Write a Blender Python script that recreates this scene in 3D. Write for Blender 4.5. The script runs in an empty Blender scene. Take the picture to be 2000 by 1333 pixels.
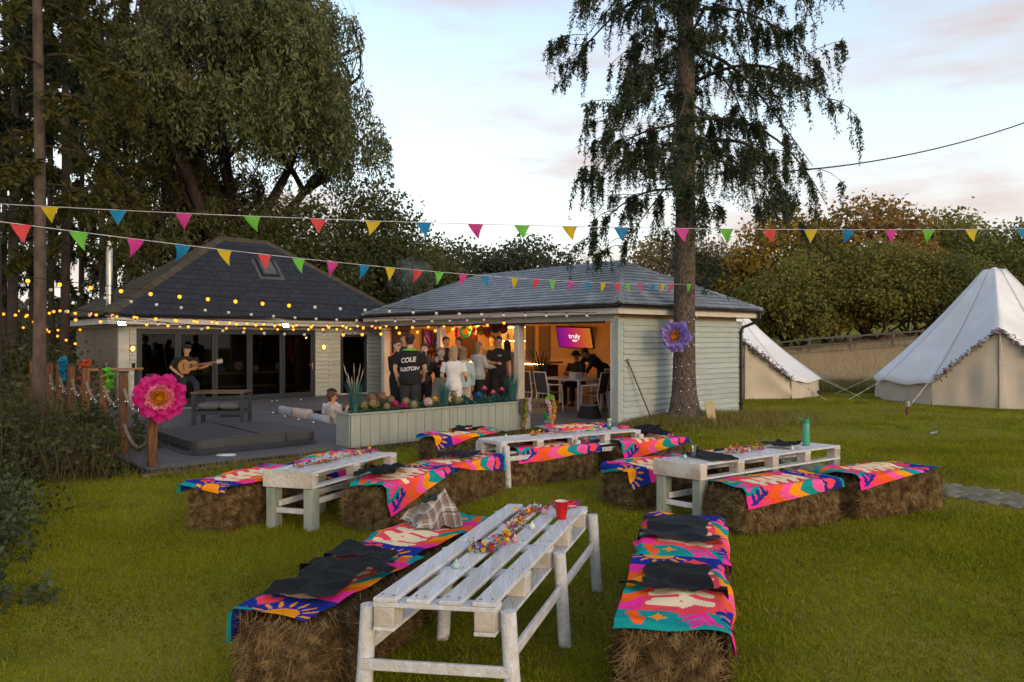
import bpy, bmesh, math, random
import numpy as np
from mathutils import Vector, Matrix, Euler
from mathutils.bvhtree import BVHTree

R = math.radians
random.seed(7)
rng = np.random.default_rng(7)
scene = bpy.context.scene
COL = scene.collection

# ------------------------------------------------------------------ camera
F, H, HZ = 1450.0, 1.8, 662.0            # focal length in photo pixels, eye height, horizon row
cam = bpy.data.cameras.new('camera')
cam.sensor_width = 36.0
cam.lens = 36.0 * F / 2000.0
cam.clip_start = 0.1
cam.clip_end = 2000.0
camo = bpy.data.objects.new('camera', cam)
COL.objects.link(camo)
camo.location = (0, 0, H)
camo.rotation_euler = (R(90) - math.atan((666.5 - HZ) / F), 0, 0)
scene.camera = camo

# ------------------------------------------------------------------ sky, sun, exposure
SUN_EL, SUN_AZ = R(10.0), R(150.0)           # low evening sun behind the camera, veiled
world = bpy.data.worlds.new('World')
scene.world = world
world.use_nodes = True
wn, wl = world.node_tree.nodes, world.node_tree.links
wn.clear()
w_out = wn.new('ShaderNodeOutputWorld')
w_bg = wn.new('ShaderNodeBackground')
w_sky = wn.new('ShaderNodeTexSky')
w_sky.sky_type = 'NISHITA'
w_sky.sun_disc = False
w_sky.sun_elevation = SUN_EL
w_sky.sun_rotation = SUN_AZ
w_sky.altitude = 100
w_sky.air_density = 1.2
w_sky.dust_density = 3.2
w_sky.ozone_density = 1.8
w_bg.inputs['Strength'].default_value = 0.15
# thin high veil plus a few evening clouds, laid out in the sky's own directions
w_tc = wn.new('ShaderNodeTexCoord')
w_map = wn.new('ShaderNodeMapping')
w_map.inputs['Scale'].default_value = (1.0, 1.0, 4.2)
w_map.inputs['Location'].default_value = (4.1, 0.2, 2.25)
wl.new(w_tc.outputs['Generated'], w_map.inputs['Vector'])
w_no = wn.new('ShaderNodeTexNoise')
w_no.inputs['Scale'].default_value = 2.6
w_no.inputs['Detail'].default_value = 7
w_no.inputs['Roughness'].default_value = 0.55
wl.new(w_map.outputs['Vector'], w_no.inputs['Vector'])
w_cr = wn.new('ShaderNodeValToRGB')
w_cr.color_ramp.elements[0].position = 0.47
w_cr.color_ramp.elements[0].color = (0, 0, 0, 1)
w_cr.color_ramp.elements[1].position = 0.69
w_cr.color_ramp.elements[1].color = (1, 1, 1, 1)
wl.new(w_no.outputs['Fac'], w_cr.inputs['Fac'])
w_veil = wn.new('ShaderNodeMixRGB')
w_veil.inputs['Color2'].default_value = (3.1, 3.05, 3.0, 1)
w_sep = wn.new('ShaderNodeSeparateXYZ')
wl.new(w_tc.outputs['Generated'], w_sep.inputs[0])
w_el = wn.new('ShaderNodeMapRange')                 # the veil thickens towards the horizon all round
w_el.inputs['From Min'].default_value = 0.0
w_el.inputs['From Max'].default_value = 0.5
w_el.inputs['To Min'].default_value = 0.82
w_el.inputs['To Max'].default_value = 0.10
wl.new(w_sep.outputs['Z'], w_el.inputs['Value'])
wl.new(w_el.outputs[0], w_veil.inputs['Fac'])
wl.new(w_sky.outputs['Color'], w_veil.inputs['Color1'])
w_mx = wn.new('ShaderNodeMixRGB')
w_mx.inputs['Color2'].default_value = (1.85, 1.38, 1.27, 1)
w_mul = wn.new('ShaderNodeMath')
w_mul.operation = 'MULTIPLY'
w_mul.inputs[1].default_value = 1.0
wl.new(w_cr.outputs['Color'], w_mul.inputs[0])
wl.new(w_mul.outputs[0], w_mx.inputs['Fac'])
wl.new(w_veil.outputs['Color'], w_mx.inputs['Color1'])
wl.new(w_mx.outputs['Color'], w_bg.inputs['Color'])
wl.new(w_bg.outputs['Background'], w_out.inputs['Surface'])

sun = bpy.data.lights.new('sun', 'SUN')
sun.energy = 0.2
sun.angle = R(12.0)
sun.color = (1.0, 0.62, 0.34)
suno = bpy.data.objects.new('sun', sun)
COL.objects.link(suno)
sdir = Vector((math.sin(SUN_AZ) * math.cos(SUN_EL), math.cos(SUN_AZ) * math.cos(SUN_EL), math.sin(SUN_EL)))
suno.rotation_euler = sdir.to_track_quat('Z', 'Y').to_euler()
suno.location = sdir * 60

vs = scene.view_settings
vs.view_transform = 'Standard'
vs.look = 'None'
vs.gamma = 1.0
vs.use_curve_mapping = False
vs.exposure = 1.45
scene.render.engine = 'CYCLES'
scene.cycles.use_denoising = True
scene.cycles.max_bounces = 6
scene.cycles.diffuse_bounces = 2
scene.cycles.transparent_max_bounces = 12
scene.cycles.sample_clamp_indirect = 4.0
scene.cycles.caustics_reflective = False
scene.cycles.caustics_refractive = False

# ------------------------------------------------------------------ helpers: place
def at(px, py, z=0.0):
    """Ground-plane (height z) point seen at a photograph pixel."""
    d = F * (H - z) / (py - HZ)
    return Vector(((px - 1000.0) / F * d, d, z))

def atd(px, py, d):
    """Point at depth d seen at a photograph pixel."""
    return Vector(((px - 1000.0) / F * d, d, H - (py - HZ) / F * d))

TH = math.atan2(0.660, 0.751)                       # the buildings' grid
UX, VX = Vector((math.cos(TH), math.sin(TH), 0)), Vector((-math.sin(TH), math.cos(TH), 0))
C0 = Vector((2.13, 15.09, 0))                        # near corner of the bar building
def S(u, v, z=0.0):
    return C0 + UX * u + VX * v + Vector((0, 0, z))
def uv_of(p):
    d = Vector((p[0], p[1], 0)) - C0
    return d.dot(UX), d.dot(VX)

# ------------------------------------------------------------------ helpers: materials
MATS = {}
def pm(name, c1, c2=None, scale=6.0, rough=0.75, bump=0.0, bscale=None, stretch=(1, 1, 1), metallic=0.0,
       spec=0.3, rand=0.0, coord='Object', detail=5.0, sheen=0.0, objcol=False, lo=0.35, hi=0.65, c3=None, s3=1.0):
    """Noise-varied principled material. c1/c2 mixed by noise, c3 by a second broader noise."""
    if name in MATS:
        return MATS[name]
    m = bpy.data.materials.new(name)
    m.use_nodes = True
    n, l = m.node_tree.nodes, m.node_tree.links
    b = n['Principled BSDF']
    b.inputs['Roughness'].default_value = rough
    b.inputs['Metallic'].default_value = metallic
    b.inputs['Specular IOR Level'].default_value = spec
    if sheen:
        b.inputs['Sheen Weight'].default_value = sheen
    c2 = c2 or tuple(x * 0.72 for x in c1)
    tc = n.new('ShaderNodeTexCoord')
    if coord == 'World':
        geo = n.new('ShaderNodeNewGeometry'); src = geo.outputs['Position']
    else:
        src = tc.outputs[coord]
    mp = n.new('ShaderNodeMapping'); mp.inputs['Scale'].default_value = stretch
    l.new(src, mp.inputs['Vector'])
    oi = n.new('ShaderNodeObjectInfo')
    off = n.new('ShaderNodeVectorMath'); off.operation = 'ADD'
    comb = n.new('ShaderNodeCombineXYZ')
    mm = n.new('ShaderNodeMath'); mm.operation = 'MULTIPLY'; mm.inputs[1].default_value = 37.0
    l.new(oi.outputs['Random'], mm.inputs[0])
    for k in range(3): l.new(mm.outputs[0], comb.inputs[k])
    l.new(mp.outputs['Vector'], off.inputs[0])
    if coord != 'World': l.new(comb.outputs[0], off.inputs[1])
    no = n.new('ShaderNodeTexNoise')
    no.inputs['Scale'].default_value = scale; no.inputs['Detail'].default_value = detail
    l.new(off.outputs[0], no.inputs['Vector'])
    cr = n.new('ShaderNodeValToRGB')
    cr.color_ramp.elements[0].position = lo; cr.color_ramp.elements[0].color = (*c1, 1)
    cr.color_ramp.elements[1].position = hi; cr.color_ramp.elements[1].color = (*c2, 1)
    l.new(no.outputs['Fac'], cr.inputs['Fac'])
    col = cr.outputs['Color']
    if c3:
        n3 = n.new('ShaderNodeTexNoise'); n3.inputs['Scale'].default_value = s3; n3.inputs['Detail'].default_value = 4
        l.new(off.outputs[0], n3.inputs['Vector'])
        r3 = n.new('ShaderNodeValToRGB'); r3.color_ramp.elements[0].position = 0.42; r3.color_ramp.elements[1].position = 0.62
        l.new(n3.outputs['Fac'], r3.inputs['Fac'])
        x3 = n.new('ShaderNodeMixRGB'); x3.inputs['Color2'].default_value = (*c3, 1)
        l.new(r3.outputs['Color'], x3.inputs['Fac']); l.new(col, x3.inputs['Color1']); col = x3.outputs['Color']
    if rand:
        mr = n.new('ShaderNodeMapRange'); mr.inputs['To Min'].default_value = 1 - rand; mr.inputs['To Max'].default_value = 1 + rand
        l.new(oi.outputs['Random'], mr.inputs['Value'])
        hs = n.new('ShaderNodeHueSaturation'); l.new(mr.outputs[0], hs.inputs['Value']); l.new(col, hs.inputs['Color']); col = hs.outputs['Color']
    if objcol:
        mo = n.new('ShaderNodeMixRGB'); mo.blend_type = 'MULTIPLY'; mo.inputs['Fac'].default_value = 1
        l.new(col, mo.inputs['Color1']); l.new(oi.outputs['Color'], mo.inputs['Color2']); col = mo.outputs['Color']
    l.new(col, b.inputs['Base Color'])
    if bump:
        bn = n.new('ShaderNodeTexNoise'); bn.inputs['Scale'].default_value = bscale or scale * 4; bn.inputs['Detail'].default_value = 4
        l.new(off.outputs[0], bn.inputs['Vector'])
        bu = n.new('ShaderNodeBump'); bu.inputs['Strength'].default_value = bump; bu.inputs['Distance'].default_value = 0.02
        l.new(bn.outputs['Fac'], bu.inputs['Height']); l.new(bu.outputs['Normal'], b.inputs['Normal'])
    MATS[name] = m
    return m

def emat(name, col, strength, base=None):
    if name in MATS: return MATS[name]
    m = bpy.data.materials.new(name); m.use_nodes = True
    b = m.node_tree.nodes['Principled BSDF']
    b.inputs['Base Color'].default_value = (*(base or col), 1)
    b.inputs['Emission Color'].default_value = (*col, 1)
    b.inputs['Emission Strength'].default_value = strength
    MATS[name] = m
    return m

def leafmat(name, c1, c2, c3=None, trans=0.3, scale=0.9, objcol=False, s3=None):
    """Foliage: diffuse + translucent, varied leaf to leaf and bough to bough."""
    if name in MATS: return MATS[name]
    m = pm(name, c1, c2, scale=scale, rough=0.6, spec=0.25, c3=c3, s3=s3 or scale * 7, objcol=objcol, lo=0.3, hi=0.7)
    n, l = m.node_tree.nodes, m.node_tree.links
    b = n['Principled BSDF']; out = n['Material Output']
    src = b.inputs['Base Color'].links[0].from_socket
    t = n.new('ShaderNodeBsdfTranslucent'); l.new(src, t.inputs['Color'])
    mx = n.new('ShaderNodeMixShader'); mx.inputs[0].default_value = trans
    l.new(b.outputs[0], mx.inputs[1]); l.new(t.outputs[0], mx.inputs[2]); l.new(mx.outputs[0], out.inputs['Surface'])
    return m

def glassmat(name, tint=(0.75, 0.8, 0.8), refl=0.12):
    if name in MATS: return MATS[name]
    m = bpy.data.materials.new(name); m.use_nodes = True
    n, l = m.node_tree.nodes, m.node_tree.links
    n.remove(n['Principled BSDF'])
    t = n.new('ShaderNodeBsdfTransparent'); t.inputs['Color'].default_value = (*tint, 1)
    g = n.new('ShaderNodeBsdfGlossy'); g.inputs['Roughness'].default_value = 0.02
    fr = n.new('ShaderNodeFresnel'); fr.inputs['IOR'].default_value = 1.3
    ad = n.new('ShaderNodeMath'); ad.operation = 'ADD'; ad.inputs[1].default_value = refl
    l.new(fr.outputs[0], ad.inputs[0])
    mx = n.new('ShaderNodeMixShader'); l.new(ad.outputs[0], mx.inputs[0])
    l.new(t.outputs[0], mx.inputs[1]); l.new(g.outputs[0], mx.inputs[2])
    l.new(mx.outputs[0], n['Material Output'].inputs['Surface'])
    MATS[name] = m
    return m

# ------------------------------------------------------------------ helpers: objects
def tag(o, label=None, cat=None, group=None, kind=None):
    if label: o['label'] = label
    if cat: o['category'] = cat
    if group: o['group'] = group
    if kind: o['kind'] = kind
    return o

def thing(name, label, cat, loc=(0, 0, 0), rotz=0.0, group=None):
    o = bpy.data.objects.new(name, None)
    o.empty_display_size = 0.1
    COL.objects.link(o)
    o.location = loc
    o.rotation_euler = (0, 0, rotz)
    return tag(o, label, cat, group)

def site(name, label, cat, group=None):
    """A thing laid out in the buildings' grid: local x = u, local y = v."""
    return thing(name, label, cat, C0, TH, group)

def link(name, me, mats, parent=None, loc=None, rot=None, kind=None):
    o = bpy.data.objects.new(name, me)
    COL.objects.link(o)
    if mats is not None and len(me.materials) == 0:
        for m in (mats if isinstance(mats, (list, tuple)) else [mats]): me.materials.append(m)
    if parent: o.parent = parent
    if loc is not None: o.location = loc
    if rot is not None: o.rotation_euler = rot
    if kind: o['kind'] = kind
    return o

def copy_tree(o, parent=None):
    c = o.copy(); COL.objects.link(c); c.parent = parent
    for ch in o.children: copy_tree(ch, c)
    return c

def fast_mesh(name, verts, faces, smooth=False, matidx=None):
    """Mesh from arrays; faces (M,k) with one k."""
    verts = np.asarray(verts, dtype=np.float32).reshape(-1, 3)
    faces = np.asarray(faces, dtype=np.int32)
    me = bpy.data.meshes.new(name)
    k = faces.shape[1]
    me.vertices.add(len(verts)); me.vertices.foreach_set('co', verts.ravel())
    me.loops.add(faces.size); me.loops.foreach_set('vertex_index', faces.ravel())
    me.polygons.add(len(faces))
    me.polygons.foreach_set('loop_start', np.arange(0, faces.size, k, dtype=np.int32))
    try: me.polygons.foreach_set('loop_total', np.full(len(faces), k, dtype=np.int32))
    except Exception: pass
    if matidx is not None: me.polygons.foreach_set('material_index', np.asarray(matidx, dtype=np.int32))
    me.polygons.foreach_set('use_smooth', np.full(len(faces), smooth, dtype=bool))
    me.update(calc_edges=True)
    return me

class MB:
    """Collects boxes, tubes, lathes and polygons into one mesh."""
    def __init__(s): s.v, s.f, s.m, s.sm = [], [], [], []
    def add(s, vs, fs, mi=0, smooth=False, M=None):
        o = len(s.v)
        for p in vs: s.v.append(tuple(M @ Vector(p)) if M else tuple(p))
        for f in fs: s.f.append(tuple(i + o for i in f)); s.m.append(mi); s.sm.append(smooth)
        return s
    def box(s, c, d, rot=None, mi=0, bev=0.0):
        x, y, z = d[0] / 2, d[1] / 2, d[2] / 2
        M = Matrix.Translation(c)
        if rot is not None: M = M @ (Euler(rot).to_matrix().to_4x4() if not isinstance(rot, Matrix) else rot.to_4x4())
        if not bev:
            vs = [(i * x, j * y, k * z) for k in (-1, 1) for j in (-1, 1) for i in (-1, 1)]
            fs = [(0, 2, 3, 1), (4, 5, 7, 6), (0, 1, 5, 4), (2, 6, 7, 3), (0, 4, 6, 2), (1, 3, 7, 5)]
            return s.add(vs, fs, mi, False, M)
        b = min(bev, x * .9, y * .9, z * .9)
        vs, idx = [], {}
        for i in (-1, 1):
            for j in (-1, 1):
                for k in (-1, 1):
                    for a in range(3):
                        p = [i * x, j * y, k * z]
                        for q in range(3):
                            if q != a: p[q] -= (i, j, k)[q] * b
                        idx[(i, j, k, a)] = len(vs); vs.append(p)
        fs = []
        for a in range(3):
            o1, o2 = [q for q in range(3) if q != a]
            for sg in (-1, 1):
                q4 = []
                for (p1, p2) in ((-1, -1), (1, -1), (1, 1), (-1, 1)):
                    t = [0, 0, 0]; t[a] = sg; t[o1] = p1; t[o2] = p2
                    q4.append(idx[(*t, a)])
                if (sg > 0) != (a != 1): q4 = q4[::-1]
                fs.append(q4)
        for a in range(3):
            o1, o2 = [q for q in range(3) if q != a]
            for p1 in (-1, 1):
                for p2 in (-1, 1):
                    t0 = [0, 0, 0]; t0[o1] = p1; t0[o2] = p2
                    ta = list(t0); ta[a] = -1; tb = list(t0); tb[a] = 1
                    q4 = [idx[(*ta, o1)], idx[(*tb, o1)], idx[(*tb, o2)], idx[(*ta, o2)]]
                    fs.append(q4)
        for i in (-1, 1):
            for j in (-1, 1):
                for k in (-1, 1):
                    fs.append([idx[(i, j, k, a)] for a in range(3)])
        return s.add(vs, fs, mi, False, M)
    def span(s, lo, hi, mi=0, bev=0.0):
        c = [(a + b) / 2 for a, b in zip(lo, hi)]
        return s.box(c, [abs(b - a) for a, b in zip(lo, hi)], None, mi, bev)
    def bar(s, a, b, w, h, mi=0, up=(0, 0, 1), bev=0.0):
        a, b = Vector(a), Vector(b)
        y = (b - a); L = y.length; y.normalize()
        x = y.cross(Vector(up))
        if x.length < 1e-4: x = Vector((1, 0, 0))
        x.normalize(); z = x.cross(y)
        return s.box((a + b) / 2, (w, L, h), Matrix((x, y, z)).transposed(), mi, bev)
    def tube(s, pts, rad, n=8, mi=0, caps=True, smooth=True, sq=1.0):
        pts = [Vector(p) for p in pts]
        if not isinstance(rad, (list, tuple)): rad = [rad] * len(pts)
        vs, fs = [], []
        up = None
        for i, p in enumerate(pts):
            t = (pts[min(i + 1, len(pts) - 1)] - pts[max(i - 1, 0)]).normalized()
            if up is None:
                up = Vector((0, 0, 1)) if abs(t.z) < 0.9 else Vector((1, 0, 0))
            x = t.cross(up)
            if x.length < 1e-5: x = t.orthogonal()
            x.normalize(); y = x.cross(t).normalized(); up = y
            for k in range(n):
                a = 2 * math.pi * k / n
                vs.append(p + (x * math.cos(a) + y * math.sin(a) * sq) * rad[i])
        for i in range(len(pts) - 1):
            for k in range(n):
                k2 = (k + 1) % n
                fs.append((i * n + k, i * n + k2, (i + 1) * n + k2, (i + 1) * n + k))
        s.add(vs, fs, mi, smooth)
        if caps:
            e = len(pts) - 1
            s.add(vs[:n], [tuple(range(n))], mi); s.add(vs[e * n:], [tuple(reversed(range(n)))], mi)
        return s
    def lathe(s, prof, c=(0, 0, 0), n=16, mi=0, smooth=True, sx=1.0, sy=1.0, M=None):
        vs, fs = [], []
        for (r, z) in prof:
            for k in range(n):
                a = 2 * math.pi * k / n
                vs.append((c[0] + r * math.cos(a) * sx, c[1] + r * math.sin(a) * sy, c[2] + z))
        for i in range(len(prof) - 1):
            for k in range(n):
                k2 = (k + 1) % n
                fs.append((i * n + k, i * n + k2, (i + 1) * n + k2, (i + 1) * n + k))
        s.add(vs, fs, mi, smooth, M)
        return s
    def ball(s, c, r, n=10, mi=0, sx=1, sy=1, sz=1):
        prof = [(max(1e-4, math.sin(math.pi * i / n)) * r, -math.cos(math.pi * i / n) * r * sz) for i in range(n + 1)]
        return s.lathe(prof, c, n + 2, mi, True, sx, sy)
    def poly(s, pts, mi=0): return s.add(pts, [tuple(range(len(pts)))], mi)
    def prism(s, pts2, z0, z1, mi=0, M=None):
        n = len(pts2)
        vs = [(x, y, z0) for x, y in pts2] + [(x, y, z1) for x, y in pts2]
        fs = [tuple(reversed(range(n))), tuple(range(n, 2 * n))] + [(i, (i + 1) % n, n + (i + 1) % n, n + i) for i in range(n)]
        return s.add(vs, fs, mi, False, M)
    def warp(s, fn): s.v = [tuple(fn(Vector(p))) for p in s.v]; return s
    def mesh(s, name):
        me = bpy.data.meshes.new(name)
        me.from_pydata(s.v, [], s.f)
        me.polygons.foreach_set('material_index', s.m)
        me.polygons.foreach_set('use_smooth', s.sm)
        me.update()
        return me
    def build(s, name, mats, parent=None, loc=None, rot=None, kind=None):
        return link(name, s.mesh(name), mats, parent, loc, rot, kind)

def sag_pts(a, b, sag, n=12):
    a, b = Vector(a), Vector(b)
    return [a.lerp(b, i / n) - Vector((0, 0, sag * 4 * (i / n) * (1 - i / n))) for i in range(n + 1)]

def noise_fn(seed, k=6, fmin=1.0, fmax=6.0):
    """Cheap smooth 3-D noise as a sum of sines (numpy)."""
    g = np.random.default_rng(seed)
    fr = g.normal(size=(k, 3)); fr /= np.linalg.norm(fr, axis=1)[:, None]
    fr *= g.uniform(fmin, fmax, size=(k, 1)); ph = g.uniform(0, 6.28, k)
    def f(p): return np.sin(np.asarray(p) @ fr.T + ph).mean(axis=1) * 1.6
    return f

def text_mesh(txt, size, bold=0.0, shear=0.0, spacing=1.0, extr=0.0):
    cu = bpy.data.curves.new('lettering', 'FONT')
    cu.body = txt; cu.size = size; cu.offset = bold; cu.shear = shear; cu.space_character = spacing
    cu.align_x = 'CENTER'; cu.align_y = 'CENTER'; cu.extrude = extr; cu.resolution_u = 4
    o = bpy.data.objects.new('lettering', cu); COL.objects.link(o)
    dg = bpy.context.evaluated_depsgraph_get()
    me = bpy.data.meshes.new_from_object(o.evaluated_get(dg))
    bpy.data.objects.remove(o); me.name = 'lettering'
    return me

def remesh(mb, vox, smooth_it=2):
    """Fuse the collected pieces into one continuous skin."""
    me = mb.mesh('tmp')
    o = bpy.data.objects.new('tmp', me); COL.objects.link(o)
    md = o.modifiers.new('r', 'REMESH'); md.mode = 'VOXEL'; md.voxel_size = vox; md.use_smooth_shade = True
    if smooth_it:
        ms = o.modifiers.new('s', 'SMOOTH'); ms.factor = 0.5; ms.iterations = smooth_it
    dg = bpy.context.evaluated_depsgraph_get()
    out = bpy.data.meshes.new_from_object(o.evaluated_get(dg))
    bpy.data.objects.remove(o); bpy.data.meshes.remove(me)
    return out
# ================================================================== GROUND
TREE = Vector((3.62, 15.55, 0))                       # the big spruce
DU0, DV0, DV1 = -8.75, 0.45, 10.42                    # decking: left edge, front edge, back edge
PIT = (-4.45, -1.9, 3.5, 6.4)                         # sunken seating

def sstep(a, b, x):
    t = np.clip((x - a) / (b - a), 0, 1)
    return t * t * (3 - 2 * t)

nz_a = noise_fn(3, 8, 0.25, 1.1)
def hgt(x, y):
    x = np.asarray(x, dtype=float); y = np.asarray(y, dtype=float)
    sh = x.shape
    p = np.stack([x.ravel(), y.ravel(), np.zeros(x.size)], 1)
    n = nz_a(p).reshape(sh)
    h = 0.018 * n
    h = h + sstep(25, 42, y) * np.clip(0.42 + 0.115 * (x - 14), 0.0, 3.0) * sstep(6, 12, x)
    h = h + sstep(44, 120, y) * 1.2
    r = np.hypot(x - TREE.x - 0.25, (y - TREE.y - 0.1) * 1.1)
    h = h + 0.17 * np.exp(-(r / 1.25) ** 2)
    h = h + sstep(-7.5, -9.5, x) * 0.25 * sstep(20, 12, y)
    return h
def hz(x, y): return float(hgt(np.array([x]), np.array([y]))[0])

def np_uv(x, y):
    dx, dy = x - C0.x, y - C0.y
    return dx * UX.x + dy * UX.y, dx * VX.x + dy * VX.y

xs = np.concatenate([np.linspace(-300, -40, 14), np.linspace(-36, -15, 10), np.arange(-14, 22, 0.3), np.linspace(23, 45, 14), np.linspace(55, 300, 12)])
ys = np.concatenate([np.linspace(-40, 0, 8), np.arange(1.0, 34, 0.3), np.linspace(35, 60, 20), np.linspace(66, 420, 16)])
gx, gy = np.meshgrid(xs, ys)
gz = hgt(gx, gy)
gu, gv = np_uv(gx, gy)
under = ((gu > DU0 + .45) & (gu < 0.5) & (gv > DV0 + .45) & (gv < DV1 - .3)) | ((gu > 0.4) & (gu < 4.1) & (gv > 0.45) & (gv < 8.4))
gz = np.where(under, -0.75, gz)
nx, ny = len(xs), len(ys)
ii, jj = np.meshgrid(np.arange(nx - 1), np.arange(ny - 1))
q = (jj * nx + ii).ravel()
faces = np.stack([q, q + 1, q + nx + 1, q + nx], 1)
M_lawn = pm('lawn_soil_and_turf', (0.19, 0.205, 0.007), (0.055, 0.066, 0.005), scale=2.2, rough=0.95, bump=0.9, bscale=55, coord='World',
            spec=0.05, c3=(0.23, 0.20, 0.035), s3=0.55, detail=8)
me = fast_mesh('ground', np.stack([gx, gy, gz], 2), faces, True)
tag(link('ground', me, M_lawn), kind='structure')

# ---------------------------------------------------------------- blades
def blades(px, py, pz, hmin, hmax, w, lean, seed, segs=1):
    g = np.random.default_rng(seed)
    n = len(px)
    a = g.uniform(0, 6.283, n); L = g.uniform(hmin, hmax, n)
    b = g.uniform(0, 6.283, n); le = g.uniform(0.1, lean, n) * L
    base = np.stack([px, py, pz - 0.004], 1)
    side = np.stack([np.cos(a), np.sin(a), np.zeros(n)], 1) * (w * g.uniform(.6, 1.3, n))[:, None]
    tip = base + np.stack([np.cos(b) * le, np.sin(b) * le, L], 1)
    v = np.stack([base - side, base + side, tip], 1).reshape(-1, 3)
    f = np.arange(n * 3).reshape(-1, 3)
    return v, f

PATH_A, PATH_B, PATH_W = Vector((3.55, 11.05, 0)), Vector((6.55, 6.85, 0)), 0.86
pdv = (PATH_B - PATH_A).normalized(); pnv = Vector((-pdv.y, pdv.x, 0))
def lawn_ok(x, y):
    u, v = np_uv(x, y)
    ok = ~((u > DU0 - .06) & (u < 0.05) & (v > DV0 - .08) & (v < 10.6))
    ok &= ~((u > -0.1) & (u < 4.65) & (v > -0.06) & (v < 9.0))
    ok &= ~((u > -6.8) & (u < 1.5) & (v > 10.4))
    dx, dy = x - PATH_A.x, y - PATH_A.y
    al, ac = dx * pdv.x + dy * pdv.y, np.abs(dx * pnv.x + dy * pnv.y)
    ok &= ~((al > -0.05) & (ac < PATH_W / 2 + 0.0))
    ok &= (np.hypot(x - TREE.x, y - TREE.y) > 0.42)
    return ok
patch = noise_fn(21, 10, 0.3, 2.2)
def scatter(n, y0, y1, seed):
    g = np.random.default_rng(seed)
    y = np.sqrt(g.uniform(y0 ** 2, y1 ** 2, n)); y = y + g.normal(0, .07, n) * y
    x = g.uniform(-0.78, 0.78, n) * y
    k = lawn_ok(x, y)
    return x[k], y[k]
V, Fc, off = [], [], 0
for (n, y0, y1, h0, h1, w, ln, sd) in ((125000, 3.0, 7.2, .014, .050, .0045, 1.1, 1), (135000, 5.6, 13, .016, .055, .0072, 1.1, 2),
                                       (90000, 10.5, 27, .02, .06, .013, .9, 3)):
    x, y = scatter(n, y0, y1, sd)
    pn = patch(np.stack([x, y, x * 0], 1))
    v, f = blades(x, y, hgt(x, y), h0, h1, w, ln, sd)
    v = v.reshape(-1, 3, 3); v[:, 2, 2] += np.clip(pn, -.8, 1) * .014; v = v.reshape(-1, 3)
    V.append(v); Fc.append(f + off); off += len(v)
M_blade = leafmat('grass_blades', (0.24, 0.26, 0.006), (0.058, 0.078, 0.003), c3=(0.32, 0.30, 0.03), trans=0.35, scale=0.9, s3=70)
M_blade.node_tree.nodes['Principled BSDF'].inputs['Specular IOR Level'].default_value = .03
tag(link('lawn_grass', fast_mesh('lawn_grass', np.concatenate(V), np.concatenate(Fc)), M_blade),
    'short mossy mown lawn grass across the foreground', 'grass', kind='stuff')

g = np.random.default_rng(17)                          # bits of straw dropped round the bales
n = 1300
yy = np.sqrt(g.uniform(3.4 ** 2, 11.5 ** 2, n)); xx = g.uniform(-.45, .62, n) * yy
k = lawn_ok(xx, yy); xx, yy = xx[k], yy[k]; n = len(xx)
an = g.uniform(0, 6.283, n); Ln = g.uniform(.012, .045, n); c = np.stack([xx, yy, hgt(xx, yy) + g.uniform(.02, .045, n)], 1)
dn = np.stack([np.cos(an), np.sin(an), g.normal(0, .15, n)], 1) * Ln[:, None]; sn = np.stack([-np.sin(an), np.cos(an), np.zeros(n)], 1) * .0014
tag(link('straw_litter', fast_mesh('straw_litter', np.stack([c - dn - sn, c - dn + sn, c + dn + sn, c + dn - sn], 1).reshape(-1, 3), np.arange(n * 4).reshape(-1, 4)), pm('straw_litter', (.34, .27, .15), (.24, .18, .09), rough=.9, scale=3)), 'loose straw scattered on the lawn round the bales', 'straw', kind='stuff')

# rough uncut grass on the mound round the spruce and along the walls and deck edge
def tuft_area(pts, n, h0, h1, w, seed):
    g = np.random.default_rng(seed)
    px, py = [], []
    for (cx, cy, sx, sy, k) in pts:
        px.append(g.normal(cx, sx, int(n * k))); py.append(g.normal(cy, sy, int(n * k)))
    px, py = np.concatenate(px), np.concatenate(py)
    k = lawn_ok(px, py); px, py = px[k], py[k]
    return blades(px, py, hgt(px, py), h0, h1, w, 1.1, seed)
areas = [(TREE.x + .1, TREE.y - .5, .7, .4, .5), (TREE.x + 1.4, TREE.y + .7, .7, .5, .45), (TREE.x + 2.3, TREE.y + 1.6, .6, .5, .3), (TREE.x - .9, TREE.y - .35, .4, .25, .25)]
for u in np.arange(-8.6, -0.2, 0.45):
    p = S(u, DV0 - 0.12); areas.append((p.x, p.y, .16, .1, .02 + .02 * random.random()))
for v in np.arange(0.1, 4.5, 0.4):
    p = S(v, -0.12); areas.append((p.x, p.y, .18, .09, .025))
v, f = tuft_area(areas, 9000, .05, .19, .006, 31)
M_rough = leafmat('uncut_grass', (0.17, 0.165, 0.022), (0.10, 0.105, 0.016), c3=(0.28, 0.22, 0.08), trans=0.25, scale=1.5)
tag(link('uncut_grass', fast_mesh('uncut_grass', v, f), M_rough), 'long tufty uncut grass round the spruce and deck edge', 'grass', kind='stuff')

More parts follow.
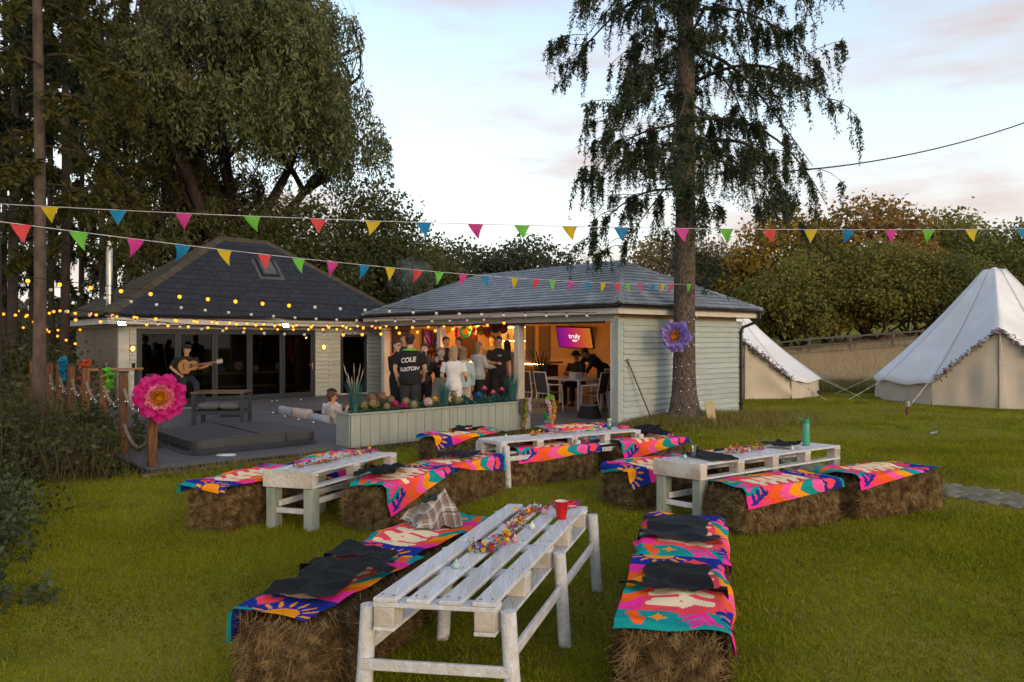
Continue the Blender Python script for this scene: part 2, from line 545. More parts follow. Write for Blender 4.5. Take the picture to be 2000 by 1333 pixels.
# tall dry meadow beyond the tents
g = np.random.default_rng(5)
n = 105000
y = g.uniform(27, 52, n); x = g.uniform(0.24, 0.82, n) * y
fx = 7 + (y - 27) * 0.0
k = x > fx; x, y = x[k], y[k]
v, f = blades(x, y, hgt(x, y), .25, .62, .012, .4, 6)
M_meadow = leafmat('dry_meadow', (0.62, 0.49, 0.33), (0.48, 0.37, 0.24), c3=(0.42, 0.34, 0.18), trans=0.3, scale=0.5)
tag(link('meadow_grass', fast_mesh('meadow_grass', v, f), M_meadow), 'tall dry straw coloured meadow grass behind the tents', 'grass', kind='stuff')
y = g.uniform(24.5, 28.0, 26000); x = g.uniform(0.30, 0.62, 26000) * y
v, f = blades(x, y, hgt(x, y), .12, .42, .010, .5, 9)
tag(link('verge_grass', fast_mesh('verge_grass', v, f), M_rough), 'green rank grass verge between lawn and dry meadow', 'grass', kind='stuff')
# dry meadow glimpsed between the trunks on the left
y = g.uniform(34, 60, 26000); x = g.uniform(-0.78, -0.5, 26000) * y
v, f = blades(x, y, hgt(x, y), .5, 1.1, .03, .3, 8)
tag(link('meadow_grass', fast_mesh('meadow_grass_far', v, f), M_meadow), 'tan dry field seen between the tree trunks on the left', 'grass', kind='stuff')

# ---------------------------------------------------------------- paved path of setts
M_bed = pm('path_bedding', (0.10, 0.085, 0.055), (0.06, 0.06, 0.03), scale=18, rough=0.95, coord='World')
M_sett = pm('path_sett', (0.20, 0.18, 0.165), (0.13, 0.12, 0.11), scale=9, rough=0.9, bump=0.4, rand=0.22, c3=(0.14, 0.15, 0.07), s3=5)
b = MB()
L = (PATH_B - PATH_A).length
nb = 24
for i in range(nb):
    a0, a1 = L * i / nb, L * (i + 1) / nb
    qd = []
    for (al, ac) in ((a0, -1), (a1, -1), (a1, 1), (a0, 1)):
        p = PATH_A + pdv * al + pnv * (ac * PATH_W / 2); qd.append((p.x, p.y, hz(p.x, p.y) + 0.006))
    b.poly(qd[::-1] if (Vector(qd[1]) - Vector(qd[0])).cross(Vector(qd[3]) - Vector(qd[0])).z < 0 else qd)
path = b.build('path', M_bed); tag(path, kind='structure')
sm = MB().box((0, 0, 0), (0.196, 0.096, 0.03), bev=0.008).mesh('sett'); sm.materials.append(M_sett)
ang = math.atan2(pdv.y, pdv.x)
cnt = 0
row = 0
al = 0.1
while al < L - 0.1 and cnt < 295:
    acs = np.arange(-PATH_W / 2 + 0.1 + (0.1 if row % 2 else 0), PATH_W / 2 - 0.05, 0.203)
    for ac in acs:
        p = PATH_A + pdv * al + pnv * float(ac)
        o = bpy.data.objects.new('sett', sm); COL.objects.link(o); o.parent = path
        o.location = (p.x, p.y, hz(p.x, p.y) + 0.006 + random.uniform(-.004, .004))
        o.rotation_euler = (random.gauss(0, .02), random.gauss(0, .02), ang + R(90) + random.gauss(0, .015)); cnt += 1
    al += 0.1035 if L > 0 else 1
    row += 1

# ---------------------------------------------------------------- decking
M_deck = pm('deck_composite', (0.095, 0.10, 0.115), (0.07, 0.075, 0.087), scale=3, stretch=(1, 14, 14), rough=0.6, bump=0.25, bscale=20, rand=0.12, spec=0.35)
M_dark = pm('black_timber', (0.022, 0.022, 0.025), (0.012, 0.012, 0.013), scale=6, rough=0.6)
M_sleeper = pm('sleeper', (0.17, 0.135, 0.095), (0.10, 0.08, 0.06), scale=4, stretch=(1, 8, 8), rough=0.9, bump=0.5)
deck = site('deck', None, None); tag(deck, kind='structure')
w = 0.142
v = DV0 + w / 2
lens = {}
def board(u0, u1, v):
    Lb = round(u1 - u0, 2)
    if Lb not in lens:
        lens[Lb] = MB().box((0, 0, 0), (Lb - .006, w - .007, 0.026), bev=.004).mesh('deck_board'); lens[Lb].materials.append(M_deck)
    o = bpy.data.objects.new('deck_board', lens[Lb]); COL.objects.link(o); o.parent = deck
    o.location = ((u0 + u1) / 2, v, 0.1 - .013 + random.uniform(-.0015, .0015))
r = 0
while v < DV1 - w / 2:
    if PIT[2] < v < PIT[3]:
        board(DU0 + .15, PIT[0], v); board(PIT[1], 0.0, v)
    else:
        cut = -4.6 + (1.1 if r % 2 else -0.9)
        board(DU0 + .15, cut, v); board(cut, 0.0, v)
    v += w; r += 1
o = MB().box((0, 0, 0), (.145, DV1 - DV0, .026), bev=.004).build('deck_board', M_deck, deck, (DU0 + .0725, (DV0 + DV1) / 2, .1 - .013))
b = MB().span((DU0 - .02, DV0 - .03, -.0), (0.0, DV0 - .004, .092)).span((DU0 - .03, DV0 - .03, 0), (DU0 - .004, DV1, .092))
b.build('fascia_board', M_dark, deck)
MB().span((DU0 - .10, DV0 - .12, -.08), (-5.7, DV0 - .04, .055), bev=.01).build('edging_sleeper', M_sleeper, deck)
MB().span((DU0, DV0, .03), (PIT[0], DV1, .05)).span((PIT[1], DV0, .03), (0, DV1, .05)).span((PIT[0], DV0, .03), (PIT[1], PIT[2], .05)).span((PIT[0], PIT[3], .03), (PIT[1], DV1, .05)).build('subframe', M_dark, deck)
# sunken seating pit
b = MB()
b.span((PIT[0] - .04, PIT[2] - .04, -.60), (PIT[0], PIT[3] + .04, .07)).span((PIT[1], PIT[2] - .04, -.60), (PIT[1] + .04, PIT[3] + .04, .07))
b.span((PIT[0], PIT[2] - .04, -.60), (PIT[1], PIT[2], .07)).span((PIT[0], PIT[3], -.60), (PIT[1], PIT[3] + .04, .07)).span((PIT[0], PIT[2], -.64), (PIT[1], PIT[3], -.60))
b.build('pit_lining', M_dark, deck)
# ================================================================== BUILDINGS
M_sage = pm('sage_painted_siding', (0.37, 0.415, 0.41), (0.31, 0.35, 0.345), scale=2.5, stretch=(1, 6, 6), rough=0.6, bump=0.15, rand=0.05, c3=(0.40, 0.44, 0.41), s3=1.2)
M_sage2 = pm('pale_green_shiplap', (0.37, 0.43, 0.43), (0.31, 0.365, 0.365), scale=2.5, stretch=(1, 6, 6), rough=0.6, bump=0.15, rand=0.05, c3=(0.36, 0.43, 0.43), s3=1.4)
M_cream = pm('cream_paint', (0.62, 0.58, 0.53), (0.52, 0.48, 0.44), scale=3, rough=0.55, bump=0.1)
M_white = pm('white_trim', (0.52, 0.55, 0.55), (0.43, 0.455, 0.455), scale=4, rough=0.5)
M_frame = pm('anthracite_frame', (0.030, 0.040, 0.052), (0.022, 0.03, 0.04), scale=8, rough=0.4)
M_slate = pm('slate', (0.165, 0.195, 0.24), (0.115, 0.14, 0.175), scale=7, rough=0.42, bump=0.25, rand=0.3, spec=0.5, c3=(0.20, 0.225, 0.26), s3=3)
M_slate2 = pm('fibre_slate', (0.030, 0.036, 0.050), (0.023, 0.028, 0.040), scale=6, rough=0.65, bump=0.2, rand=0.12, spec=0.2)
M_slate3 = pm('mossy_slate', (0.055, 0.054, 0.052), (0.038, 0.037, 0.036), scale=6, rough=0.7, bump=0.3, rand=0.2, c3=(0.10, 0.085, 0.035), s3=2.2)
M_hip = pm('hip_tile', (0.075, 0.068, 0.064), (0.05, 0.046, 0.044), scale=9, rough=0.85, bump=0.4, rand=0.15, c3=(0.065, 0.056, 0.036), s3=4)
M_gut = pm('black_gutter', (0.014, 0.014, 0.016), (0.010, 0.010, 0.012), scale=5, rough=0.35)
M_inner = pm('warm_plaster', (0.50, 0.34, 0.19), (0.45, 0.30, 0.165), scale=2, rough=0.8)
M_floor = pm('grey_floor', (0.14, 0.14, 0.15), (0.10, 0.10, 0.11), scale=4, stretch=(1, 9, 9), rough=0.5, bump=0.2)
M_brown = pm('dark_brown_panel', (0.075, 0.040, 0.022), (0.05, 0.028, 0.016), scale=5, stretch=(6, 6, 1), rough=0.6)
M_oak = pm('oak', (0.30, 0.17, 0.075), (0.21, 0.115, 0.05), scale=4, stretch=(1, 8, 8), rough=0.55, bump=0.2)
M_black = pm('matt_black', (0.016, 0.016, 0.017), (0.010, 0.010, 0.011), scale=6, rough=0.6)
M_steel = pm('brushed_steel', (0.55, 0.56, 0.58), (0.42, 0.43, 0.45), scale=4, stretch=(8, 8, 1), rough=0.28, metallic=1.0)
M_glass = glassmat('window_glass', (0.50, 0.54, 0.55), 0.0)

def clip_poly(poly, conv):
    """Sutherland-Hodgman, conv counter-clockwise."""
    out = poly
    for i in range(len(conv)):
        a, b = conv[i], conv[(i + 1) % len(conv)]
        ex, ey = b[0] - a[0], b[1] - a[1]
        side = lambda p: ex * (p[1] - a[1]) - ey * (p[0] - a[0])
        nw = []
        for j in range(len(out)):
            p, q2 = out[j], out[(j + 1) % len(out)]
            sp, sq = side(p), side(q2)
            if sp >= 0: nw.append(p)
            if (sp >= 0) != (sq >= 0):
                t = sp / (sp - sq); nw.append((p[0] + (q2[0] - p[0]) * t, p[1] + (q2[1] - p[1]) * t))
        out = nw
        if len(out) < 3: return []
    return out

def slate_face(roof, pts, gauge, width, mat, limit, base_loc, name='slate', t=.017):
    """Cover a planar roof face with overlapping slates: whole ones single, cut ones and the rest joined."""
    P = [Vector(p) for p in pts]
    ex = (P[1] - P[0]).normalized()
    nrm = ex.cross(P[2] - P[1]).normalized()
    if nrm.z < 0: nrm = -nrm
    ey = nrm.cross(ex).normalized()
    if ey.z < 0: ey = -ey
    two = [((p - P[0]).dot(ex), (p - P[0]).dot(ey)) for p in P]
    ar = sum(two[i][0] * two[(i + 1) % len(two)][1] - two[(i + 1) % len(two)][0] * two[i][1] for i in range(len(two)))
    if ar < 0: two = two[::-1]
    x0, x1 = min(p[0] for p in two), max(p[0] for p in two)
    y1 = max(p[1] for p in two)
    tilt = t / gauge
    full = MB()
    hw, hl = width / 2 - .006, gauge / 2
    vsx = [(-hw, -hl, t * 2), (hw, -hl, t * 2), (hw, hl, t), (-hw, hl, t), (-hw, -hl, 0), (hw, -hl, 0), (hw, hl, -.002), (-hw, hl, -.002)]
    fcs = [(0, 1, 2, 3), (4, 5, 1, 0), (5, 6, 2, 1), (7, 4, 0, 3)]
    full.add(vsx, fcs)
    fm = full.mesh(name); fm.materials.append(mat)
    Rm = Matrix((ex, ey, nrm)).transposed()
    cand, rest = [], MB()
    row = 0; y = 0.0
    while y < y1:
        x = x0 - (width / 2 if row % 2 else 0)
        while x < x1:
            rect = [(x + .006, y), (x + width - .006, y), (x + width - .006, min(y + gauge, y1 + 1)), (x + .006, min(y + gauge, y1 + 1))]
            c = clip_poly(rect, two)
            if len(c) >= 3:
                a = abs(sum(c[i][0] * c[(i + 1) % len(c)][1] - c[(i + 1) % len(c)][0] * c[i][1] for i in range(len(c)))) / 2
                if a > 0.985 * (width - .012) * gauge: cand.append((x + width / 2, y + gauge / 2))
                elif a > 1e-4:
                    hh = lambda p: t * 2 - (p[1] - y) * tilt
                    top = [P[0] + ex * p[0] + ey * p[1] + nrm * (hh(p) + random.uniform(0, .001)) for p in c]
                    bot = [P[0] + ex * p[0] + ey * p[1] for p in c]
                    k = len(c)
                    rest.add(top + bot, [tuple(range(k))] + [(i + k, (i + 1) % k + k, (i + 1) % k, i) for i in range(k)])
            x += width
        y += gauge; row += 1
    def world_d(c): return (S(*(P[0] + ex * c[0] + ey * c[1])) - Vector((0, 0, H))).length
    cand.sort(key=world_d)
    for i, c in enumerate(cand):
        loc = P[0] + ex * c[0] + ey * c[1]
        jr = Rm.to_4x4() @ Euler((random.gauss(0, .004), random.gauss(0, .004), random.gauss(0, .006))).to_matrix().to_4x4()
        M = Matrix.Translation(loc) @ jr
        if i < limit:
            o = bpy.data.objects.new(name, fm); COL.objects.link(o); o.parent = roof; o.matrix_basis = M
        else:
            rest.add([M @ Vector(p) for p in vsx], fcs)
    if rest.v: rest.build('slate_courses', mat, roof, kind='stuff')

def hip_caps(roof, a, b, n1, n2, step, wing, mat, name='hip_tile', thick=.02, lift=.03):
    a, b = Vector(a), Vector(b); d = (b - a); L = d.length; d.normalize()
    n1, n2 = Vector(n1).normalized(), Vector(n2).normalized()
    w1 = n1.cross(d).normalized(); w2 = n2.cross(d).normalized()
    if w1.dot(n2) > 0: w1 = -w1
    if w2.dot(n1) > 0: w2 = -w2
    up = (n1 + n2).normalized()
    k = max(1, int(L / step)); st = L / k
    mb = MB()
    prof = [w1 * wing + n1 * lift * .4, w1 * wing * .5 + n1 * lift * .9, up * lift * 1.5, w2 * wing * .5 + n2 * lift * .9, w2 * wing + n2 * lift * .4]
    vs = []
    for q in (0, 1):
        for dz in (0, 1):
            for p in prof:
                vs.append(p + d * (st * 1.04 * q) + up * ((thick * (1.0 if q == 0 else 0.1)) - thick * dz))
    np_ = len(prof)
    fs = []
    for i in range(np_ - 1):
        fs += [(i, i + 1, 2 * np_ + i + 1, 2 * np_ + i), (np_ + i, i, i + 1, np_ + i + 1)[::1]]
    fs += [(0, 2 * np_, 3 * np_, np_), (np_ - 1, 2 * np_ - 1, 4 * np_ - 1, 3 * np_ - 1)]
    mb.add(vs, fs)
    me = mb.mesh(name); me.materials.append(mat)
    for i in range(k):
        o = bpy.data.objects.new(name, me); COL.objects.link(o); o.parent = roof
        o.location = a + d * (st * i)

def siding(wall, axis, fixed, a0, a1, z0, z1, gauge, mat, out, name='siding_board'):
    """Overlapping horizontal boards; axis 0 runs along u, axis 1 along v; out = outward sign on the other axis."""
    k = int(round((z1 - z0) / gauge)); gauge = (z1 - z0) / k
    L = a1 - a0
    t0, t1 = .036, .006
    vs = []
    for x in (-L / 2, L / 2):
        for (d, z) in ((0, 0), (t0, 0), (t0, .006), (t1, gauge - .002), (0, gauge - .002)):
            vs.append((x, d * out, z) if axis == 0 else (d * out, x, z))
    fs = [(0, 1, 2, 3, 4), (9, 8, 7, 6, 5)] + [(i, (i + 1) % 5, (i + 1) % 5 + 5, i + 5) for i in range(5)]
    me = MB().add(vs, fs).mesh(name); me.materials.append(mat)
    for i in range(k):
        o = bpy.data.objects.new(name, me); COL.objects.link(o); o.parent = wall
        z = z0 + i * gauge
        o.location = ((a0 + a1) / 2, fixed, z) if axis == 0 else (fixed, (a0 + a1) / 2, z)

def gutter(parent, a, b, r=.055):
    a, b = Vector(a), Vector(b); d = (b - a).normalized(); x = d.cross(Vector((0, 0, 1))).normalized()
    vs, fs = [], []
    n = 8
    for p in (a, b):
        for rr in (r, r - .008):
            for k in range(n + 1):
                t = math.pi * k / n
                vs.append(p + x * (math.cos(t) * rr) - Vector((0, 0, math.sin(t) * rr)))
    m = n + 1
    for k in range(n):
        fs += [(k, k + 1, 2 * m + k + 1, 2 * m + k), (m + k + 1, m + k, 3 * m + k, 3 * m + k + 1)]
    fs += [(0, 2 * m, 3 * m, m), (n, m + n, 3 * m + n, 2 * m + n)]
    for s0 in (0, 2 * m):
        fs += [tuple(range(s0, s0 + m))]
    return MB().add(vs, fs, 0, True).build('gutter', M_gut, parent)

# ------------------------------------------------------------------ bar building (open front)
PD, PL, PT = 4.6, 9.15, 2.22          # depth u, length v, wall plate
EU0, EU1, EV0, EV1, EZ, AZ = -.32, 5.02, -.32, 9.62, 2.50, 3.66
pav = site('bar_building', 'pale green open fronted bar building with low hipped slate roof', 'building')
MB().span((0.02, 0.02, -.1), (PD - .02, PL - .02, .098)).build('floor', M_floor, pav)
sw = MB().span((0.04, 0.0, -.05), (PD, .10, PT)).build('side_wall', M_sage2, pav)
siding(sw, 0, -.002, 0.19, PD - .12, 0.03, PT - .02, 0.122, M_sage2, -1)
for (a, b) in ((0.0, .17), (PD - .11, PD + .03)): MB().span((a, -.035, -.05), (b, .12, PT)).build('corner_board', M_sage2, pav)
MB().span((PD - .1, .12, -.05), (PD, PL, 2.46)).build('back_wall', M_inner, pav)
MB().span((.1, PL - .1, -.05), (PD - .1, PL, 2.46)).build('end_wall', M_inner, pav)
MB().span((0.20, .101, .1), (PD - .1, .12, 2.40)).build('inner_lining', M_inner, pav)
MB().span((.14, .12, 2.40), (PD - .1, PL - .1, 2.44)).build('ceiling', pm('ceiling_board', (.62, .52, .42), rough=.7, scale=2), pav)
for v in (0.12, 3.08, 6.19, 8.98):
    d = .17 if v > .2 else .12
    o = MB().span((0, v - d / 2, .098), (.2, v + d / 2, 2.16), bev=.008).build('post', M_cream, pav)
MB().span((-.01, .05, 2.16), (.14, PL, 2.40), bev=.005).build('header_beam', M_cream, pav)
MB().span((-.05, .3, 2.125), (-.012, PL - .2, 2.165)).build('blind_rail', M_black, pav)
# soffit + fascia + roof
b = MB()
b.span((EU0 + .02, EV0 + .02, 2.30), (EU0 + .05, EV1 - .02, 2.47)).span((EU0 + .05, EV0 + .02, 2.30), (EU1 - .05, EV0 + .05, 2.47))
b.span((EU1 - .05, EV0 + .02, 2.30), (EU1 - .02, EV1 - .02, 2.47)).span((EU0 + .05, EV1 - .05, 2.30), (EU1 - .05, EV1 - .02, 2.47))
b.build('fascia', M_cream, pav)
b = MB().span((EU0 + .05, EV0 + .05, 2.32), (-.01, EV1 - .05, 2.335)).span((-.01, EV0 + .05, 2.32), (EU1 - .05, -.04, 2.335)).span((PD + .001, -.04, 2.32), (EU1 - .05, EV1 - .05, 2.335))
b.build('soffit', M_cream, pav)
ca, cb_, cc, cd = (EU0, EV0, EZ), (EU1, EV0, EZ), (EU1, EV1, EZ), (EU0, EV1, EZ)
hip = 2.2
mu = (EU0 + EU1) / 2
r1, r2 = (mu, EV0 + hip, AZ), (mu, EV1 - hip, AZ)
roof = MB().add([ca, cb_, cc, cd, r1, r2], [(0, 4, 5, 3), (0, 1, 4), (1, 2, 5, 4), (2, 3, 5), (3, 2, 1, 0)]).build('roof', M_gut, pav)
slate_face(roof, [cd, ca, r1, r2], .185, .30, M_slate, 215, None)
slate_face(roof, [ca, cb_, r1], .185, .30, M_slate, 85, None)
def fn(a, b, c):
    n = (Vector(b) - Vector(a)).cross(Vector(c) - Vector(a)).normalized()
    return n if n.z > 0 else -n
nf, ns, nb_, nk = fn(cd, ca, r1), fn(ca, cb_, r1), fn(cb_, cc, r2), fn(cc, cd, r2)
hip_caps(roof, ca, r1, nf, ns, .185, .115, M_slate, thick=.022)
hip_caps(roof, cb_, r1, ns, nb_, .185, .10, M_slate, thick=.018)
hip_caps(roof, cd, r2, nf, nk, .30, .10, M_slate, thick=.018)
hip_caps(roof, r2, r1, nf, nb_, .30, .10, M_slate, 'ridge_tile', thick=.018)
gutter(pav, (EU0 - .04, EV1, 2.475), (EU0 - .04, EV0 - .05, 2.475)); gutter(pav, (EU0 - .06, EV0 - .04, 2.472), (EU1 + .06, EV0 - .04, 2.472))
MB().tube([(PD + .22, EV0 - .04, 2.43), (PD + .22, EV0 - .04, 2.26), (PD + .16, EV0 + .04, 2.19), (PD - .02, EV0 + .23, 2.08), (PD - .08, EV0 + .26, 1.98), (PD - .08, EV0 + .26, .04)], .036, 10).build('downpipe', M_gut, pav)
for z in (1.95, 1.1, .2): MB().span((PD - .13, -.1, z), (PD - .03, -.02, z + .035)).build('pipe_bracket', M_gut, pav)

# ------------------------------------------------------------------ bar building: inside
EW = PL - .1                                       # inner face of the end wall (v)
BW = PD - .1                                       # inner face of the back wall (u)
def inside(name, label, cat, group=None): return site(name, label, cat, group)
t = inside('wall_panel', 'dark brown panel on the orange end wall behind the standing guests', 'panel')
MB().span((.34, EW - .04, .9), (.98, EW - .002, 2.16), bev=.01).build('board', M_brown, t)
t = inside('wall_panel', 'dark brown panel behind the green paper fans', 'panel')
MB().span((2.85, EW - .04, .9), (3.6, EW - .002, 2.12), bev=.01).build('board', M_brown, t)
t = inside('window_mirror', 'black framed sunburst mirror on the orange end wall', 'mirror')
b = MB()
mu0, mu1, mz0, mz1 = 1.45, 2.10, 1.10, 2.06
for (p, q2) in (((mu0, mz0), (mu1, mz0)), ((mu0, mz1), (mu1, mz1)), ((mu0, mz0), (mu0, mz1)), ((mu1, mz0), (mu1, mz1))):
    b.bar((p[0], EW - .03, p[1]), (q2[0], EW - .03, q2[1]), .045, .045)
b.build('frame', M_black, t)
b = MB()
cx, cz = (mu0 + mu1) / 2, mz0 + .38
ring = [(cx + .11 * math.cos(a), EW - .03, cz + .11 * math.sin(a)) for a in np.linspace(0, 6.283, 17)]
b.tube(ring, .011, 6)
for k in range(12):
    a = k * math.pi / 6
    dx, dz = math.cos(a), math.sin(a)
    tt = min((mu1 - cx) / abs(dx) if abs(dx) > 1e-3 else 9, ((mz1 - cz) if dz > 0 else (cz - mz0)) / abs(dz) if abs(dz) > 1e-3 else 9)
    b.bar((cx + .11 * dx, EW - .03, cz + .11 * dz), (cx + tt * dx, EW - .03, cz + tt * dz), .018, .018)
b.build('lattice', M_black, t)
MB().span((mu0, EW - .012, mz0), (mu1, EW - .004, mz1)).build('mirror_glass', pm('mirror', (.75, .6, .45), rough=.08, metallic=1.0, scale=2), t)

M_warmled = emat('warm_led', (1.0, 0.50, 0.12), 14.0)
t = inside('bar_counter', 'dark bar counter with glowing warm light strip under its top', 'bar')
MB().span((2.45, 4.7, .1), (3.0, 8.7, 1.08)).build('counter_body', M_brown, t)
MB().span((2.32, 4.6, 1.12), (3.1, 8.75, 1.17), bev=.01).build('counter_top', M_oak, t)
MB().span((2.42, 4.72, 1.085), (2.448, 8.68, 1.11)).build('light_strip', M_warmled, t)
t = inside('bar_shelf', 'white bar shelves with warm strip light in the corner', 'shelves')
MB().span((BW - .3, 7.35, 2.18), (BW - .002, 8.55, 2.22)).build('shelf', M_cream, t)
for z in (.95, 1.35, 1.75): MB().span((BW - .3, 7.35, z), (BW - .002, 8.55, z + .035)).build('shelf', M_cream, t)
for v in (7.35, 8.52): MB().span((BW - .3, v, .95), (BW - .002, v + .035, 2.18)).build('side_panel', M_cream, t)
MB().span((BW - .29, 7.4, 1.715), (BW - .26, 8.5, 1.74)).span((BW - .29, 7.4, 2.15), (BW - .26, 8.5, 2.17)).build('light_strip', M_warmled, t)
M_bott = [pm('bottle_amber', (.16, .06, .012), rough=.15, spec=.6), pm('bottle_green', (.03, .10, .04), rough=.15, spec=.6), pm('bottle_clear', (.45, .45, .42), rough=.12, spec=.6)]
bp = [(0, .001), (.035, .001), (.036, .16), (.014, .21), (.013, .27), (.0, .27)]
for i in range(9):
    z = (.985, 1.385, 1.785)[i % 3]
    o = MB().lathe(bp, n=10).build('bottle', M_bott[(i * 2) % 3], None, S(BW - .15, 7.5 + .11 * i + .02 * (i % 2), z))
    tag(o, '%s %s bottle on the %s bar shelf' % (('right hand', 'middle', 'left hand')[i // 3], ('amber', 'clear', 'green')[i % 3], ('lowest', 'middle', 'upper')[i % 3]), 'bottle', 'bottles on the bar shelves')
t = inside('pendant_light', 'brass sunburst pendant lamp glowing under the bar ceiling', 'lamp')
pc = Vector((.75, 5.35, 2.2))
MB().tube([pc + Vector((0, 0, .2)), pc + Vector((0, 0, .03))], .012, 6).build('stem', M_black, t)
M_brass = pm('brass', (.75, .48, .16), (.6, .36, .1), rough=.3, metallic=1.0)
b = MB()
g = np.random.default_rng(4)
for k in range(46):
    d = Vector(g.normal(size=3)); d.normalize()
    if d.z > .25: d.z = -d.z
    b.tube([pc + d * .04, pc + d * g.uniform(.2, .3)], [.005, .004], 5)
b.build('spikes', M_brass, t)
MB().ball(pc, .055, 8).build('bulb', emat('pendant_bulb', (1.0, .55, .18), 60.0), t)
lp = bpy.data.lights.new('pendant_glow', 'POINT'); lp.energy = 32; lp.color = (1.0, .40, .08); lp.shadow_soft_size = .07
lo = bpy.data.objects.new('pendant_glow', lp); COL.objects.link(lo); lo.parent = t; lo.location = pc + Vector((0, 0, -.32))
for (u, v, e) in ((2.75, 7.9, 26), (3.6, 4.2, 1.5)):  # ceiling lamps added to warm the inner walls of the bar
    t = inside('added_fill_spot', 'added warm fill lamp on the ceiling over the %s of the bar' % ('counter' if v > 6 else 'television end'), 'lamp')
    MB().lathe([(.0, 2.398), (.05, 2.398), (.05, 2.375), (.04, 2.372)], (u, v, 0), 12).build('rim', M_steel, t)
    MB().lathe([(.0, 2.374), (.04, 2.374)], (u, v, 0), 12).build('lamp_glass', emat('added_fill_glass', (1.0, .55, .2), 30.0), t)
    lp = bpy.data.lights.new('added_fill_glow', 'POINT'); lp.energy = e; lp.color = (1.0, .38, .07); lp.shadow_soft_size = .05
    lo = bpy.data.objects.new('added_fill_glow', lp); COL.objects.link(lo); lo.parent = t; lo.location = (u, v, 2.25)

# television
def front_v(px, u):
    k = (px - 1000) / F
    return (C0.x + UX.x * u - k * (C0.y + UX.y * u)) / (k * VX.y - VX.x)
tvv = front_v(1122, BW - .3)
tv = thing('television', 'wall mounted television with a purple to orange screen', 'television', S(BW - .28, tvv, 1.84), TH + R(90))
# local x to viewer's left->right along -v, -y... face looks toward -u
tilt = Euler((R(-22), R(-2), R(16))).to_matrix().to_4x4()
def tvw(mb): return mb.warp(lambda p: tilt @ p)
tvw(MB().box((0, 0, 0), (1.16, .05, .68), bev=.01)).build('casing', M_black, tv)
m = bpy.data.materials.new('screen_gradient'); m.use_nodes = True; MATS['screen_gradient'] = m
n, l = m.node_tree.nodes, m.node_tree.links
tc = n.new('ShaderNodeTexCoord'); sx = n.new('ShaderNodeSeparateXYZ'); l.new(tc.outputs['UV'], sx.inputs[0])
cr = n.new('ShaderNodeValToRGB'); e = cr.color_ramp.elements
e[0].position = 0.0; e[0].color = (.16, .006, .22, 1); e[1].position = 1.0; e[1].color = (.50, .16, .01, 1)
k2 = e.new(.35); k2.color = (.42, .01, .16, 1); k3 = e.new(.65); k3.color = (.55, .05, .04, 1)
l.new(sx.outputs['X'], cr.inputs['Fac'])
bs = n['Principled BSDF']; bs.inputs['Base Color'].default_value = (.01, .01, .01, 1); bs.inputs['Roughness'].default_value = .25
l.new(cr.outputs['Color'], bs.inputs['Emission Color']); bs.inputs['Emission Strength'].default_value = 0.36
scr = MB().poly([(-.55, .0275, -.31), (-.55, .0275, .31), (.55, .0275, .31), (.55, .0275, -.31)])
scr.warp(lambda p: tilt @ p)
me = scr.mesh('screen'); uvl = me.uv_layers.new()
for i, c in enumerate(((1, 0), (1, 1), (0, 1), (0, 0))): uvl.data[i].uv = c
link('screen', me, m, tv)
M_scrw = emat('screen_white', (.85, .80, .78), 0.4)
for (txt, z, s_) in (('truly', .045, .2), ('FEST', -.10, .085)):
    me = text_mesh(txt, s_, bold=.004)
    for vtx in me.vertices:
        x, y, _ = vtx.co
        vtx.co = tilt @ Vector((-x, .031, y + z))
    link('lettering', me, M_scrw, tv)
MB().tube([(0, -.03, 0), (.05, -.16, 0)], .03, 8).build('wall_bracket', M_black, tv)
o = MB().box((0, 0, 0), (.09, .95, .07), bev=.02).build('soundbar', M_black, None, S(BW - .06, tvv - .1, 1.33), (0, 0, TH))
tag(o, 'long black soundbar mounted below the television', 'soundbar')
for (v0, v1, z0, z1, lb) in ((6.55, 7.05, .3, 2.2, 'tall grey brick effect panel left of the television'), (1.2, 2.0, .6, 2.1, 'dark tall panel at the right end of the back wall')):
    o = MB().span((-.02, v0, z0), (.0, v1, z1)).build('wall_panel', pm('panel_grey', (.20, .15, .10), (.11, .085, .06), scale=14, stretch=(1, 1, 5), rough=.8) if v0 > 5 else M_brown, None, S(BW - .005, 0, 0), (0, 0, TH))
    tag(o, lb, 'panel')

# paper fans hanging inside the front beam
def fan(loc, r, c_in, c_out, facing, name='paper_fan'):
    t = thing(name, None, None, loc, facing)
    n = 28
    vs = [(0, 0, 0)]
    for k in range(2 * n):
        a = math.pi * k / n; d = .010 if k % 2 else -.010
        vs.append((math.cos(a) * r * .5, d, math.sin(a) * r * .5))
    for k in range(2 * n):
        a = math.pi * k / n; d = .016 if k % 2 else -.016
        rr = r * (1.0 if k % 2 else .95)
        vs.append((math.cos(a) * rr, d, math.sin(a) * rr))
    m2 = 2 * n
    fs = [(0, 1 + k, 1 + (k + 1) % m2) for k in range(m2)]
    fs2 = [(1 + k, 1 + m2 + k, 1 + m2 + (k + 1) % m2, 1 + (k + 1) % m2) for k in range(m2)]
    b = MB().add(vs, fs2, 0); b.build('pleated_disc', c_out, t)
    MB().add(vs[:1 + m2], fs, 0).build('centre', c_in, t)
    MB().tube([(0, 0, r), (0, 0, max(r + .02, 2.16 - loc[2]))], .003, 4).build('thread', M_white, t)
    return t
def paper(name, c): return pm('paper_' + name, c, tuple(x * .75 for x in c), scale=9, rough=.8)
P_ = {k: paper(k, c) for k, c in dict(teal=(.02, .30, .22), lime=(.22, .42, .05), coral=(.55, .10, .07), yellow=(.62, .40, .06), pink=(.55, .10, .17), red=(.42, .03, .02), orange=(.75, .16, .02)).items()}
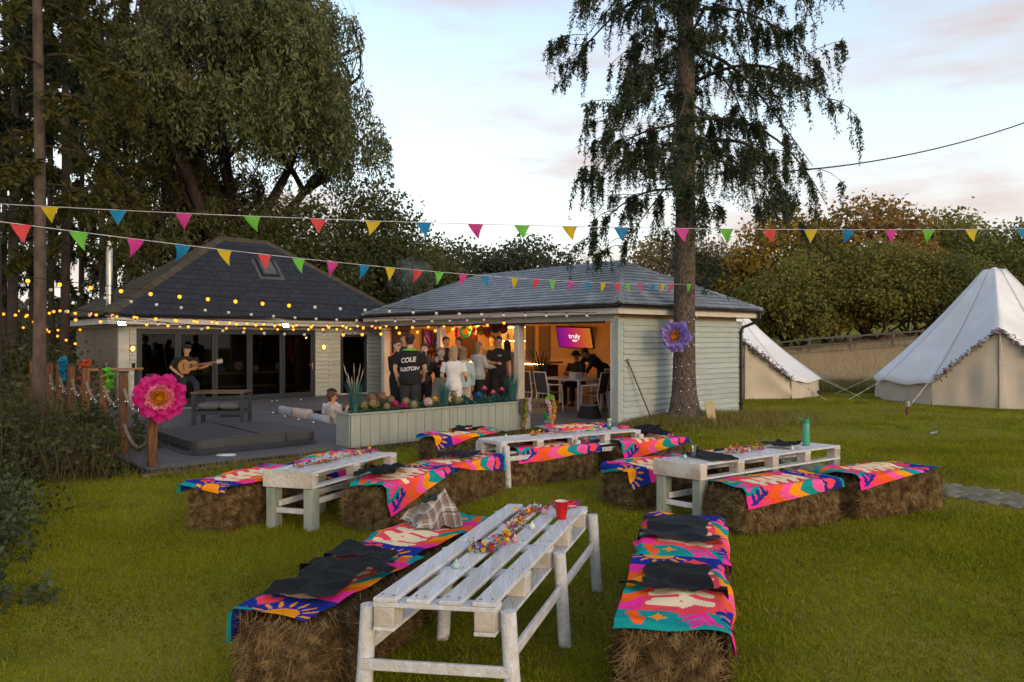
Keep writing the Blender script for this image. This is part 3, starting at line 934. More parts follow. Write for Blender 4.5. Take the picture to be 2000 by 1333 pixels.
for (px, py, r, ci, co, lb, fa) in ((849, 632, .10, 'orange', 'red', 'small red paper fan beside the second post', 0), (866, 640, .16, 'red', 'coral', 'edge-on coral paper fan right of the second post', 1.3),
                                (874, 642, .14, 'yellow', 'yellow', 'leftmost yellow paper fan under the bar ceiling', .2), (893, 651, .16, 'coral', 'pink', 'narrow pink paper fan left of the green fans', 1.2),
                                (909, 648, .16, 'orange', 'teal', 'teal paper fan under the sunburst lamp', .3), (917, 641, .10, 'lime', 'lime', 'small lime paper fan overlapping the teal fan', .3),
                                (926, 652, .17, 'red', 'red', 'thin edge-on red paper fan right of the lime fan', 1.35), (940, 646, .13, 'yellow', 'yellow', 'second yellow paper fan under the bar ceiling', .4),
                                (952, 647, .17, 'coral', 'coral', 'coral paper fan left of the large teal fan', 1.0), (967, 640, .15, 'red', 'teal', 'large teal paper fan with dark centre beside the third post', .1),
                                (983, 640, .17, 'orange', 'coral', 'coral and orange paper fan touching the third post', .8)):
    u = .35 + .25 * ((px * 7) % 5) / 5
    v = front_v(px, u); p = S(u, v); z = H - (py - HZ) / F * p.y
    t = fan((p.x, p.y, z), r, P_[ci], P_[co], fa); tag(t, lb, 'paper fan', 'paper fans hanging in the bar')
o = MB().add([(-.1, 0, .12), (.1, 0, .12), (.1, 0, -.1), (0, .01, -.02), (-.1, 0, -.1)], [(0, 1, 2, 3, 4)]).build('black_pennant', M_black, None, atd(939, 630, 19.0))
tag(o, 'black notched pennant hanging beside the sunburst lamp', 'pennant')

# ------------------------------------------------------------------ house
HU0, HU1, HV, HD, HT = -6.72, 1.42, 10.45, 4.6, 2.18
hu0, hu1, hv0, hv1, hz0 = -7.07, 1.72, 10.06, 15.30, 2.40
AZh = 4.83
house = site('timber_house', 'sage boarded single storey house with steep dark slate hipped roof', 'house')
BF0, BF1, BFZ = -6.25, -1.48, 2.0
DR0, DR1, DRZ = -.56, .28, 1.9
wl_ = MB()
for (a, b2, z0, z1) in ((HU0, BF0, .02, HT), (BF0, BF1, BFZ, HT), (BF1, DR0, .02, HT), (DR0, DR1, DRZ, HT), (DR1, HU1, .02, HT)):
    wl_.span((a, HV, z0), (b2, HV + .12, z1))
wall = wl_.build('front_wall', M_sage, house)
siding(wall, 0, HV - .002, HU0 + .26, BF0 - .06, .12, HT - .02, .128, M_sage, -1)
siding(wall, 0, HV - .002, BF1 + .06, DR0 - .05, .12, HT - .02, .128, M_sage, -1)
siding(wall, 0, HV - .002, DR1 + .05, HU1 - .1, .12, HT - .02, .128, M_sage, -1)
for (a, b2) in ((HU0 - .005, HU0 + .24), (-1.0, -.86)): MB().span((a, HV - .032, .1), (b2, HV - .002, HT - .01)).build('corner_board', M_sage, house)
MB().span((HU0, HV + .12, .02), (HU0 + .12, HV + HD, HT)).build('left_wall', M_sage, house)
MB().span((HU1 - .12, HV + .12, .02), (HU1, HV + HD, HT)).span((HU0 + .12, HV + HD - .12, .02), (HU1 - .12, HV + HD, HT)).build('rear_wall', M_sage, house)
MB().span((HU0, HV, -.05), (HU1, HV + HD, .019)).build('floor', M_floor, house)
MB().span((HU0 + .12, HV + .12, 2.2), (HU1 - .12, HV + HD - .12, 2.24)).build('ceiling', M_brown, house)
MB().span((HU0 + .125, HV + HD - .16, .02), (HU1 - .125, HV + HD - .125, 2.19)).span((HU0 + .125, HV + .2, .02), (HU0 + .15, HV + HD - .17, 2.19)).build('inner_lining', M_brown, house)  # dark sheets added so the room looks dim through the glass
M_reed = pm('reed_screen', (.22, .19, .145), (.155, .13, .10), scale=3, stretch=(1, 1, 40), rough=.85, bump=.4)
for (a, b2) in ((HV + .05, HV + 2.2), (HV + 2.24, HV + HD)):
    MB().span((HU0 - .03, a, .2), (HU0 - .004, b2, 2.1)).build('reed_screen', M_reed, house)
# bifold doors: five panels
bf = MB()
bf.span((BF0 - .05, HV - .02, .1), (BF0, HV + .09, BFZ + .06)).span((BF1, HV - .02, .1), (BF1 + .05, HV + .09, BFZ + .06)).span((BF0, HV - .02, BFZ), (BF1, HV + .09, BFZ + .06)).span((BF0, HV - .02, .07), (BF1, HV + .09, .12))
bif = bf.build('bifold_frame', M_frame, house)
pw = (BF1 - BF0) / 5
for i in range(5):
    a, b2 = BF0 + i * pw + .004, BF0 + (i + 1) * pw - .004
    d = MB()
    d.span((a, HV + .0, .125), (a + .075, HV + .06, BFZ - .004)).span((b2 - .075, HV + .0, .125), (b2, HV + .06, BFZ - .004))
    d.span((a + .075, HV, .125), (b2 - .075, HV + .06, .235)).span((a + .075, HV, BFZ - .08), (b2 - .075, HV + .06, BFZ - .004))
    dp = d.build('door_panel', M_frame, house)
    MB().span((a + .07, HV + .025, .23), (b2 - .07, HV + .035, BFZ - .075)).build('pane', M_glass, dp)
    if i == 4: MB().bar((b2 - .04, HV - .045, 1.08), (b2 - .04, HV - .045, .9), .03, .012).bar((b2 - .04, HV - .055, 1.03), (b2 - .15, HV - .055, 1.03), .016, .016).build('handle', M_steel, dp)
d = MB().span((DR0 - .03, HV - .015, .1), (DR0 + .05, HV + .07, DRZ + .03)).span((DR1 - .05, HV - .015, .1), (DR1 + .03, HV + .07, DRZ + .03)).span((DR0 + .05, HV - .015, DRZ - .05), (DR1 - .05, HV + .07, DRZ + .03))
dr = d.build('side_door', M_frame, house)
MB().span((DR0 + .05, HV + .03, .14), (DR1 - .05, HV + .04, DRZ - .05)).build('pane', M_glass, dr)
MB().span((DR0 - .08, HV - .06, .095), (DR1 + .08, HV + .0, .135)).build('threshold', M_white, dr)
# fascia, soffit, roof
b = MB().span((hu0 + .03, hv0 + .03, 2.16), (hu1 - .03, hv0 + .06, 2.36)).span((hu0 + .03, hv0 + .06, 2.16), (hu0 + .06, hv1 - .03, 2.36)).span((hu1 - .06, hv0 + .06, 2.16), (hu1 - .03, hv1 - .03, 2.36))
b.build('fascia', M_white, house)
MB().span((hu0 + .06, hv0 + .06, 2.18), (hu1 - .06, HV - .002, 2.195)).span((hu0 + .06, HV - .002, 2.18), (HU0 - .002, hv1 - .06, 2.195)).build('soffit', M_white, house)
A, B_, C_, D_ = (hu0, hv0, hz0), (hu1, hv0, hz0), (hu1, hv1, hz0), (hu0, hv1, hz0)
ra, rb = (-3.40, (hv0 + hv1) / 2, AZh), (-1.95, (hv0 + hv1) / 2, AZh)
hroof = MB().add([A, B_, C_, D_, ra, rb], [(0, 1, 5, 4), (3, 0, 4), (1, 2, 5), (2, 3, 4, 5), (3, 2, 1, 0)]).build('roof', M_gut, house)
slate_face(hroof, [A, B_, rb, ra], .215, .33, M_slate2, 250, None, t=.009)
slate_face(hroof, [D_, A, ra], .215, .33, M_slate3, 50, None, t=.009)
n1, n2, n3, n4 = fn(A, B_, ra), fn(D_, A, ra), fn(B_, C_, rb), fn(C_, D_, ra)
hip_caps(hroof, A, ra, n1, n2, .42, .15, M_hip); hip_caps(hroof, B_, rb, n1, n3, .42, .13, M_hip)
hip_caps(hroof, ra, rb, n1, n4, .42, .14, M_hip, 'ridge_tile'); hip_caps(hroof, D_, ra, n2, n4, .42, .12, M_hip)
gutter(house, (hu0 - .05, hv0 - .04, 2.385), (hu1 + .05, hv0 - .04, 2.385), .06); gutter(house, (hu0 - .04, hv1, 2.383), (hu0 - .04, hv0 - .05, 2.383), .06)
g = np.random.default_rng(12)
n = 1500
uu = g.uniform(hu0, hu1, n); vv = np.full(n, hv0 - .04) + g.normal(0, .025, n)
v_, f_ = blades(uu, vv, np.full(n, 2.385), .01, .05, .012, 2.0, 14)
link('leaf_litter', fast_mesh('leaf_litter', v_, f_), pm('gutter_litter', (.05, .038, .024), (.02, .016, .012), scale=9, rough=.95), house, kind='stuff')
# skylight on the front slope
sl_e = Vector((0, hv0 - ra[1], hz0 - AZh)).normalized()
def onroof(u, v, h=0.0):
    z = hz0 + (v - hv0) * (AZh - hz0) / (ra[1] - hv0)
    return Vector((u, v, z)) + n1 * h
sku, skv = -2.36, 11.67
Rk = Matrix((Vector((1, 0, 0)), -sl_e, n1)).transposed()
sk = MB()
for (x, y, w_, h_) in ((0, .42, .62, .07), (0, -.42, .62, .07), (.275, 0, .07, .78), (-.275, 0, .07, .78)): sk.box(Vector((x, y, .06)), (w_, h_, .10))
for (x, y, w_, h_) in ((0, -.54, .9, .18), (.40, 0, .12, .9), (-.40, 0, .12, .9)): sk.box(Vector((x, y, .024)), (w_, h_, .012), mi=1)
sk.warp(lambda p: onroof(sku, skv) + Rk @ (p * .85))
sko = sk.build('skylight', [M_frame, pm('lead_flashing', (.09, .095, .11), rough=.6)], house)
pb = MB().box((0, 0, .075), (.48, .77, .01)); pb.warp(lambda p: onroof(sku, skv) + Rk @ (p * .85)); pb.build('pane', pm('skylight_glass', (.10, .10, .07), (.05, .06, .05), scale=4, rough=.08, spec=.8), sko)
# flue
fl = MB().tube([(-6.60, 11.8, 2.55), (-6.60, 11.8, 4.45)], .085, 14); fl.tube([(-6.60, 11.8, 2.98), (-6.60, 11.8, 3.02)], .12, 14)
fl.tube([(-6.60, 11.8, 4.28), (-6.60, 11.8, 4.32)], .105, 14).tube([(-6.60, 11.8, 4.52), (-6.60, 11.8, 4.60)], [.12, .03], 14).tube([(-6.60, 11.8, 4.45), (-6.60, 11.8, 4.52)], .06, 10)
fl.bar((-6.60, 11.8, 2.99), (-6.74, 11.62, 2.5), .03, .03)
fl.build('flue', M_steel, house)
# alarm box
MB().prism([(-.10, .10), (-.07, .15), (.07, .15), (.10, .10), (.05, -.10), (0, -.14), (-.05, -.10)], 0, .05, M=Matrix.Translation((-.14, HV - .03, 2.06)) @ Matrix.Rotation(R(90), 4, 'X')).build('alarm_box', M_white, house)
MB().box((-.14, HV - .083, 2.07), (.09, .004, .06)).build('alarm_lens', pm('alarm_blue', (.03, .06, .16), rough=.2), house)
# wall lights
M_amber = emat('amber_glass', (1.0, .34, .04), 5.0)
for (u, lb) in ((-6.40, 'oval amber bulkhead light left of the folding doors'), (-1.17, 'oval amber bulkhead light right of the folding doors')):
    t = site('bulkhead_light', lb, 'wall light', 'bulkhead lights on the house')
    MB().lathe([(.001, 0), (.085, 0), (.09, .02), (.08, .04)], n=18, sx=.72, M=Matrix.Translation((u, HV - .026, 1.55)) @ Matrix.Rotation(R(90), 4, 'X')).build('backplate', M_brown, t)
    MB().lathe([(.065, .03), (.06, .06), (.04, .085), (.001, .095)], n=18, sx=.68, M=Matrix.Translation((u, HV - .026, 1.55)) @ Matrix.Rotation(R(90), 4, 'X')).build('glass', M_amber, t)
    MB().bar((u, HV - .125, 1.47), (u, HV - .125, 1.63), .010, .008).bar((u - .06, HV - .105, 1.55), (u + .06, HV - .105, 1.55), .01, .01).build('guard', M_brown, t)
M_flood = emat('flood_glass', (1.0, .86, .72), 22.0)
for (u, v, lb) in ((-6.75, hv0 - .06, 'lit floodlight under the left end of the house eaves'), (-2.55, hv0 - .06, 'lit floodlight under the house eaves above the folding doors')):
    t = site('floodlight', lb, 'floodlight', 'floodlights under the house eaves')
    M = Matrix.Translation((u, v, 2.16)) @ Matrix.Rotation(R(-35), 4, 'X')
    MB().box((0, 0, 0), (.2, .05, .14), bev=.01).warp(lambda p: M @ p).build('body', M_black, t)
    MB().box((0, -.027, 0), (.16, .004, .10)).warp(lambda p: M @ p).build('lamp_glass', M_flood, t)
    MB().bar((u, v + .03, 2.2), (u, v + .09, 2.24), .03, .03).build('bracket', M_black, t)
# in the house behind the glass: long bench table with paper lanterns
t = site('indoor_table', 'long oak table inside behind the folding doors', 'table')
MB().span((-5.1, HV + .95, .78), (-1.9, HV + 1.6, .83)).build('tabletop', M_oak, t)
for (u, v) in ((-4.9, 1.05), (-2.1, 1.05), (-4.9, 1.5), (-2.1, 1.5)): MB().span((u - .04, HV + v - .04, .02), (u + .04, HV + v + .04, .78)).build('leg', M_black, t)
t = site('indoor_bench', 'low oak bench inside beneath the long table', 'bench')
MB().span((-4.4, HV + .55, .42), (-2.0, HV + .85, .46)).build('seat', M_oak, t)
for u in (-4.2, -2.2): MB().span((u - .04, HV + .6, .02), (u + .04, HV + .8, .42)).build('leg', M_black, t)
for (u, r, c, lb) in ((-4.55, .10, 'coral', 'coral paper lantern on the indoor table'), (-4.22, .12, 'yellow', 'yellow paper lantern on the indoor table'), (-3.75, .10, 'blue', 'blue paper lantern on the indoor table'),
                  (-3.28, .16, 'pink', 'large pale pink paper lantern on the indoor table'), (-2.78, .10, 'pink', 'small pale pink paper lantern on the indoor table'), (-2.05, .13, 'teal', 'teal paper lantern on the indoor table')):
    mt = paper('lantern_' + c, dict(coral=(.55, .12, .12), yellow=(.5, .42, .12), blue=(.08, .22, .5), pink=(.62, .34, .45), teal=(.15, .5, .46))[c])
    o = MB().ball((0, 0, r), r, 10).build('paper_lantern', mt, None, S(u, HV + 1.1, .832)); tag(o, lb, 'lantern', 'paper lanterns in the house')
# ================================================================== TABLES, BALES, TOWELS
M_pal = pm('whitewashed_pallet', (0.62, 0.655, 0.71), (0.49, 0.515, 0.55), scale=3.0, stretch=(9, 1, 9), rough=0.75, bump=0.45, bscale=9, rand=0.10, c3=(0.50, 0.50, 0.50), s3=2.6, spec=.1)
M_palr = pm('rough_pallet_block', (0.42, 0.37, 0.32), (0.27, 0.23, 0.19), scale=7, rough=0.9, bump=0.6, rand=0.12, c3=(.55, .53, .5), s3=2)
M_leg = pm('sage_leg', (0.23, 0.28, 0.24), (0.17, 0.21, 0.18), scale=3, stretch=(5, 5, 1), rough=0.7, bump=0.3, c3=(.30, .33, .29), s3=2)

class Affine:
    """Maps table-local (x across, y along, z up) onto the slightly racked table standing on the lawn."""
    def __init__(s, nl, nr, far, fl=True):
        s.o = Vector((nl.x, nl.y, 0)); s.W = (nr - nl).length
        ex = (nr - nl); ex.z = 0; s.ex = ex.normalized()
        ey = (far - (nl if fl else nr)); ey.z = 0; s.L = ey.length; s.ey = ey.normalized()
        s.h = nl.z
    def __call__(s, p): return s.ex * p[0] + s.ey * p[1] + Vector((0, 0, p[2]))
    def w(s, x, y, z): return s.o + s(Vector((x, y, z)))

def pallet_table(name, label, A, round_legs, npl, gap_ratio, group):
    W, L, h = A.W, A.L, A.h
    t = thing(name, label, 'table', (A.o.x, A.o.y, 0), 0, group)
    B = lambda mb, nm, mt, par=t: mb.warp(A).build(nm, mt, par)
    pw = W / (npl + (npl - 1) * gap_ratio); gp = pw * gap_ratio
    nails = MB()
    halves = ((0, L / 2 - .004), (L / 2 + .004, L)) if L > 1.6 else ((0, L),)
    for i in range(npl):
        x0 = i * (pw + gp)
        for (y0, y1) in halves:
            e0, e1 = random.uniform(-.004, .006), random.uniform(-.006, .004)
            for ny in ([.05, .05, L / 4, L / 2 - .05] if L > 1.6 else [.05, L / 2, L - .05]):
                for nx_ in (.25, .75): nails.lathe([(.0042, 0), (.004, .0012), (.0005, .0014)], (x0 + pw * nx_ + random.uniform(-.006, .006), y0 + ny + random.uniform(-.012, .012), h + .0012), 6)
            B(MB().span((x0, y0 + e0, h - .022), (x0 + pw, y1 + e1, h + random.uniform(-.002, .001)), bev=.004), 'plank', M_pal)
    nails.warp(A).build('nail_heads', M_brown, t, kind='stuff')
    # cross boards, blocks, bottom boards
    ys = np.linspace(.05, L - .05, 5 if L > 1.6 else 3)
    for y in ys:
        B(MB().span((0.0, y - .05, h - .044), (W, y + .05, h - .0225), bev=.003), 'cross_board', M_pal)
        for x in (.05, W - .05) if W < .62 else (.05, W / 2, W - .05):
            B(MB().span((x - .048, y - .05, h - .135), (x + .048, y + .05, h - .0445), bev=.004), 'block', M_palr)
    for x in (.05, W - .05):
        B(MB().span((x - .05, .0, h - .155), (x + .05, L, h - .1355), bev=.003), 'bottom_board', M_pal)
    if not round_legs:
        B(MB().span((-.012, -.02, h - .15), (W + .012, -.0025, h + .002), bev=.003), 'end_board', M_palr)
    legs = [(0, 0), (1, 0), (0, .5), (1, .5), (0, 1), (1, 1)] if L > 1.6 else [(0, 0), (1, 0), (0, .5), (1, .5), (0, 1), (1, 1)]
    zr = .26 if round_legs else .16
    for (sx, sy) in legs:
        y = sy * L
        if round_legs:
            x = -.045 if sx == 0 else W + .045
            y = min(max(y, .05), L - .05)
            sp = .035 if sx else -.035
            mb = MB().tube([(x + sp, y, -.03), (x + sp * .4, y, h * .5), (x, y, h - .05)], [.038, .037, .036], 12)
            B(mb, 'leg', M_pal)
        else:
            x = .045 if sx == 0 else W - .045
            y = min(max(y, .06), L - .06)
            B(MB().span((x - .045, y - .055, -.03), (x + .045, y + .055, h - .157), bev=.005), 'leg', M_leg)
    xa, xb = (-.07, W + .07) if round_legs else (.0, W)
    B(MB().span((xa if round_legs else .09, -.0 if round_legs else .03, zr), (xb if round_legs else W - .09, .022 if round_legs else .052, zr + .05), bev=.003), 'rail', M_pal)
    B(MB().span((xa + (.0 if round_legs else .1), .05, zr + .06), (xa + (.022 if round_legs else .122), L - .05, zr + .115), bev=.003), 'rail', M_pal)
    B(MB().span((xb - (.022 if round_legs else .122), .05, zr + .06), (xb - (.0 if round_legs else .1), L - .05, zr + .115), bev=.003), 'rail', M_pal)
    return t
def P3(a, b, h): return at(a, b, h)
h1 = .60; A1 = Affine(P3(728, 1168, h1), P3(967, 1180, h1), P3(993, 984, h1))
h2 = .56; A2 = Affine(P3(518, 919, h2), P3(608, 924, h2), P3(775, 884, h2), False)
h3 = .60; A3 = Affine(P3(1281, 897, h3), P3(1368, 908, h3), P3(1642, 870, h3), False)
h4 = .55; A4 = Affine(P3(933, 856, h4), P3(978, 864, h4), P3(1252, 840, h4), False)
grpT = 'pallet tables on the lawn'
pallet_table('pallet_table', 'white round-legged pallet table nearest the camera, with red cup', A1, True, 4, .42, grpT)
pallet_table('pallet_table', 'pallet table with sage legs nearest the hot tub', A2, False, 4, .10, grpT)
pallet_table('pallet_table', 'pallet table with sage legs carrying the green bottle', A3, False, 4, .10, grpT)
pallet_table('pallet_table', 'white round-legged pallet table farthest away, beside the flower planter', A4, True, 4, .12, grpT)

# ---------------------------------------------------------------- hay bales
M_hay = pm('hay_core', (0.10, 0.062, 0.030), (0.045, 0.028, 0.014), scale=11, rough=0.95, bump=1.0, bscale=40, spec=.05, c3=(.15, .11, .06), s3=3)
M_straw = pm('hay_strands', (0.135, 0.088, 0.042), (0.06, 0.038, 0.018), scale=9, rough=0.95, spec=.0, c3=(.25, .175, .085), s3=14)
BL, BWd, BH = 1.12, .50, .40
def bale_meshes(seed, L, ns):
    g = np.random.default_rng(seed)
    nz = noise_fn(seed, 9, 4, 16)
    # rounded block
    n = 14
    vs, fs = [], []
    def face(o, a, b, na, nb):
        s0 = len(vs)
        for j in range(nb + 1):
            for i in range(na + 1):
                vs.append(np.array(o) + np.array(a) * i / na + np.array(b) * j / nb)
        for j in range(nb):
            for i in range(na):
                k = s0 + j * (na + 1) + i
                fs.append((k, k + 1, k + na + 2, k + na + 1))
    hx, hy = L / 2, BWd / 2
    face((-hx, -hy, 0), (L, 0, 0), (0, 0, BH), 26, 10); face((hx, hy, 0), (-L, 0, 0), (0, 0, BH), 26, 10)
    face((-hx, hy, 0), (0, -BWd, 0), (0, 0, BH), 12, 10); face((hx, -hy, 0), (0, BWd, 0), (0, 0, BH), 12, 10)
    face((-hx, -hy, BH), (L, 0, 0), (0, BWd, 0), 26, 12)
    v = np.array(vs)
    c = np.array([0, 0, BH / 2]); hh = np.array([hx, hy, BH / 2])
    q = (v - c) / hh
    ln = (np.abs(q) ** 7).sum(1) ** (1 / 7)
    q = q / np.maximum(ln, 1e-6)[:, None]
    v = c + q * hh
    d = q / np.linalg.norm(q, axis=1)[:, None]
    v = v + d * (nz(v) * .016)[:, None]
    v[:, 2] = np.maximum(v[:, 2], -.02)
    core = fast_mesh('hay_block', v, np.array(fs), True)
    # strands
    fi = g.choice(5, ns, p=[.34, .22, .17, .15, .12])
    a, b = g.uniform(-1, 1, ns), g.uniform(-1, 1, ns)
    pos = np.zeros((ns, 3)); nrm = np.zeros((ns, 3))
    for k, (ax, sg) in enumerate(((1, -1), (1, 1), (0, -1), (0, 1), (2, 1))):
        m = fi == k
        nrm[m, ax] = sg
        o = [i for i in range(3) if i != ax]
        pos[m, ax] = sg; pos[m, o[0]] = a[m]; pos[m, o[1]] = b[m]
    ln = (np.abs(pos) ** 7).sum(1) ** (1 / 7); pos = pos / ln[:, None]
    P = c + pos * hh * 1.0
    tdir = g.normal(size=(ns, 3)); tdir[:, 2] -= .25
    tdir -= nrm * (tdir * nrm).sum(1)[:, None]
    tdir /= np.linalg.norm(tdir, axis=1)[:, None] + 1e-6
    Ls = g.uniform(.05, .19, ns); w = g.uniform(.0012, .0028, ns)
    side = np.cross(tdir, nrm) * w[:, None]
    up = g.uniform(-.002, .03, ns)
    p0 = P - tdir * Ls[:, None] * .5 + nrm * (.002)
    p1 = P + nrm * (up + .012)[:, None]
    p2 = P + tdir * Ls[:, None] * .5 + nrm * (up * 1.8 + g.uniform(-.005, .03, ns))[:, None] + np.array([0, 0, -.02])
    for p in (p0, p1, p2): p[:, 2] = np.maximum(p[:, 2], .003)
    v = np.stack([p0 - side, p0 + side, p1 - side, p1 + side, p2 - side * .4, p2 + side * .4], 1).reshape(-1, 3)
    bi = np.arange(ns)[:, None] * 6
    f = np.concatenate([bi + np.array([0, 1, 3, 2]), bi + np.array([2, 3, 5, 4])])
    st = fast_mesh('hay_strands', v, f, False)
    core.materials.append(M_hay); st.materials.append(M_straw)
    return core, st
BM = [bale_meshes(101 + i, BL, 5200) for i in range(3)]
BML = [bale_meshes(131 + i, 1.30, 5200) for i in range(2)]
GB = 'hay bale seats around the pallet tables'
BALES = {}
def bale(key, x, y, ang, label, lng=False, k=0):
    """ang: direction of the long side, degrees from +X."""
    t = thing('hay_bale', label, 'hay bale', (x, y, 0), R(ang), GB)
    core, st = (BML if lng else BM)[k % (2 if lng else 3)]
    link('hay_block', core, None, t); link('loose_strands', st, None, t, kind='stuff')
    BALES[key] = (x, y, R(ang), 1.30 if lng else BL)
bale('A', -.98, 4.16, 71, 'hay bale at the bottom left corner, nearest the camera on the left', k=0)
bale('B', -.62, 5.19, 71, 'hay bale under the plaid shirt', k=1)
bale('C', .88, 4.06, 76, 'hay bale at bottom right centre, nearest the camera on the right', k=2)
bale('D', 1.19, 5.17, 76, 'hay bale second from the camera in the right foreground row', k=0)
bale('E', -2.62, 7.42, 66, 'hay bale left of the left sage-legged table, leftmost of all', k=1)
bale('F', -2.10, 8.50, 66, 'hay bale behind the left sage-legged table, mostly hidden by it', k=2)
bale('G', -1.14, 7.42, 60, 'hay bale right of the left sage-legged table, with two black shirts', k=0)
bale('H', -.58, 8.42, 60, 'hay bale behind the one with two black shirts, left of the far table', k=1)
bale('I', 1.58, 8.24, 30, 'hay bale left of the green bottle table, partly behind its near leg', k=2)
bale('J', 2.66, 8.88, 30, 'hay bale behind the green bottle table', k=0)
bale('K', 2.52, 7.19, 24, 'nearer of the two bales right of the green bottle table', True, 0)
bale('L', 3.88, 7.80, 24, 'farther right of the two bales right of the green bottle table, by the path', True, 1)
bale('M', .40, 9.52, 24, 'hay bale in front of the far pallet table, below its left half', True, 1)
bale('N', 1.78, 10.2, 26, 'hay bale in front of the far pallet table at its right end', k=2)
bale('O', -.74, 10.72, 30, 'hay bale behind the left end of the far pallet table', k=0)
bale('P', .95, 11.55, 30, 'hay bale behind the far pallet table, seen through its slats', True, 0)

# ---------------------------------------------------------------- printed beach towels
M_towel = bpy.data.materials.new('printed_towel'); M_towel.use_nodes = True
n, l = M_towel.node_tree.nodes, M_towel.node_tree.links
bs = n['Principled BSDF']; bs.inputs['Roughness'].default_value = .95; bs.inputs['Specular IOR Level'].default_value = .02
at_ = n.new('ShaderNodeVertexColor'); at_.layer_name = 'print'; l.new(at_.outputs['Color'], bs.inputs['Base Color'])
nt = n.new('ShaderNodeTexNoise'); nt.inputs['Scale'].default_value = 160
bu = n.new('ShaderNodeBump'); bu.inputs['Strength'].default_value = .35; bu.inputs['Distance'].default_value = .004
l.new(nt.outputs['Fac'], bu.inputs['Height']); l.new(bu.outputs['Normal'], bs.inputs['Normal'])
TC = dict(coral=(.82, .07, .10), cream=(.83, .68, .44), magenta=(.82, .035, .30), pink=(.85, .10, .36), orange=(.82, .115, .02), amber=(.84, .30, .012), teal=(.012, .27, .27), blue=(.018, .032, .27), red=(.72, .05, .06))
TLn, TWd = 1.42, .84                      # the print's own units
TPL, TPW = 1.20, .66                       # the towel's size
def towel_print(s, t):
    """Colour of the print at s (0..1 along), t (0..1 across)."""
    X, Y = s * TLn, t * TWd
    col = np.zeros((len(s), 3)); col[:] = TC['coral']
    def put(mask, c): col[mask] = TC[c]
    def ell(cx, cy, rx, ry, a=0.0):
        dx, dy = X - cx, Y - cy
        ca, sa = math.cos(a), math.sin(a)
        return ((dx * ca + dy * sa) / rx) ** 2 + ((-dx * sa + dy * ca) / ry) ** 2 < 1
    wob = .018 * np.sin(9 * X + 3 * Y) + .012 * np.sin(21 * Y - 5 * X)
    # lettering-like cream shapes in the middle panel
    def stroke(pts, w):
        m = np.zeros(len(s), bool)
        for (a, b) in zip(pts[:-1], pts[1:]):
            ax, ay, bx, by = *a, *b
            L2 = (bx - ax) ** 2 + (by - ay) ** 2 + 1e-9
            tt = np.clip(((X - ax) * (bx - ax) + (Y - ay) * (by - ay)) / L2, 0, 1)
            m |= (X - ax - tt * (bx - ax)) ** 2 + (Y - ay - tt * (by - ay)) ** 2 < w * w
        return m
    w = .046
    cr = np.zeros(len(s), bool)
    for (x0, y0) in ((.35, .27), (.35, .48)):
        for k in range(5):
            bx = x0 + k * .165
            kind = (k * 5 + int(y0 * 50)) % 5
            hh = .16
            if kind == 0: cr |= ell(bx + .05, y0 + .07, .07, .095) & ~ell(bx + .05, y0 + .07, .026, .045)
            elif kind == 1: cr |= stroke([(bx, y0), (bx + .02, y0 + hh), (bx + .09, y0 + hh * .5), (bx + .1, y0)], w * .75)
            elif kind == 2: cr |= stroke([(bx + .08, y0), (bx, y0 + .02), (bx + .01, y0 + hh), (bx + .09, y0 + hh)], w * .72) | stroke([(bx, y0 + .08), (bx + .07, y0 + .08)], w * .6)
            elif kind == 3: cr |= stroke([(bx, y0), (bx + .05, y0 + hh * .6), (bx + .10, y0 + hh)], w * .9) | stroke([(bx, y0 + hh), (bx + .04, y0 + hh * .6)], w * .8)
            else: cr |= stroke([(bx + .02, y0), (bx + .02, y0 + hh)], w * .8) | stroke([(bx + .08, y0), (bx + .08, y0 + hh * .8)], w * .7)
    put(cr, 'cream')
    # near long border: colour blocks
    e = Y + wob < .22
    xb = X + .12 * np.sin(Y * 16)
    for (a, b, c) in ((0, .3, 'coral'), (.3, .44, 'coral'), (.44, .60, 'orange'), (.60, .74, 'pink'), (.74, .90, 'amber'), (.90, 1.06, 'teal'), (1.06, 1.22, 'pink'), (1.22, 1.5, 'amber')):
        put(e & (xb >= a) & (xb < b), c)
    # far long border
    e = Y + wob > .69
    xb = X - .08 * np.sin(Y * 21)
    for (a, b, c) in ((0, .27, 'magenta'), (.27, .42, 'magenta'), (.42, .56, 'orange'), (.56, .70, 'teal'), (.70, .85, 'amber'), (.85, 1.0, 'orange'), (1.0, 1.5, 'magenta')):
        put(e & (xb >= a) & (xb < b), c)
    # teal end with leaf, stars and petals
    e1 = X + wob < .22
    put(e1, 'teal'); put(e1 & (Y < .16), 'magenta')
    for k in range(4):
        put(e1 & (ell(.08 + .055 * k, .24 + .03 * k, .062, .023, .7) | ell(.05 + .055 * k, .34 + .02 * k, .062, .023, 2.2)), 'magenta')
    put(e1 & stroke([(.03, .27), (.26, .37)], .010), 'magenta')
    put(ell(.14, .58, .035, .035) | ell(.14, .58, .062, .014) | ell(.14, .58, .014, .062), 'amber')
    put(e1 & (ell(.08, .70, .07, .05) | ell(.18, .74, .06, .04)), 'orange')
    for k in range(3):
        put((Y < .23) & (ell(.11 + .075 * k, .055 + .04 * k, .055, .024, .2) | ell(.09 + .075 * k, .12 + .035 * k, .055, .024, 1.7)), 'blue')
    put((Y < .23) & stroke([(.05, .04), (.30, .17)], .009), 'blue')
    # blue end with hearts and a sun
    e2 = X + wob > 1.10
    put(e2, 'blue')
    def heart(cx, cy, r): return ell(cx - r * .1, cy - r * .42, r * .62, r * .52, .5) | ell(cx - r * .1, cy + r * .42, r * .62, r * .52, -.5) | ((np.abs(Y - cy) < (cx + r * 1.0 - X) * .8) & (X > cx) & (X < cx + r))
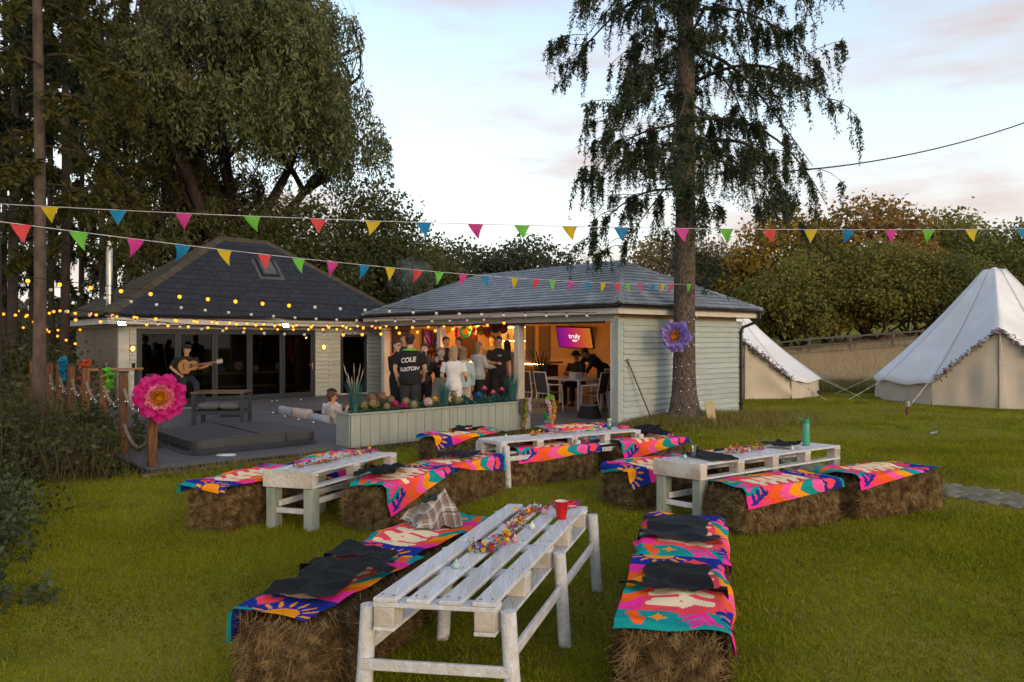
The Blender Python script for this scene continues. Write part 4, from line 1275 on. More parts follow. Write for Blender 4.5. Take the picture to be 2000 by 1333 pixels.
    put(e2 & (heart(1.22, .36, .10) | heart(1.20, .10, .09)), 'coral')
    sc = (1.41, .62)
    put(e2 & ell(sc[0], sc[1], .12, .13), 'amber')
    for k in range(8):
        a = R(98 + k * 23.5)
        p, q2 = (sc[0] + .15 * math.cos(a), sc[1] + .16 * math.sin(a)), (sc[0] + .22 * math.cos(a), sc[1] + .235 * math.sin(a))
        put(e2 & stroke([p, q2], .013), 'amber')
    put(e2 & (X > 1.385) & (Y < .40), 'teal')
    return col

def towel(key, label, su=0.0, sv=0.0, rot=0.0, flip=False, amp=.010, seed=0, bl=None, hang=1.0):
    x0, y0, ang, L = BALES[key]
    hx, hy = L / 2 + .034, BWd / 2 + .034
    na, nb = 124, 76
    s, t = np.meshgrid(np.linspace(0, 1, na + 1), np.linspace(0, 1, nb + 1))
    px, py = (s.ravel() - .5) * TPL, (t.ravel() - .5) * TPW
    if flip: px, py = -px, -py
    cr_, sr_ = math.cos(R(rot)), math.sin(R(rot))
    X, Y = su + px * cr_ - py * sr_, sv + px * sr_ + py * cr_
    nw_ = noise_fn(440 + seed, 5, 2, 6); Pw = np.stack([X, Y, X * 0], 1); X, Y = X + nw_(Pw) * .022, Y + nw_(Pw + 9) * .022
    nz1 = noise_fn(500 + seed, 7, 4, 11); nz2 = noise_fn(700 + seed, 8, 12, 34)
    P = np.stack([X, Y, X * 0], 1)
    wr = nz1(P) * amp * 1.5 + nz2(P) * amp * .8
    rd = .035
    def edge(a, h):
        sg = np.sign(a); m = np.abs(a)
        over = np.maximum(0, m - (h - rd))
        th = np.minimum(over / rd, math.pi / 2)
        flat = np.minimum(m, h - rd) + rd * np.sin(th)
        drop = rd * (1 - np.cos(th)) + np.maximum(0, over - rd * math.pi / 2)
        return sg * flat, drop
    ax, dx = edge(X, hx); ay, dy = edge(Y, hy)
    drop = np.where(dx > dy, dx + .35 * dy, dy + .35 * dx) * hang
    Z = BH + .034 + .010 + np.abs(wr) * 1.1 - drop
    flare = np.minimum(drop, .3)
    ax = ax + np.sign(X) * np.where(dx > .02, np.abs(wr) * 1.6 + flare * .06, 0) + np.where(dy > .03, nz2(P * .7) * .012, 0)
    ay = ay + np.sign(Y) * np.where(dy > .02, np.abs(wr) * 1.6 + flare * .06, 0) + np.where(dx > .03, nz2(P * .7 + 3) * .012, 0)
    Z = np.maximum(Z, .012)
    V = np.stack([ax, ay, Z], 1)
    ii, jj = np.meshgrid(np.arange(na), np.arange(nb)); q = (jj * (na + 1) + ii).ravel()
    fc = np.stack([q, q + 1, q + na + 2, q + na + 1], 1)
    me = fast_mesh('towel', V, fc, True)
    fs_, ft = (s.ravel()[fc].mean(1), t.ravel()[fc].mean(1))
    col = towel_print(fs_, ft)
    ca = me.color_attributes.new('print', 'FLOAT_COLOR', 'CORNER')
    c4 = np.ones((len(fc), 4, 4), dtype=np.float32); c4[:, :, :3] = col[:, None, :]
    ca.data.foreach_set('color', c4.ravel())
    o = link('beach_towel', me, M_towel, None, (x0, y0, 0), (0, 0, ang))
    tag(o, label, 'towel', 'printed towels on the hay bales')
    return o
towel('A', 'bright printed towel with hearts and sun, on the nearest left bale', .03, .10, -3, True, .012, 1)
towel('B', 'bright printed towel under the plaid shirt', -.02, .06, -6, True, .014, 2)
towel('C', 'bright printed towel under the black shirt nearest the camera on the right', .0, -.07, 2, False, .012, 3)
towel('D', 'bright printed towel under the larger black shirt in the right foreground', -.0, -.06, -2, False, .012, 4)
towel('E', 'bright printed towel on the leftmost bale, with cream lettering', -.02, .03, -4, True, .010, 5)
towel('F', 'printed towel on the bale hidden behind the left sage-legged table', .05, -.10, 10, True, .014, 6)
towel('G', 'printed towel with blue leaves hanging beside two black shirts', .03, -.10, 14, False, .011, 7)
towel('H', 'printed towel under the black shirt on the bale left of the far table', -.06, -.04, -10, False, .012, 8)
towel('I', 'printed towel on the bale left of the green bottle table', -.03, -.06, 10, True, .010, 9)
towel('J', 'printed towel on the bale behind the green bottle table', .02, .0, -4, False, .012, 10)
towel('K', 'smooth printed towel with blue leaf corner hanging down, right of the green bottle table', .0, -.08, 5, False, .009, 11)
towel('L', 'printed towel on the bale beside the path', -.08, .0, 7, False, .013, 12)
towel('M', 'printed towel on the bale in front of the far table', .12, -.08, 4, False, .012, 13)
towel('N', 'printed towel on the bale at the right end of the far table', .04, -.10, 8, False, .014, 14)
towel('O', 'crumpled printed towel on the bale behind the left end of the far table', .0, -.02, 12, True, .02, 15)
towel('P', 'printed towel on the bale seen through the far table', .0, -.1, 0, False, .014, 16)

# ---------------------------------------------------------------- clothes left on the bales and tables
M_cloth = pm('black_jersey', (0.008, 0.009, 0.012), (0.005, 0.006, 0.008), scale=14, spec=.2, rough=0.7, bump=.2, bscale=220)
M_clothn = pm('navy_black_jersey', (0.010, 0.011, 0.017), (0.007, 0.008, 0.012), scale=14, spec=.25, rough=0.65, bump=.2, bscale=220)
M_tagw = pm('care_label', (.7, .7, .68), rough=.8)
def tshirt(x, y, z, rot, label, sx=1.0, sy=1.0, amp=.012, seed=0, mat=None, hx=9, hy=9, bang=0.0, tagl=False, bx=0, by=0):
    """T-shirt thrown down flat; droops past the half-extents hx/hy of the bale below (centre bx,by, angle bang)."""
    n = 84
    a, b = np.meshgrid(np.linspace(-.5, .5, n + 1), np.linspace(-.5, .5, n + 1))
    X, Y = a.ravel() * .84, b.ravel() * .70
    # outline: body + sleeves
    body = np.abs(X) < .265 + .01 * np.sin(Y * 20)
    sl = (Y > .10) & (np.abs(X) < .42 - np.maximum(0, .2 - Y) * .35) & (Y < .345 - np.maximum(0, np.abs(X) - .12) * .32) & (Y > .30 - (np.abs(X) - .2) * .9 - .09)
    neck = (X / .085) ** 2 + ((Y - .36) / .05) ** 2 < 1
    keep = (body & (Y < .34) | sl) & ~neck
    X2, Y2 = X * sx, Y * sy
    nz1 = noise_fn(900 + seed, 7, 5, 12); nz2 = noise_fn(950 + seed, 8, 14, 40)
    P = np.stack([X2 * 1.0, Y2 * 1.0, X * 0], 1)
    nz3 = noise_fn(980 + seed, 6, 30, 70)
    w = np.abs(nz1(P)) * amp * 1.5 + (1 - np.abs(nz2(P))) * amp * .7 + nz3(P) * amp * .22 + (1 - np.minimum(1, np.abs(nz2(P * .6 + 7)) * 1.6)) ** 2 * amp * .6
    X2 = X2 + nz2(P + 5) * amp * .8; Y2 = Y2 + nz1(P + 2) * amp * .8
    # droop
    ca, sa = math.cos(rot), math.sin(rot)
    WX, WY = x + X2 * ca - Y2 * sa, y + X2 * sa + Y2 * ca
    cb, sb = math.cos(bang), math.sin(bang)
    lx, ly = (WX - bx) * cb + (WY - by) * sb, -(WX - bx) * sb + (WY - by) * cb
    ox, oy = np.maximum(0, np.abs(lx) - hx), np.maximum(0, np.abs(ly) - hy)
    lx = np.sign(lx) * np.where(ox > 0, hx + .035 + .12 * ox, np.abs(lx)); ly = np.sign(ly) * np.where(oy > 0, hy + .035 + .12 * oy, np.abs(ly))
    drop = np.maximum(ox, oy) * .9
    WX, WY = bx + lx * cb - ly * sb, by + lx * sb + ly * cb
    V = np.stack([WX - x, WY - y, np.maximum(w, -.002) - drop], 1)
    ii, jj = np.meshgrid(np.arange(n), np.arange(n)); q = (jj * (n + 1) + ii).ravel()
    fc = np.stack([q, q + 1, q + n + 2, q + n + 1], 1)
    fc = fc[keep[fc].all(1)]
    me = fast_mesh('shirt', V, fc, True)
    bm = bmesh.new(); bm.from_mesh(me)
    bmesh.ops.delete(bm, geom=[vv for vv in bm.verts if not vv.link_faces], context='VERTS')
    bm.to_mesh(me); bm.free()
    o = link('tshirt', me, mat or M_cloth, None, (x, y, z))
    tag(o, label, 'shirt', 'black shirts left lying about')
    if tagl:
        MB().box((0, 0, 0), (.028, .04, .002)).build('care_label', M_tagw, o, (.29 * sa * sy * 1.0, -.29 * ca * sy, .045), (R(-12), 0, rot))
    return o
def on_bale(key, lx, ly, lrot, label, **k):
    x0, y0, ang, L = BALES[key]
    ca, sa = math.cos(ang), math.sin(ang)
    tshirt(x0 + lx * ca - ly * sa, y0 + lx * sa + ly * ca, BH + .058, ang + R(lrot), label, hx=L / 2, hy=BWd / 2, bang=ang, bx=x0, by=y0, **k)
on_bale('A', -.06, .02, -90, 'black shirt spread over the nearest left towel', seed=1, sx=.70, sy=.9, amp=.03)
on_bale('A', .40, .08, 80, 'rumpled black shirt at the far end of the nearest left towel', seed=2, sx=.74, sy=.36, amp=.034)
on_bale('C', .06, -.02, 92, 'black shirt lying open on the nearest right towel, sleeves spread', seed=3, sx=.70, sy=.66, amp=.022, tagl=False)
on_bale('D', -.02, .04, 88, 'large faded black shirt with white care label on the right foreground row', seed=4, sx=.78, sy=.86, amp=.026, mat=M_clothn, tagl=True)
on_bale('G', -.26, .10, 20, 'bunched black shirt nearest on the two-shirt bale', seed=5, sx=.55, sy=.5, amp=.045)
on_bale('G', .04, .14, 60, 'folded black shirt at the middle of the two-shirt bale', seed=6, sx=.5, sy=.5, amp=.04)
on_bale('H', .02, .04, 10, 'crumpled black shirt on the bale left of the far table', seed=7, sx=.72, sy=.6, amp=.034)
on_bale('M', -.12, .12, 10, 'black shirt on the left of the towel in front of the far table', seed=8, sx=.6, sy=.5, amp=.02)
on_bale('M', .42, .14, 15, 'black shirt on the right of the towel in front of the far table', seed=9, sx=.55, sy=.5, amp=.022)
on_bale('N', .18, .02, 0, 'bunched black shirt hanging over the towel at the far table right end', seed=10, sx=.66, sy=.7, amp=.05)
on_bale('O', .14, .05, 30, 'black shirt on the crumpled towel behind the far table', seed=11, sx=.62, sy=.6, amp=.04)
on_bale('J', -.42, -.1, 70, 'black shirt seen under the green bottle table', seed=12, sx=.5, sy=.5, amp=.03)
# plaid shirt heap
m = bpy.data.materials.new('plaid_flannel'); m.use_nodes = True; MATS['plaid'] = m
n, l = m.node_tree.nodes, m.node_tree.links
bs = n['Principled BSDF']; bs.inputs['Roughness'].default_value = .95
uvn = n.new('ShaderNodeTexCoord'); sp = n.new('ShaderNodeSeparateXYZ'); l.new(uvn.outputs['UV'], sp.inputs[0])
def stripes(ch, freq, thr, ofs=0.0):
    a = n.new('ShaderNodeMath'); a.operation = 'MULTIPLY_ADD'; a.inputs[1].default_value = freq; a.inputs[2].default_value = ofs; l.new(sp.outputs[ch], a.inputs[0])
    f_ = n.new('ShaderNodeMath'); f_.operation = 'FRACT'; l.new(a.outputs[0], f_.inputs[0])
    g_ = n.new('ShaderNodeMath'); g_.operation = 'LESS_THAN'; g_.inputs[1].default_value = thr; l.new(f_.outputs[0], g_.inputs[0])
    return g_.outputs[0]
col = None
base = n.new('ShaderNodeRGB'); base.outputs[0].default_value = (.33, .30, .28, 1); col = base.outputs[0]
for (ch, fr, th, of, c, fac) in (('X', 6, .42, 0, (.15, .085, .05), .62), ('Y', 6, .42, .1, (.15, .085, .05), .62), ('X', 6, .08, .55, (.03, .035, .045), .85), ('Y', 6, .08, .6, (.03, .035, .045), .85), ('X', 6, .04, .3, (.6, .58, .52), .8), ('Y', 6, .04, .35, (.6, .58, .52), .8)):
    st = stripes(ch, fr, th, of); k = n.new('ShaderNodeMath'); k.operation = 'MULTIPLY'; k.inputs[1].default_value = fac; l.new(st, k.inputs[0])
    mx = n.new('ShaderNodeMixRGB'); mx.inputs['Color2'].default_value = (*c, 1); l.new(k.outputs[0], mx.inputs['Fac']); l.new(col, mx.inputs['Color1']); col = mx.outputs['Color']
l.new(col, bs.inputs['Base Color'])
na = 60
s, t = np.meshgrid(np.linspace(-1, 1, na + 1), np.linspace(-1, 1, na + 1)); s, t = s.ravel(), t.ravel()
n1_, n2_ = noise_fn(77, 7, 2, 5), noise_fn(78, 9, 6, 15)
P = np.stack([s, t, s * 0], 1)
rr = np.hypot(s, t * 1.0)
X = s * .20 * (1 + .26 * n1_(P)); Y = t * .17 * (1 + .26 * n1_(P + 4))
Z = .205 * np.clip(1 - (np.maximum(np.abs(s), np.abs(t)) ** 2.6), 0, 1) * (.76 + .42 * n1_(P * 1.7 + 9)) + .034 * n2_(P) + .012
X = X + .03 * n2_(P * .8 + 1); Y = Y + .03 * n2_(P * .8 + 6)
Z = np.maximum(Z, .004)
ii, jj = np.meshgrid(np.arange(na), np.arange(na)); q = (jj * (na + 1) + ii).ravel()
fc = np.stack([q, q + 1, q + na + 2, q + na + 1], 1)
me = fast_mesh('plaid_shirt', np.stack([X, Y, Z], 1), fc, True)
ul = me.uv_layers.new(); uvs = np.stack([s * .5 + .12 * t, t * .5 - .1 * s], 1)[fc.ravel()].astype(np.float32); ul.data.foreach_set('uv', uvs.ravel())
pl = BALES['B']
o = link('plaid_shirt', me, m, None, (pl[0] + .06, pl[1] + .22, BH + .058), (0, 0, R(25)))
tag(o, 'brown and grey plaid flannel shirt heaped on the towel beside the near table', 'shirt')
MB().tube([(-.10, -.02, .17), (-.03, -.05, .185), (.02, .02, .19), (-.04, .06, .185)], [.03, .036, .034, .02], 8, sq=.5).build('dark_collar', pm('dark_green_lining', (.012, .03, .026), rough=.9), o)

# ---------------------------------------------------------------- small things on the tables
M_red = pm('red_cup', (.55, .012, .018), (.48, .01, .014), rough=.3, scale=3); M_cupin = pm('cup_white_inside', (.75, .68, .66), rough=.4)
t = thing('party_cup', 'red plastic party cup on the nearest white pallet table', 'cup', A1.w(A1.W - .09, A1.L * .80, h1 + .001))
MB().lathe([(.001, 0), (.032, 0), (.034, .012), (.046, .112), (.0485, .114), (.0485, .119), (.045, .119)], n=24).build('cup', M_red, t)
MB().lathe([(.0445, .118), (.032, .006), (.001, .006)], n=24).build('inside', M_cupin, t)
M_wax = {'pink': pm('wax_pink', (.75, .38, .42), rough=.5), 'white': pm('wax_white', (.72, .72, .70), rough=.5), 'mint': pm('wax_mint', (.45, .66, .62), rough=.5)}
def tealight(A, h, fx, fy, c, label):
    t = thing('tealight', label, 'candle', A.w(fx * A.W, fy * A.L, h + .001), 0, 'candles on the pallet tables')
    MB().lathe([(.001, 0), (.0185, 0), (.0190, .026), (.017, .028), (.001, .025)], n=14).build('wax', M_wax[c], t)
    MB().lathe([(.004, .025), (.005, .034), (.003, .044), (.0005, .05)], n=8).build('flame_tip', pm('flame_plastic', (.8, .78, .74), rough=.3), t)
tealight(A1, h1, .36, .24, 'mint', 'mint candle nearest the camera on the near white table')
tealight(A1, h1, .62, .50, 'pink', 'pink candle right of the flowers on the near white table')
tealight(A1, h1, .64, .66, 'white', 'white candle in the middle of the near white table')
tealight(A1, h1, .58, .86, 'pink', 'pink candle near the far flowers on the near white table')
tealight(A1, h1, .40, .93, 'white', 'white candle at the far end of the near white table')
tealight(A3, h3, .45, .48, 'white', 'white candle left of the flowers end on the green bottle table')
tealight(A3, h3, .75, .70, 'white', 'white candle in front of the black cloth on the green bottle table')
tealight(A3, h3, .3, .10, 'mint', 'mint candle near the plastic cup on the green bottle table')
tealight(A4, h4, .3, .14, 'white', 'white candle at the left end of the far pallet table')
tealight(A2, h2, .35, .55, 'mint', 'mint candle among the flowers on the left sage-legged table')

FC = dict(f_mag=(.62, .03, .22), f_yel=(.75, .42, .02), f_red=(.55, .03, .02), f_pur=(.20, .03, .24), f_wht=(.75, .72, .70), f_pnk=(.80, .18, .30))
MF = {k: pm(k, c, tuple(x * .7 for x in c), rough=.7, scale=20) for k, c in FC.items()}
M_fl = leafmat('garland_leaf', (.06, .12, .025), (.035, .075, .02), c3=(.11, .16, .04), trans=.2, scale=8)
def flower_geo(mb, p, r, nrm, petals=5, mi=0):
    nrm = Vector(nrm).normalized(); x = nrm.orthogonal().normalized(); y = nrm.cross(x)
    for k in range(petals):
        a = 6.283 * k / petals
        d = x * math.cos(a) + y * math.sin(a); e = nrm.cross(d)
        mb.add([p, p + d * r * .55 + e * r * .36 + nrm * r * .22, p + d * r + nrm * r * .12, p + d * r * .55 - e * r * .36 + nrm * r * .22], [(0, 1, 2, 3)])
    mb.add([p + nrm * r * .15 + x * r * .22, p + nrm * r * .15 + y * r * .22, p + nrm * r * .15 - x * r * .22, p + nrm * r * .15 - y * r * .22, p + nrm * r * .4], [(0, 1, 4), (1, 2, 4), (2, 3, 4), (3, 0, 4)])
def garland(A, h, pts, label, nfl, nlf, seed, keys=('f_mag', 'f_yel', 'f_red', 'f_pur', 'f_yel'), hh=.05):
    g = np.random.default_rng(seed)
    o0 = A.w(pts[0][0] * A.W, pts[0][1] * A.L, h)
    t = thing('flower_garland', label, 'garland', o0, 0, 'flower garlands on the pallet tables')
    W = [A.w(a * A.W, b * A.L, h + .012) - o0 for a, b in pts]
    cum = np.linspace(0, len(W) - 1, 40)
    line = [W[min(int(c), len(W) - 2)].lerp(W[min(int(c), len(W) - 2) + 1], c - min(int(c), len(W) - 2)) for c in cum]
    MB().tube([p + Vector((0, 0, .004)) for p in line], .003, 5).build('stem', M_fl, t)
    def rp(): 
        p = line[int(g.integers(0, 40))] + Vector((g.normal(0, .024), g.normal(0, .024), 0)); p.z = .008 + abs(g.normal(0, hh * .55)); return p
    for k in keys:
        b = MB()
        for i in range(max(2, nfl // len(keys))): flower_geo(b, rp(), g.uniform(.012, .021), (g.normal(0, .6), g.normal(0, .6) - .3, 1), 5 + int(g.integers(0, 2)))
        b.build('blossoms', MF[k], t, kind='stuff')
    b = MB()
    for i in range(nlf):
        p = rp(); d = Vector((g.normal(), g.normal(), abs(g.normal()) * .6)).normalized(); e = d.orthogonal().normalized(); r = g.uniform(.014, .03)
        b.add([p, p + d * r * .5 + e * r * .2, p + d * r, p + d * r * .5 - e * r * .2], [(0, 1, 2, 3)])
    b.build('leaves', M_fl, t, kind='stuff')
garland(A1, h1, [(.30, .40), (.44, .38), (.52, .42), (.48, .55), (.46, .66), (.40, .78), (.44, .86), (.58, .93)], 'bright flower garland along the near white pallet table', 120, 240, 3, hh=.045)
garland(A2, h2, [(.42, .12), (.5, .25), (.55, .40), (.5, .55), (.45, .75), (.5, .92)], 'bright flower garland along the left sage-legged table', 90, 150, 4)
garland(A3, h3, [(.40, .33), (.45, .42), (.4, .52), (.45, .60)], 'bright flower garland on the green bottle table', 75, 120, 5, hh=.06)
garland(A4, h4, [(.5, .27), (.4, .38), (.5, .50), (.55, .58)], 'yellow and red flower garland on the left half of the far table', 70, 90, 6, ('f_yel', 'f_red', 'f_mag', 'f_yel'))
garland(A4, h4, [(.5, .66), (.55, .78)], 'small mixed flower garland on the right half of the far table', 30, 50, 7, ('f_wht', 'f_red', 'f_yel'))
# green bottle
M_gb = pm('green_bottle', (.07, .36, .24), (.06, .31, .21), rough=.35, scale=2); M_gl = pm('green_bottle_lid', (.02, .24, .10), (.016, .2, .08), rough=.4)
p = A3.w(A3.W * .55, A3.L * .88, h3 + .001)
t = thing('drinks_bottle', 'mint green tall drinks bottle with dark green lid on the right table', 'bottle', p)
MB().lathe([(.001, 0), (.038, 0), (.040, .01), (.040, .235), (.036, .25)], n=20).build('body', M_gb, t)
MB().lathe([(.037, .245), (.037, .285), (.03, .292), (.001, .292)], n=20).build('lid', M_gl, t)
MB().tube([(.02, 0, .285), (.02, 0, .33)], .011, 8).build('spout', M_gl, t)
MB().tube([(-.03, 0, .285), (-.075, 0, .308), (-.085, 0, .30)], .008, 6).build('carry_loop', M_gl, t)
# plastic cups
M_clear = glassmat('clear_plastic', (.93, .94, .94), .10); M_dregs = pm('beer_dregs', (.55, .50, .35), rough=.3)
def clearcup(loc, label, rot=(0, 0, 0), dregs=True):
    t = thing('plastic_cup', label, 'cup', loc); t.rotation_euler = rot
    MB().lathe([(.001, .002), (.028, .002), (.041, .105), (.043, .107), (.041, .109), (.0395, .104), (.0265, .006)], n=20).build('cup', M_clear, t)
    if dregs: MB().lathe([(.001, .006), (.026, .006), (.0275, .016), (.001, .016)], n=16).build('dregs', M_dregs, t)
clearcup(A3.w(A3.W * .40, A3.L * .13, h3 + .022), 'clear plastic cup standing at the left end of the green bottle table')
pc_ = at(1818, 851, 0); clearcup((pc_.x, pc_.y, hz(pc_.x, pc_.y) + .05), 'clear plastic cup lying on the lawn on the right', (R(80), R(12), R(70)), False)
pc_ = at(356, 926, 0); clearcup((pc_.x, pc_.y, hz(pc_.x, pc_.y) + .05), 'plastic cup lying in the grass below the deck corner', (R(85), 0, R(20)), False)
# black cloths and bag on tables
p = A3.w(A3.W * .5, A3.L * .20, h3 + .006)
tshirt(p.x, p.y, p.z, R(20), 'black shirt folded under the plastic cup at the table end', sx=.6, sy=.7, amp=.018, seed=21, hx=A3.L / 2, hy=A3.W / 2, bang=math.atan2(A3.ey.y, A3.ey.x), bx=A3.w(A3.W / 2, A3.L / 2, 0).x, by=A3.w(A3.W / 2, A3.L / 2, 0).y)
p = A3.w(A3.W * .5, A3.L * .72, h3 + .006)
tshirt(p.x, p.y, p.z, R(30), 'crumpled black shirt behind the flowers on the green bottle table', sx=.5, sy=.42, amp=.045, seed=22)
# can, crisp packet, wristbands
p = A4.w(A4.W * .45, A4.L * .86, h4 + .001)
t = thing('drinks_can', 'tall blue white and green drinks can on the far table', 'can', p)
MB().lathe([(.001, .002), (.026, 0), (.031, .01), (.031, .055)], n=16).build('lower_band', pm('can_green', (.08, .30, .10), rough=.3, metallic=.4), t)
MB().lathe([(.031, .055), (.031, .125)], n=16).build('label_band', pm('can_blue', (.03, .12, .42), (.5, .5, .5), rough=.3, metallic=.3, scale=12), t)
MB().lathe([(.031, .125), (.031, .145), (.026, .155), (.001, .152)], n=16).build('top', pm('can_top', (.25, .42, .2), rough=.3, metallic=.6), t)
def loops(A, h, fx, fy, cols, label, seed, r=.05):
    g = np.random.default_rng(seed); o0 = A.w(fx * A.W, fy * A.L, h)
    t = thing('paper_lei', label, 'garland', o0)
    for i, c in enumerate(cols):
        ph = g.uniform(0, 6); ex, ey = g.normal(0, .03), g.normal(0, .03)
        pts = [(ex + math.cos(a) * r * (1 + .2 * math.sin(3 * a + ph)), ey + math.sin(a) * r * .7, .012 + .01 * (i % 3) + .006 * math.sin(2 * a + ph)) for a in np.linspace(0, 6.283, 22)]
        MB().tube(pts, .008, 6, caps=False).build('loop', c, t)
loops(A4, h4, .5, .95, [MF['f_mag'], MF['f_pnk'], MF['f_mag']], 'pink paper lei at the right end of the far table', 1, .07)
loops(A1, h1, .72, .97, [MF['f_red'], MF['f_pur'], MF['f_red'], MF['f_pnk']], 'red and purple woven bands beyond the red cup', 2, .06)
loops(A2, h2, .5, .96, [MF['f_pnk'], MF['f_pur']], 'pink paper lei at the far end of the left sage-legged table', 3, .06)
p = A2.w(A2.W * .42, A2.L * .38, h2 + .002)
nzc = noise_fn(41, 7, 8, 25)
s, t_ = np.meshgrid(np.linspace(-1, 1, 18), np.linspace(-1, 1, 14)); s, t_ = s.ravel(), t_.ravel()
Pq = np.stack([s * .1, t_ * .08, s * 0], 1)
V = np.stack([s * .09 + .012 * nzc(Pq * 2), t_ * .055 + .012 * nzc(Pq * 2 + 1), .055 + .05 * np.abs(s) * (s > 0) + .02 * nzc(Pq * 3 + 2) - .04 * t_ ** 2], 1); V[:, 2] = np.maximum(V[:, 2], .003)
ii, jj = np.meshgrid(np.arange(17), np.arange(13)); q = (jj * 18 + ii).ravel()
o = link('foil_packet', fast_mesh('foil_packet', V, np.stack([q, q + 1, q + 19, q + 18], 1), True), pm('foil', (.7, .72, .75), (.16, .17, .2), rough=.25, metallic=.8, scale=9), None, p)
tag(o, 'crumpled silver packet on the left sage-legged table', 'packet')
# ================================================================== THINGS ON AND ROUND THE DECK
DZ = .101
M_postw = pm('fence_post_timber', (0.20, 0.085, 0.035), (0.11, 0.048, 0.022), scale=3, stretch=(7, 7, 1), rough=0.75, bump=0.4, rand=.12, c3=(.07, .035, .02), s3=4)
M_rope = pm('manila_rope', (0.30, 0.255, 0.19), (0.15, 0.125, 0.09), scale=60, stretch=(1, 1, 1), rough=0.95, bump=0.9, bscale=120)
rf = site('rope_fence', 'brown square post fence with thick sagging ropes along the deck edge', 'fence')
PV = [.72, 2.15, 3.35, 4.6, 5.75, 6.85, 7.85, 8.9, 9.9]
PU = -8.62
for v in PV:
    o = MB().span((PU - .055, v - .055, .02), (PU + .055, v + .055, 1.30), bev=.006).build('post', M_postw, rf)
    MB().span((PU - .065, v - .065, 1.3005), (PU + .065, v + .065, 1.325), bev=.006).build('post_cap', pm('post_cap', (.05, .032, .022), rough=.8), o)
def rope_tube(pts, r):
    b = MB(); b.tube(pts, r, 10)
    for k in range(3):       # twisted strands
        st = []
        for i, p in enumerate(pts):
            tt = (Vector(pts[min(i + 1, len(pts) - 1)]) - Vector(pts[max(0, i - 1)])).normalized()
            x = tt.cross(Vector((0, 0, 1))).normalized(); y = x.cross(tt)
            a = i * 1.1 + k * 2.094
            st.append(Vector(p) + (x * math.cos(a) + y * math.sin(a)) * r * .62)
        b.tube(st, r * .55, 6)
    return b
for i in range(len(PV) - 1):
    a, b2 = PV[i], PV[i + 1]
    for (z, sg) in ((1.05, .26), (.52, .24)):
        if i == 0: zb = z - (.0 if z > .8 else .0)
        rope_tube(sag_pts((PU, a + .04, z), (PU, b2 - .04, z), sg + .03 * math.sin(i * 2.3 + z), 22), .024).build('rope', M_rope, rf)
# fairy lights wound along the top rope
M_led = emat('cool_led', (.95, .95, 1.0), .4, (.8, .8, .85))
fl = site('fairy_lights', 'string of tiny white fairy lights wound along the rope fence', 'string lights')
pts = []
for i in range(len(PV) - 1):
    for k, p in enumerate(sag_pts((PU, PV[i], 1.02), (PU, PV[i + 1], 1.02), .24, 14)[:-1]):
        pts.append(p + Vector((.03 * math.cos(k * 1.9), .0, .03 * math.sin(k * 1.9))))
MB().tube(pts, .0022, 4).build('wire', M_black, fl)
b = MB()
for p in pts[::1]: b.ball(p + Vector((-.005, 0, .004)), .0065, 4)
b.build('led_beads', M_led, fl, kind='stuff')

# tissue paper decorations
def tissue(name, c, c2): return leafmat(name, c, c2, trans=.35, scale=9)
def tissue_flower(loc, r, label, mats, face, seed, layers):
    """Big paper bloom: rings of crinkled cupped petals round a fringed centre."""
    t = thing('tissue_flower', label, 'paper flower', loc)
    t.rotation_euler = face
    g = np.random.default_rng(seed)
    for li, (rin, rout, n, mat, lift, wid, nm) in enumerate(layers):
        vs, fs = [], []
        for k in range(n):
            a = 6.283 * (k + .5 * (li % 2)) / n + g.normal(0, .08)
            L, w = (rout - rin) * g.uniform(.82, 1.14), wid * g.uniform(.75, 1.1)
            na, nb = 8, 8
            o = len(vs); ph = g.uniform(0, 6, 3)
            for i in range(na + 1):
                s = i / na
                for j in range(nb + 1):
                    q = j / nb * 2 - 1
                    ww = w * math.sin(min(1, .25 + s * .95) * math.pi * .62) ** .8
                    rr = rin + L * s * (1 - .30 * q * q * s) * (1 + .05 * math.sin(9 * q + ph[1]) * s)
                    z = lift[0] + (lift[1] - lift[0]) * s ** 1.4 - .10 * r * q * q * s * (1 if li % 2 else -.3) + r * (.075 * math.sin(6 * q + ph[0]) * s + .04 * math.sin(11 * s + ph[1]) + .05 * math.sin(13 * q + ph[2]) * s * s)
                    x, y = rr, q * ww
                    vs.append((x * math.cos(a) - y * math.sin(a), x * math.sin(a) + y * math.cos(a), z))
            for i in range(na):
                for j in range(nb):
                    kx = o + i * (nb + 1) + j
                    fs.append((kx, kx + 1, kx + nb + 2, kx + nb + 1))
        me = fast_mesh(nm, vs, np.array(fs), True)
        link(nm, me, mat, t, kind=None)
    return t
mg1, mg2 = tissue('tissue_magenta', (.66, .025, .30), (.52, .015, .22)), tissue('tissue_pink', (.86, .30, .48), (.74, .20, .38))
ylw = tissue('tissue_yellow', (.78, .42, .02), (.62, .22, .012))
fr = .325
p = S(PU, PV[0], 1.02); fpos = atd(312, 776, p.y - .10)
Lp = [(.12, fr * 1.02, 11, mg1, (.0, -.02), .105, 'outer_petals'), (.10, fr * .98, 10, mg1, (.03, .08), .10, 'outer_petals'), (.08, fr * .82, 9, mg1, (.06, .15), .09, 'outer_petals'),
      (.06, fr * .56, 16, mg2, (.08, .13), .05, 'inner_petals'), (.05, fr * .50, 18, mg2, (.09, .17), .04, 'inner_petals'), (.03, fr * .33, 26, ylw, (.11, .17), .016, 'centre_fringe'), (.02, fr * .26, 22, ylw, (.12, .19), .014, 'centre_fringe'), (.0, fr * .16, 16, ylw, (.13, .19), .012, 'centre_fringe')]
tissue_flower(fpos, fr, 'giant hot pink tissue flower with yellow centre on the deck corner post', None, (R(88), 0, R(24)), 3, Lp)
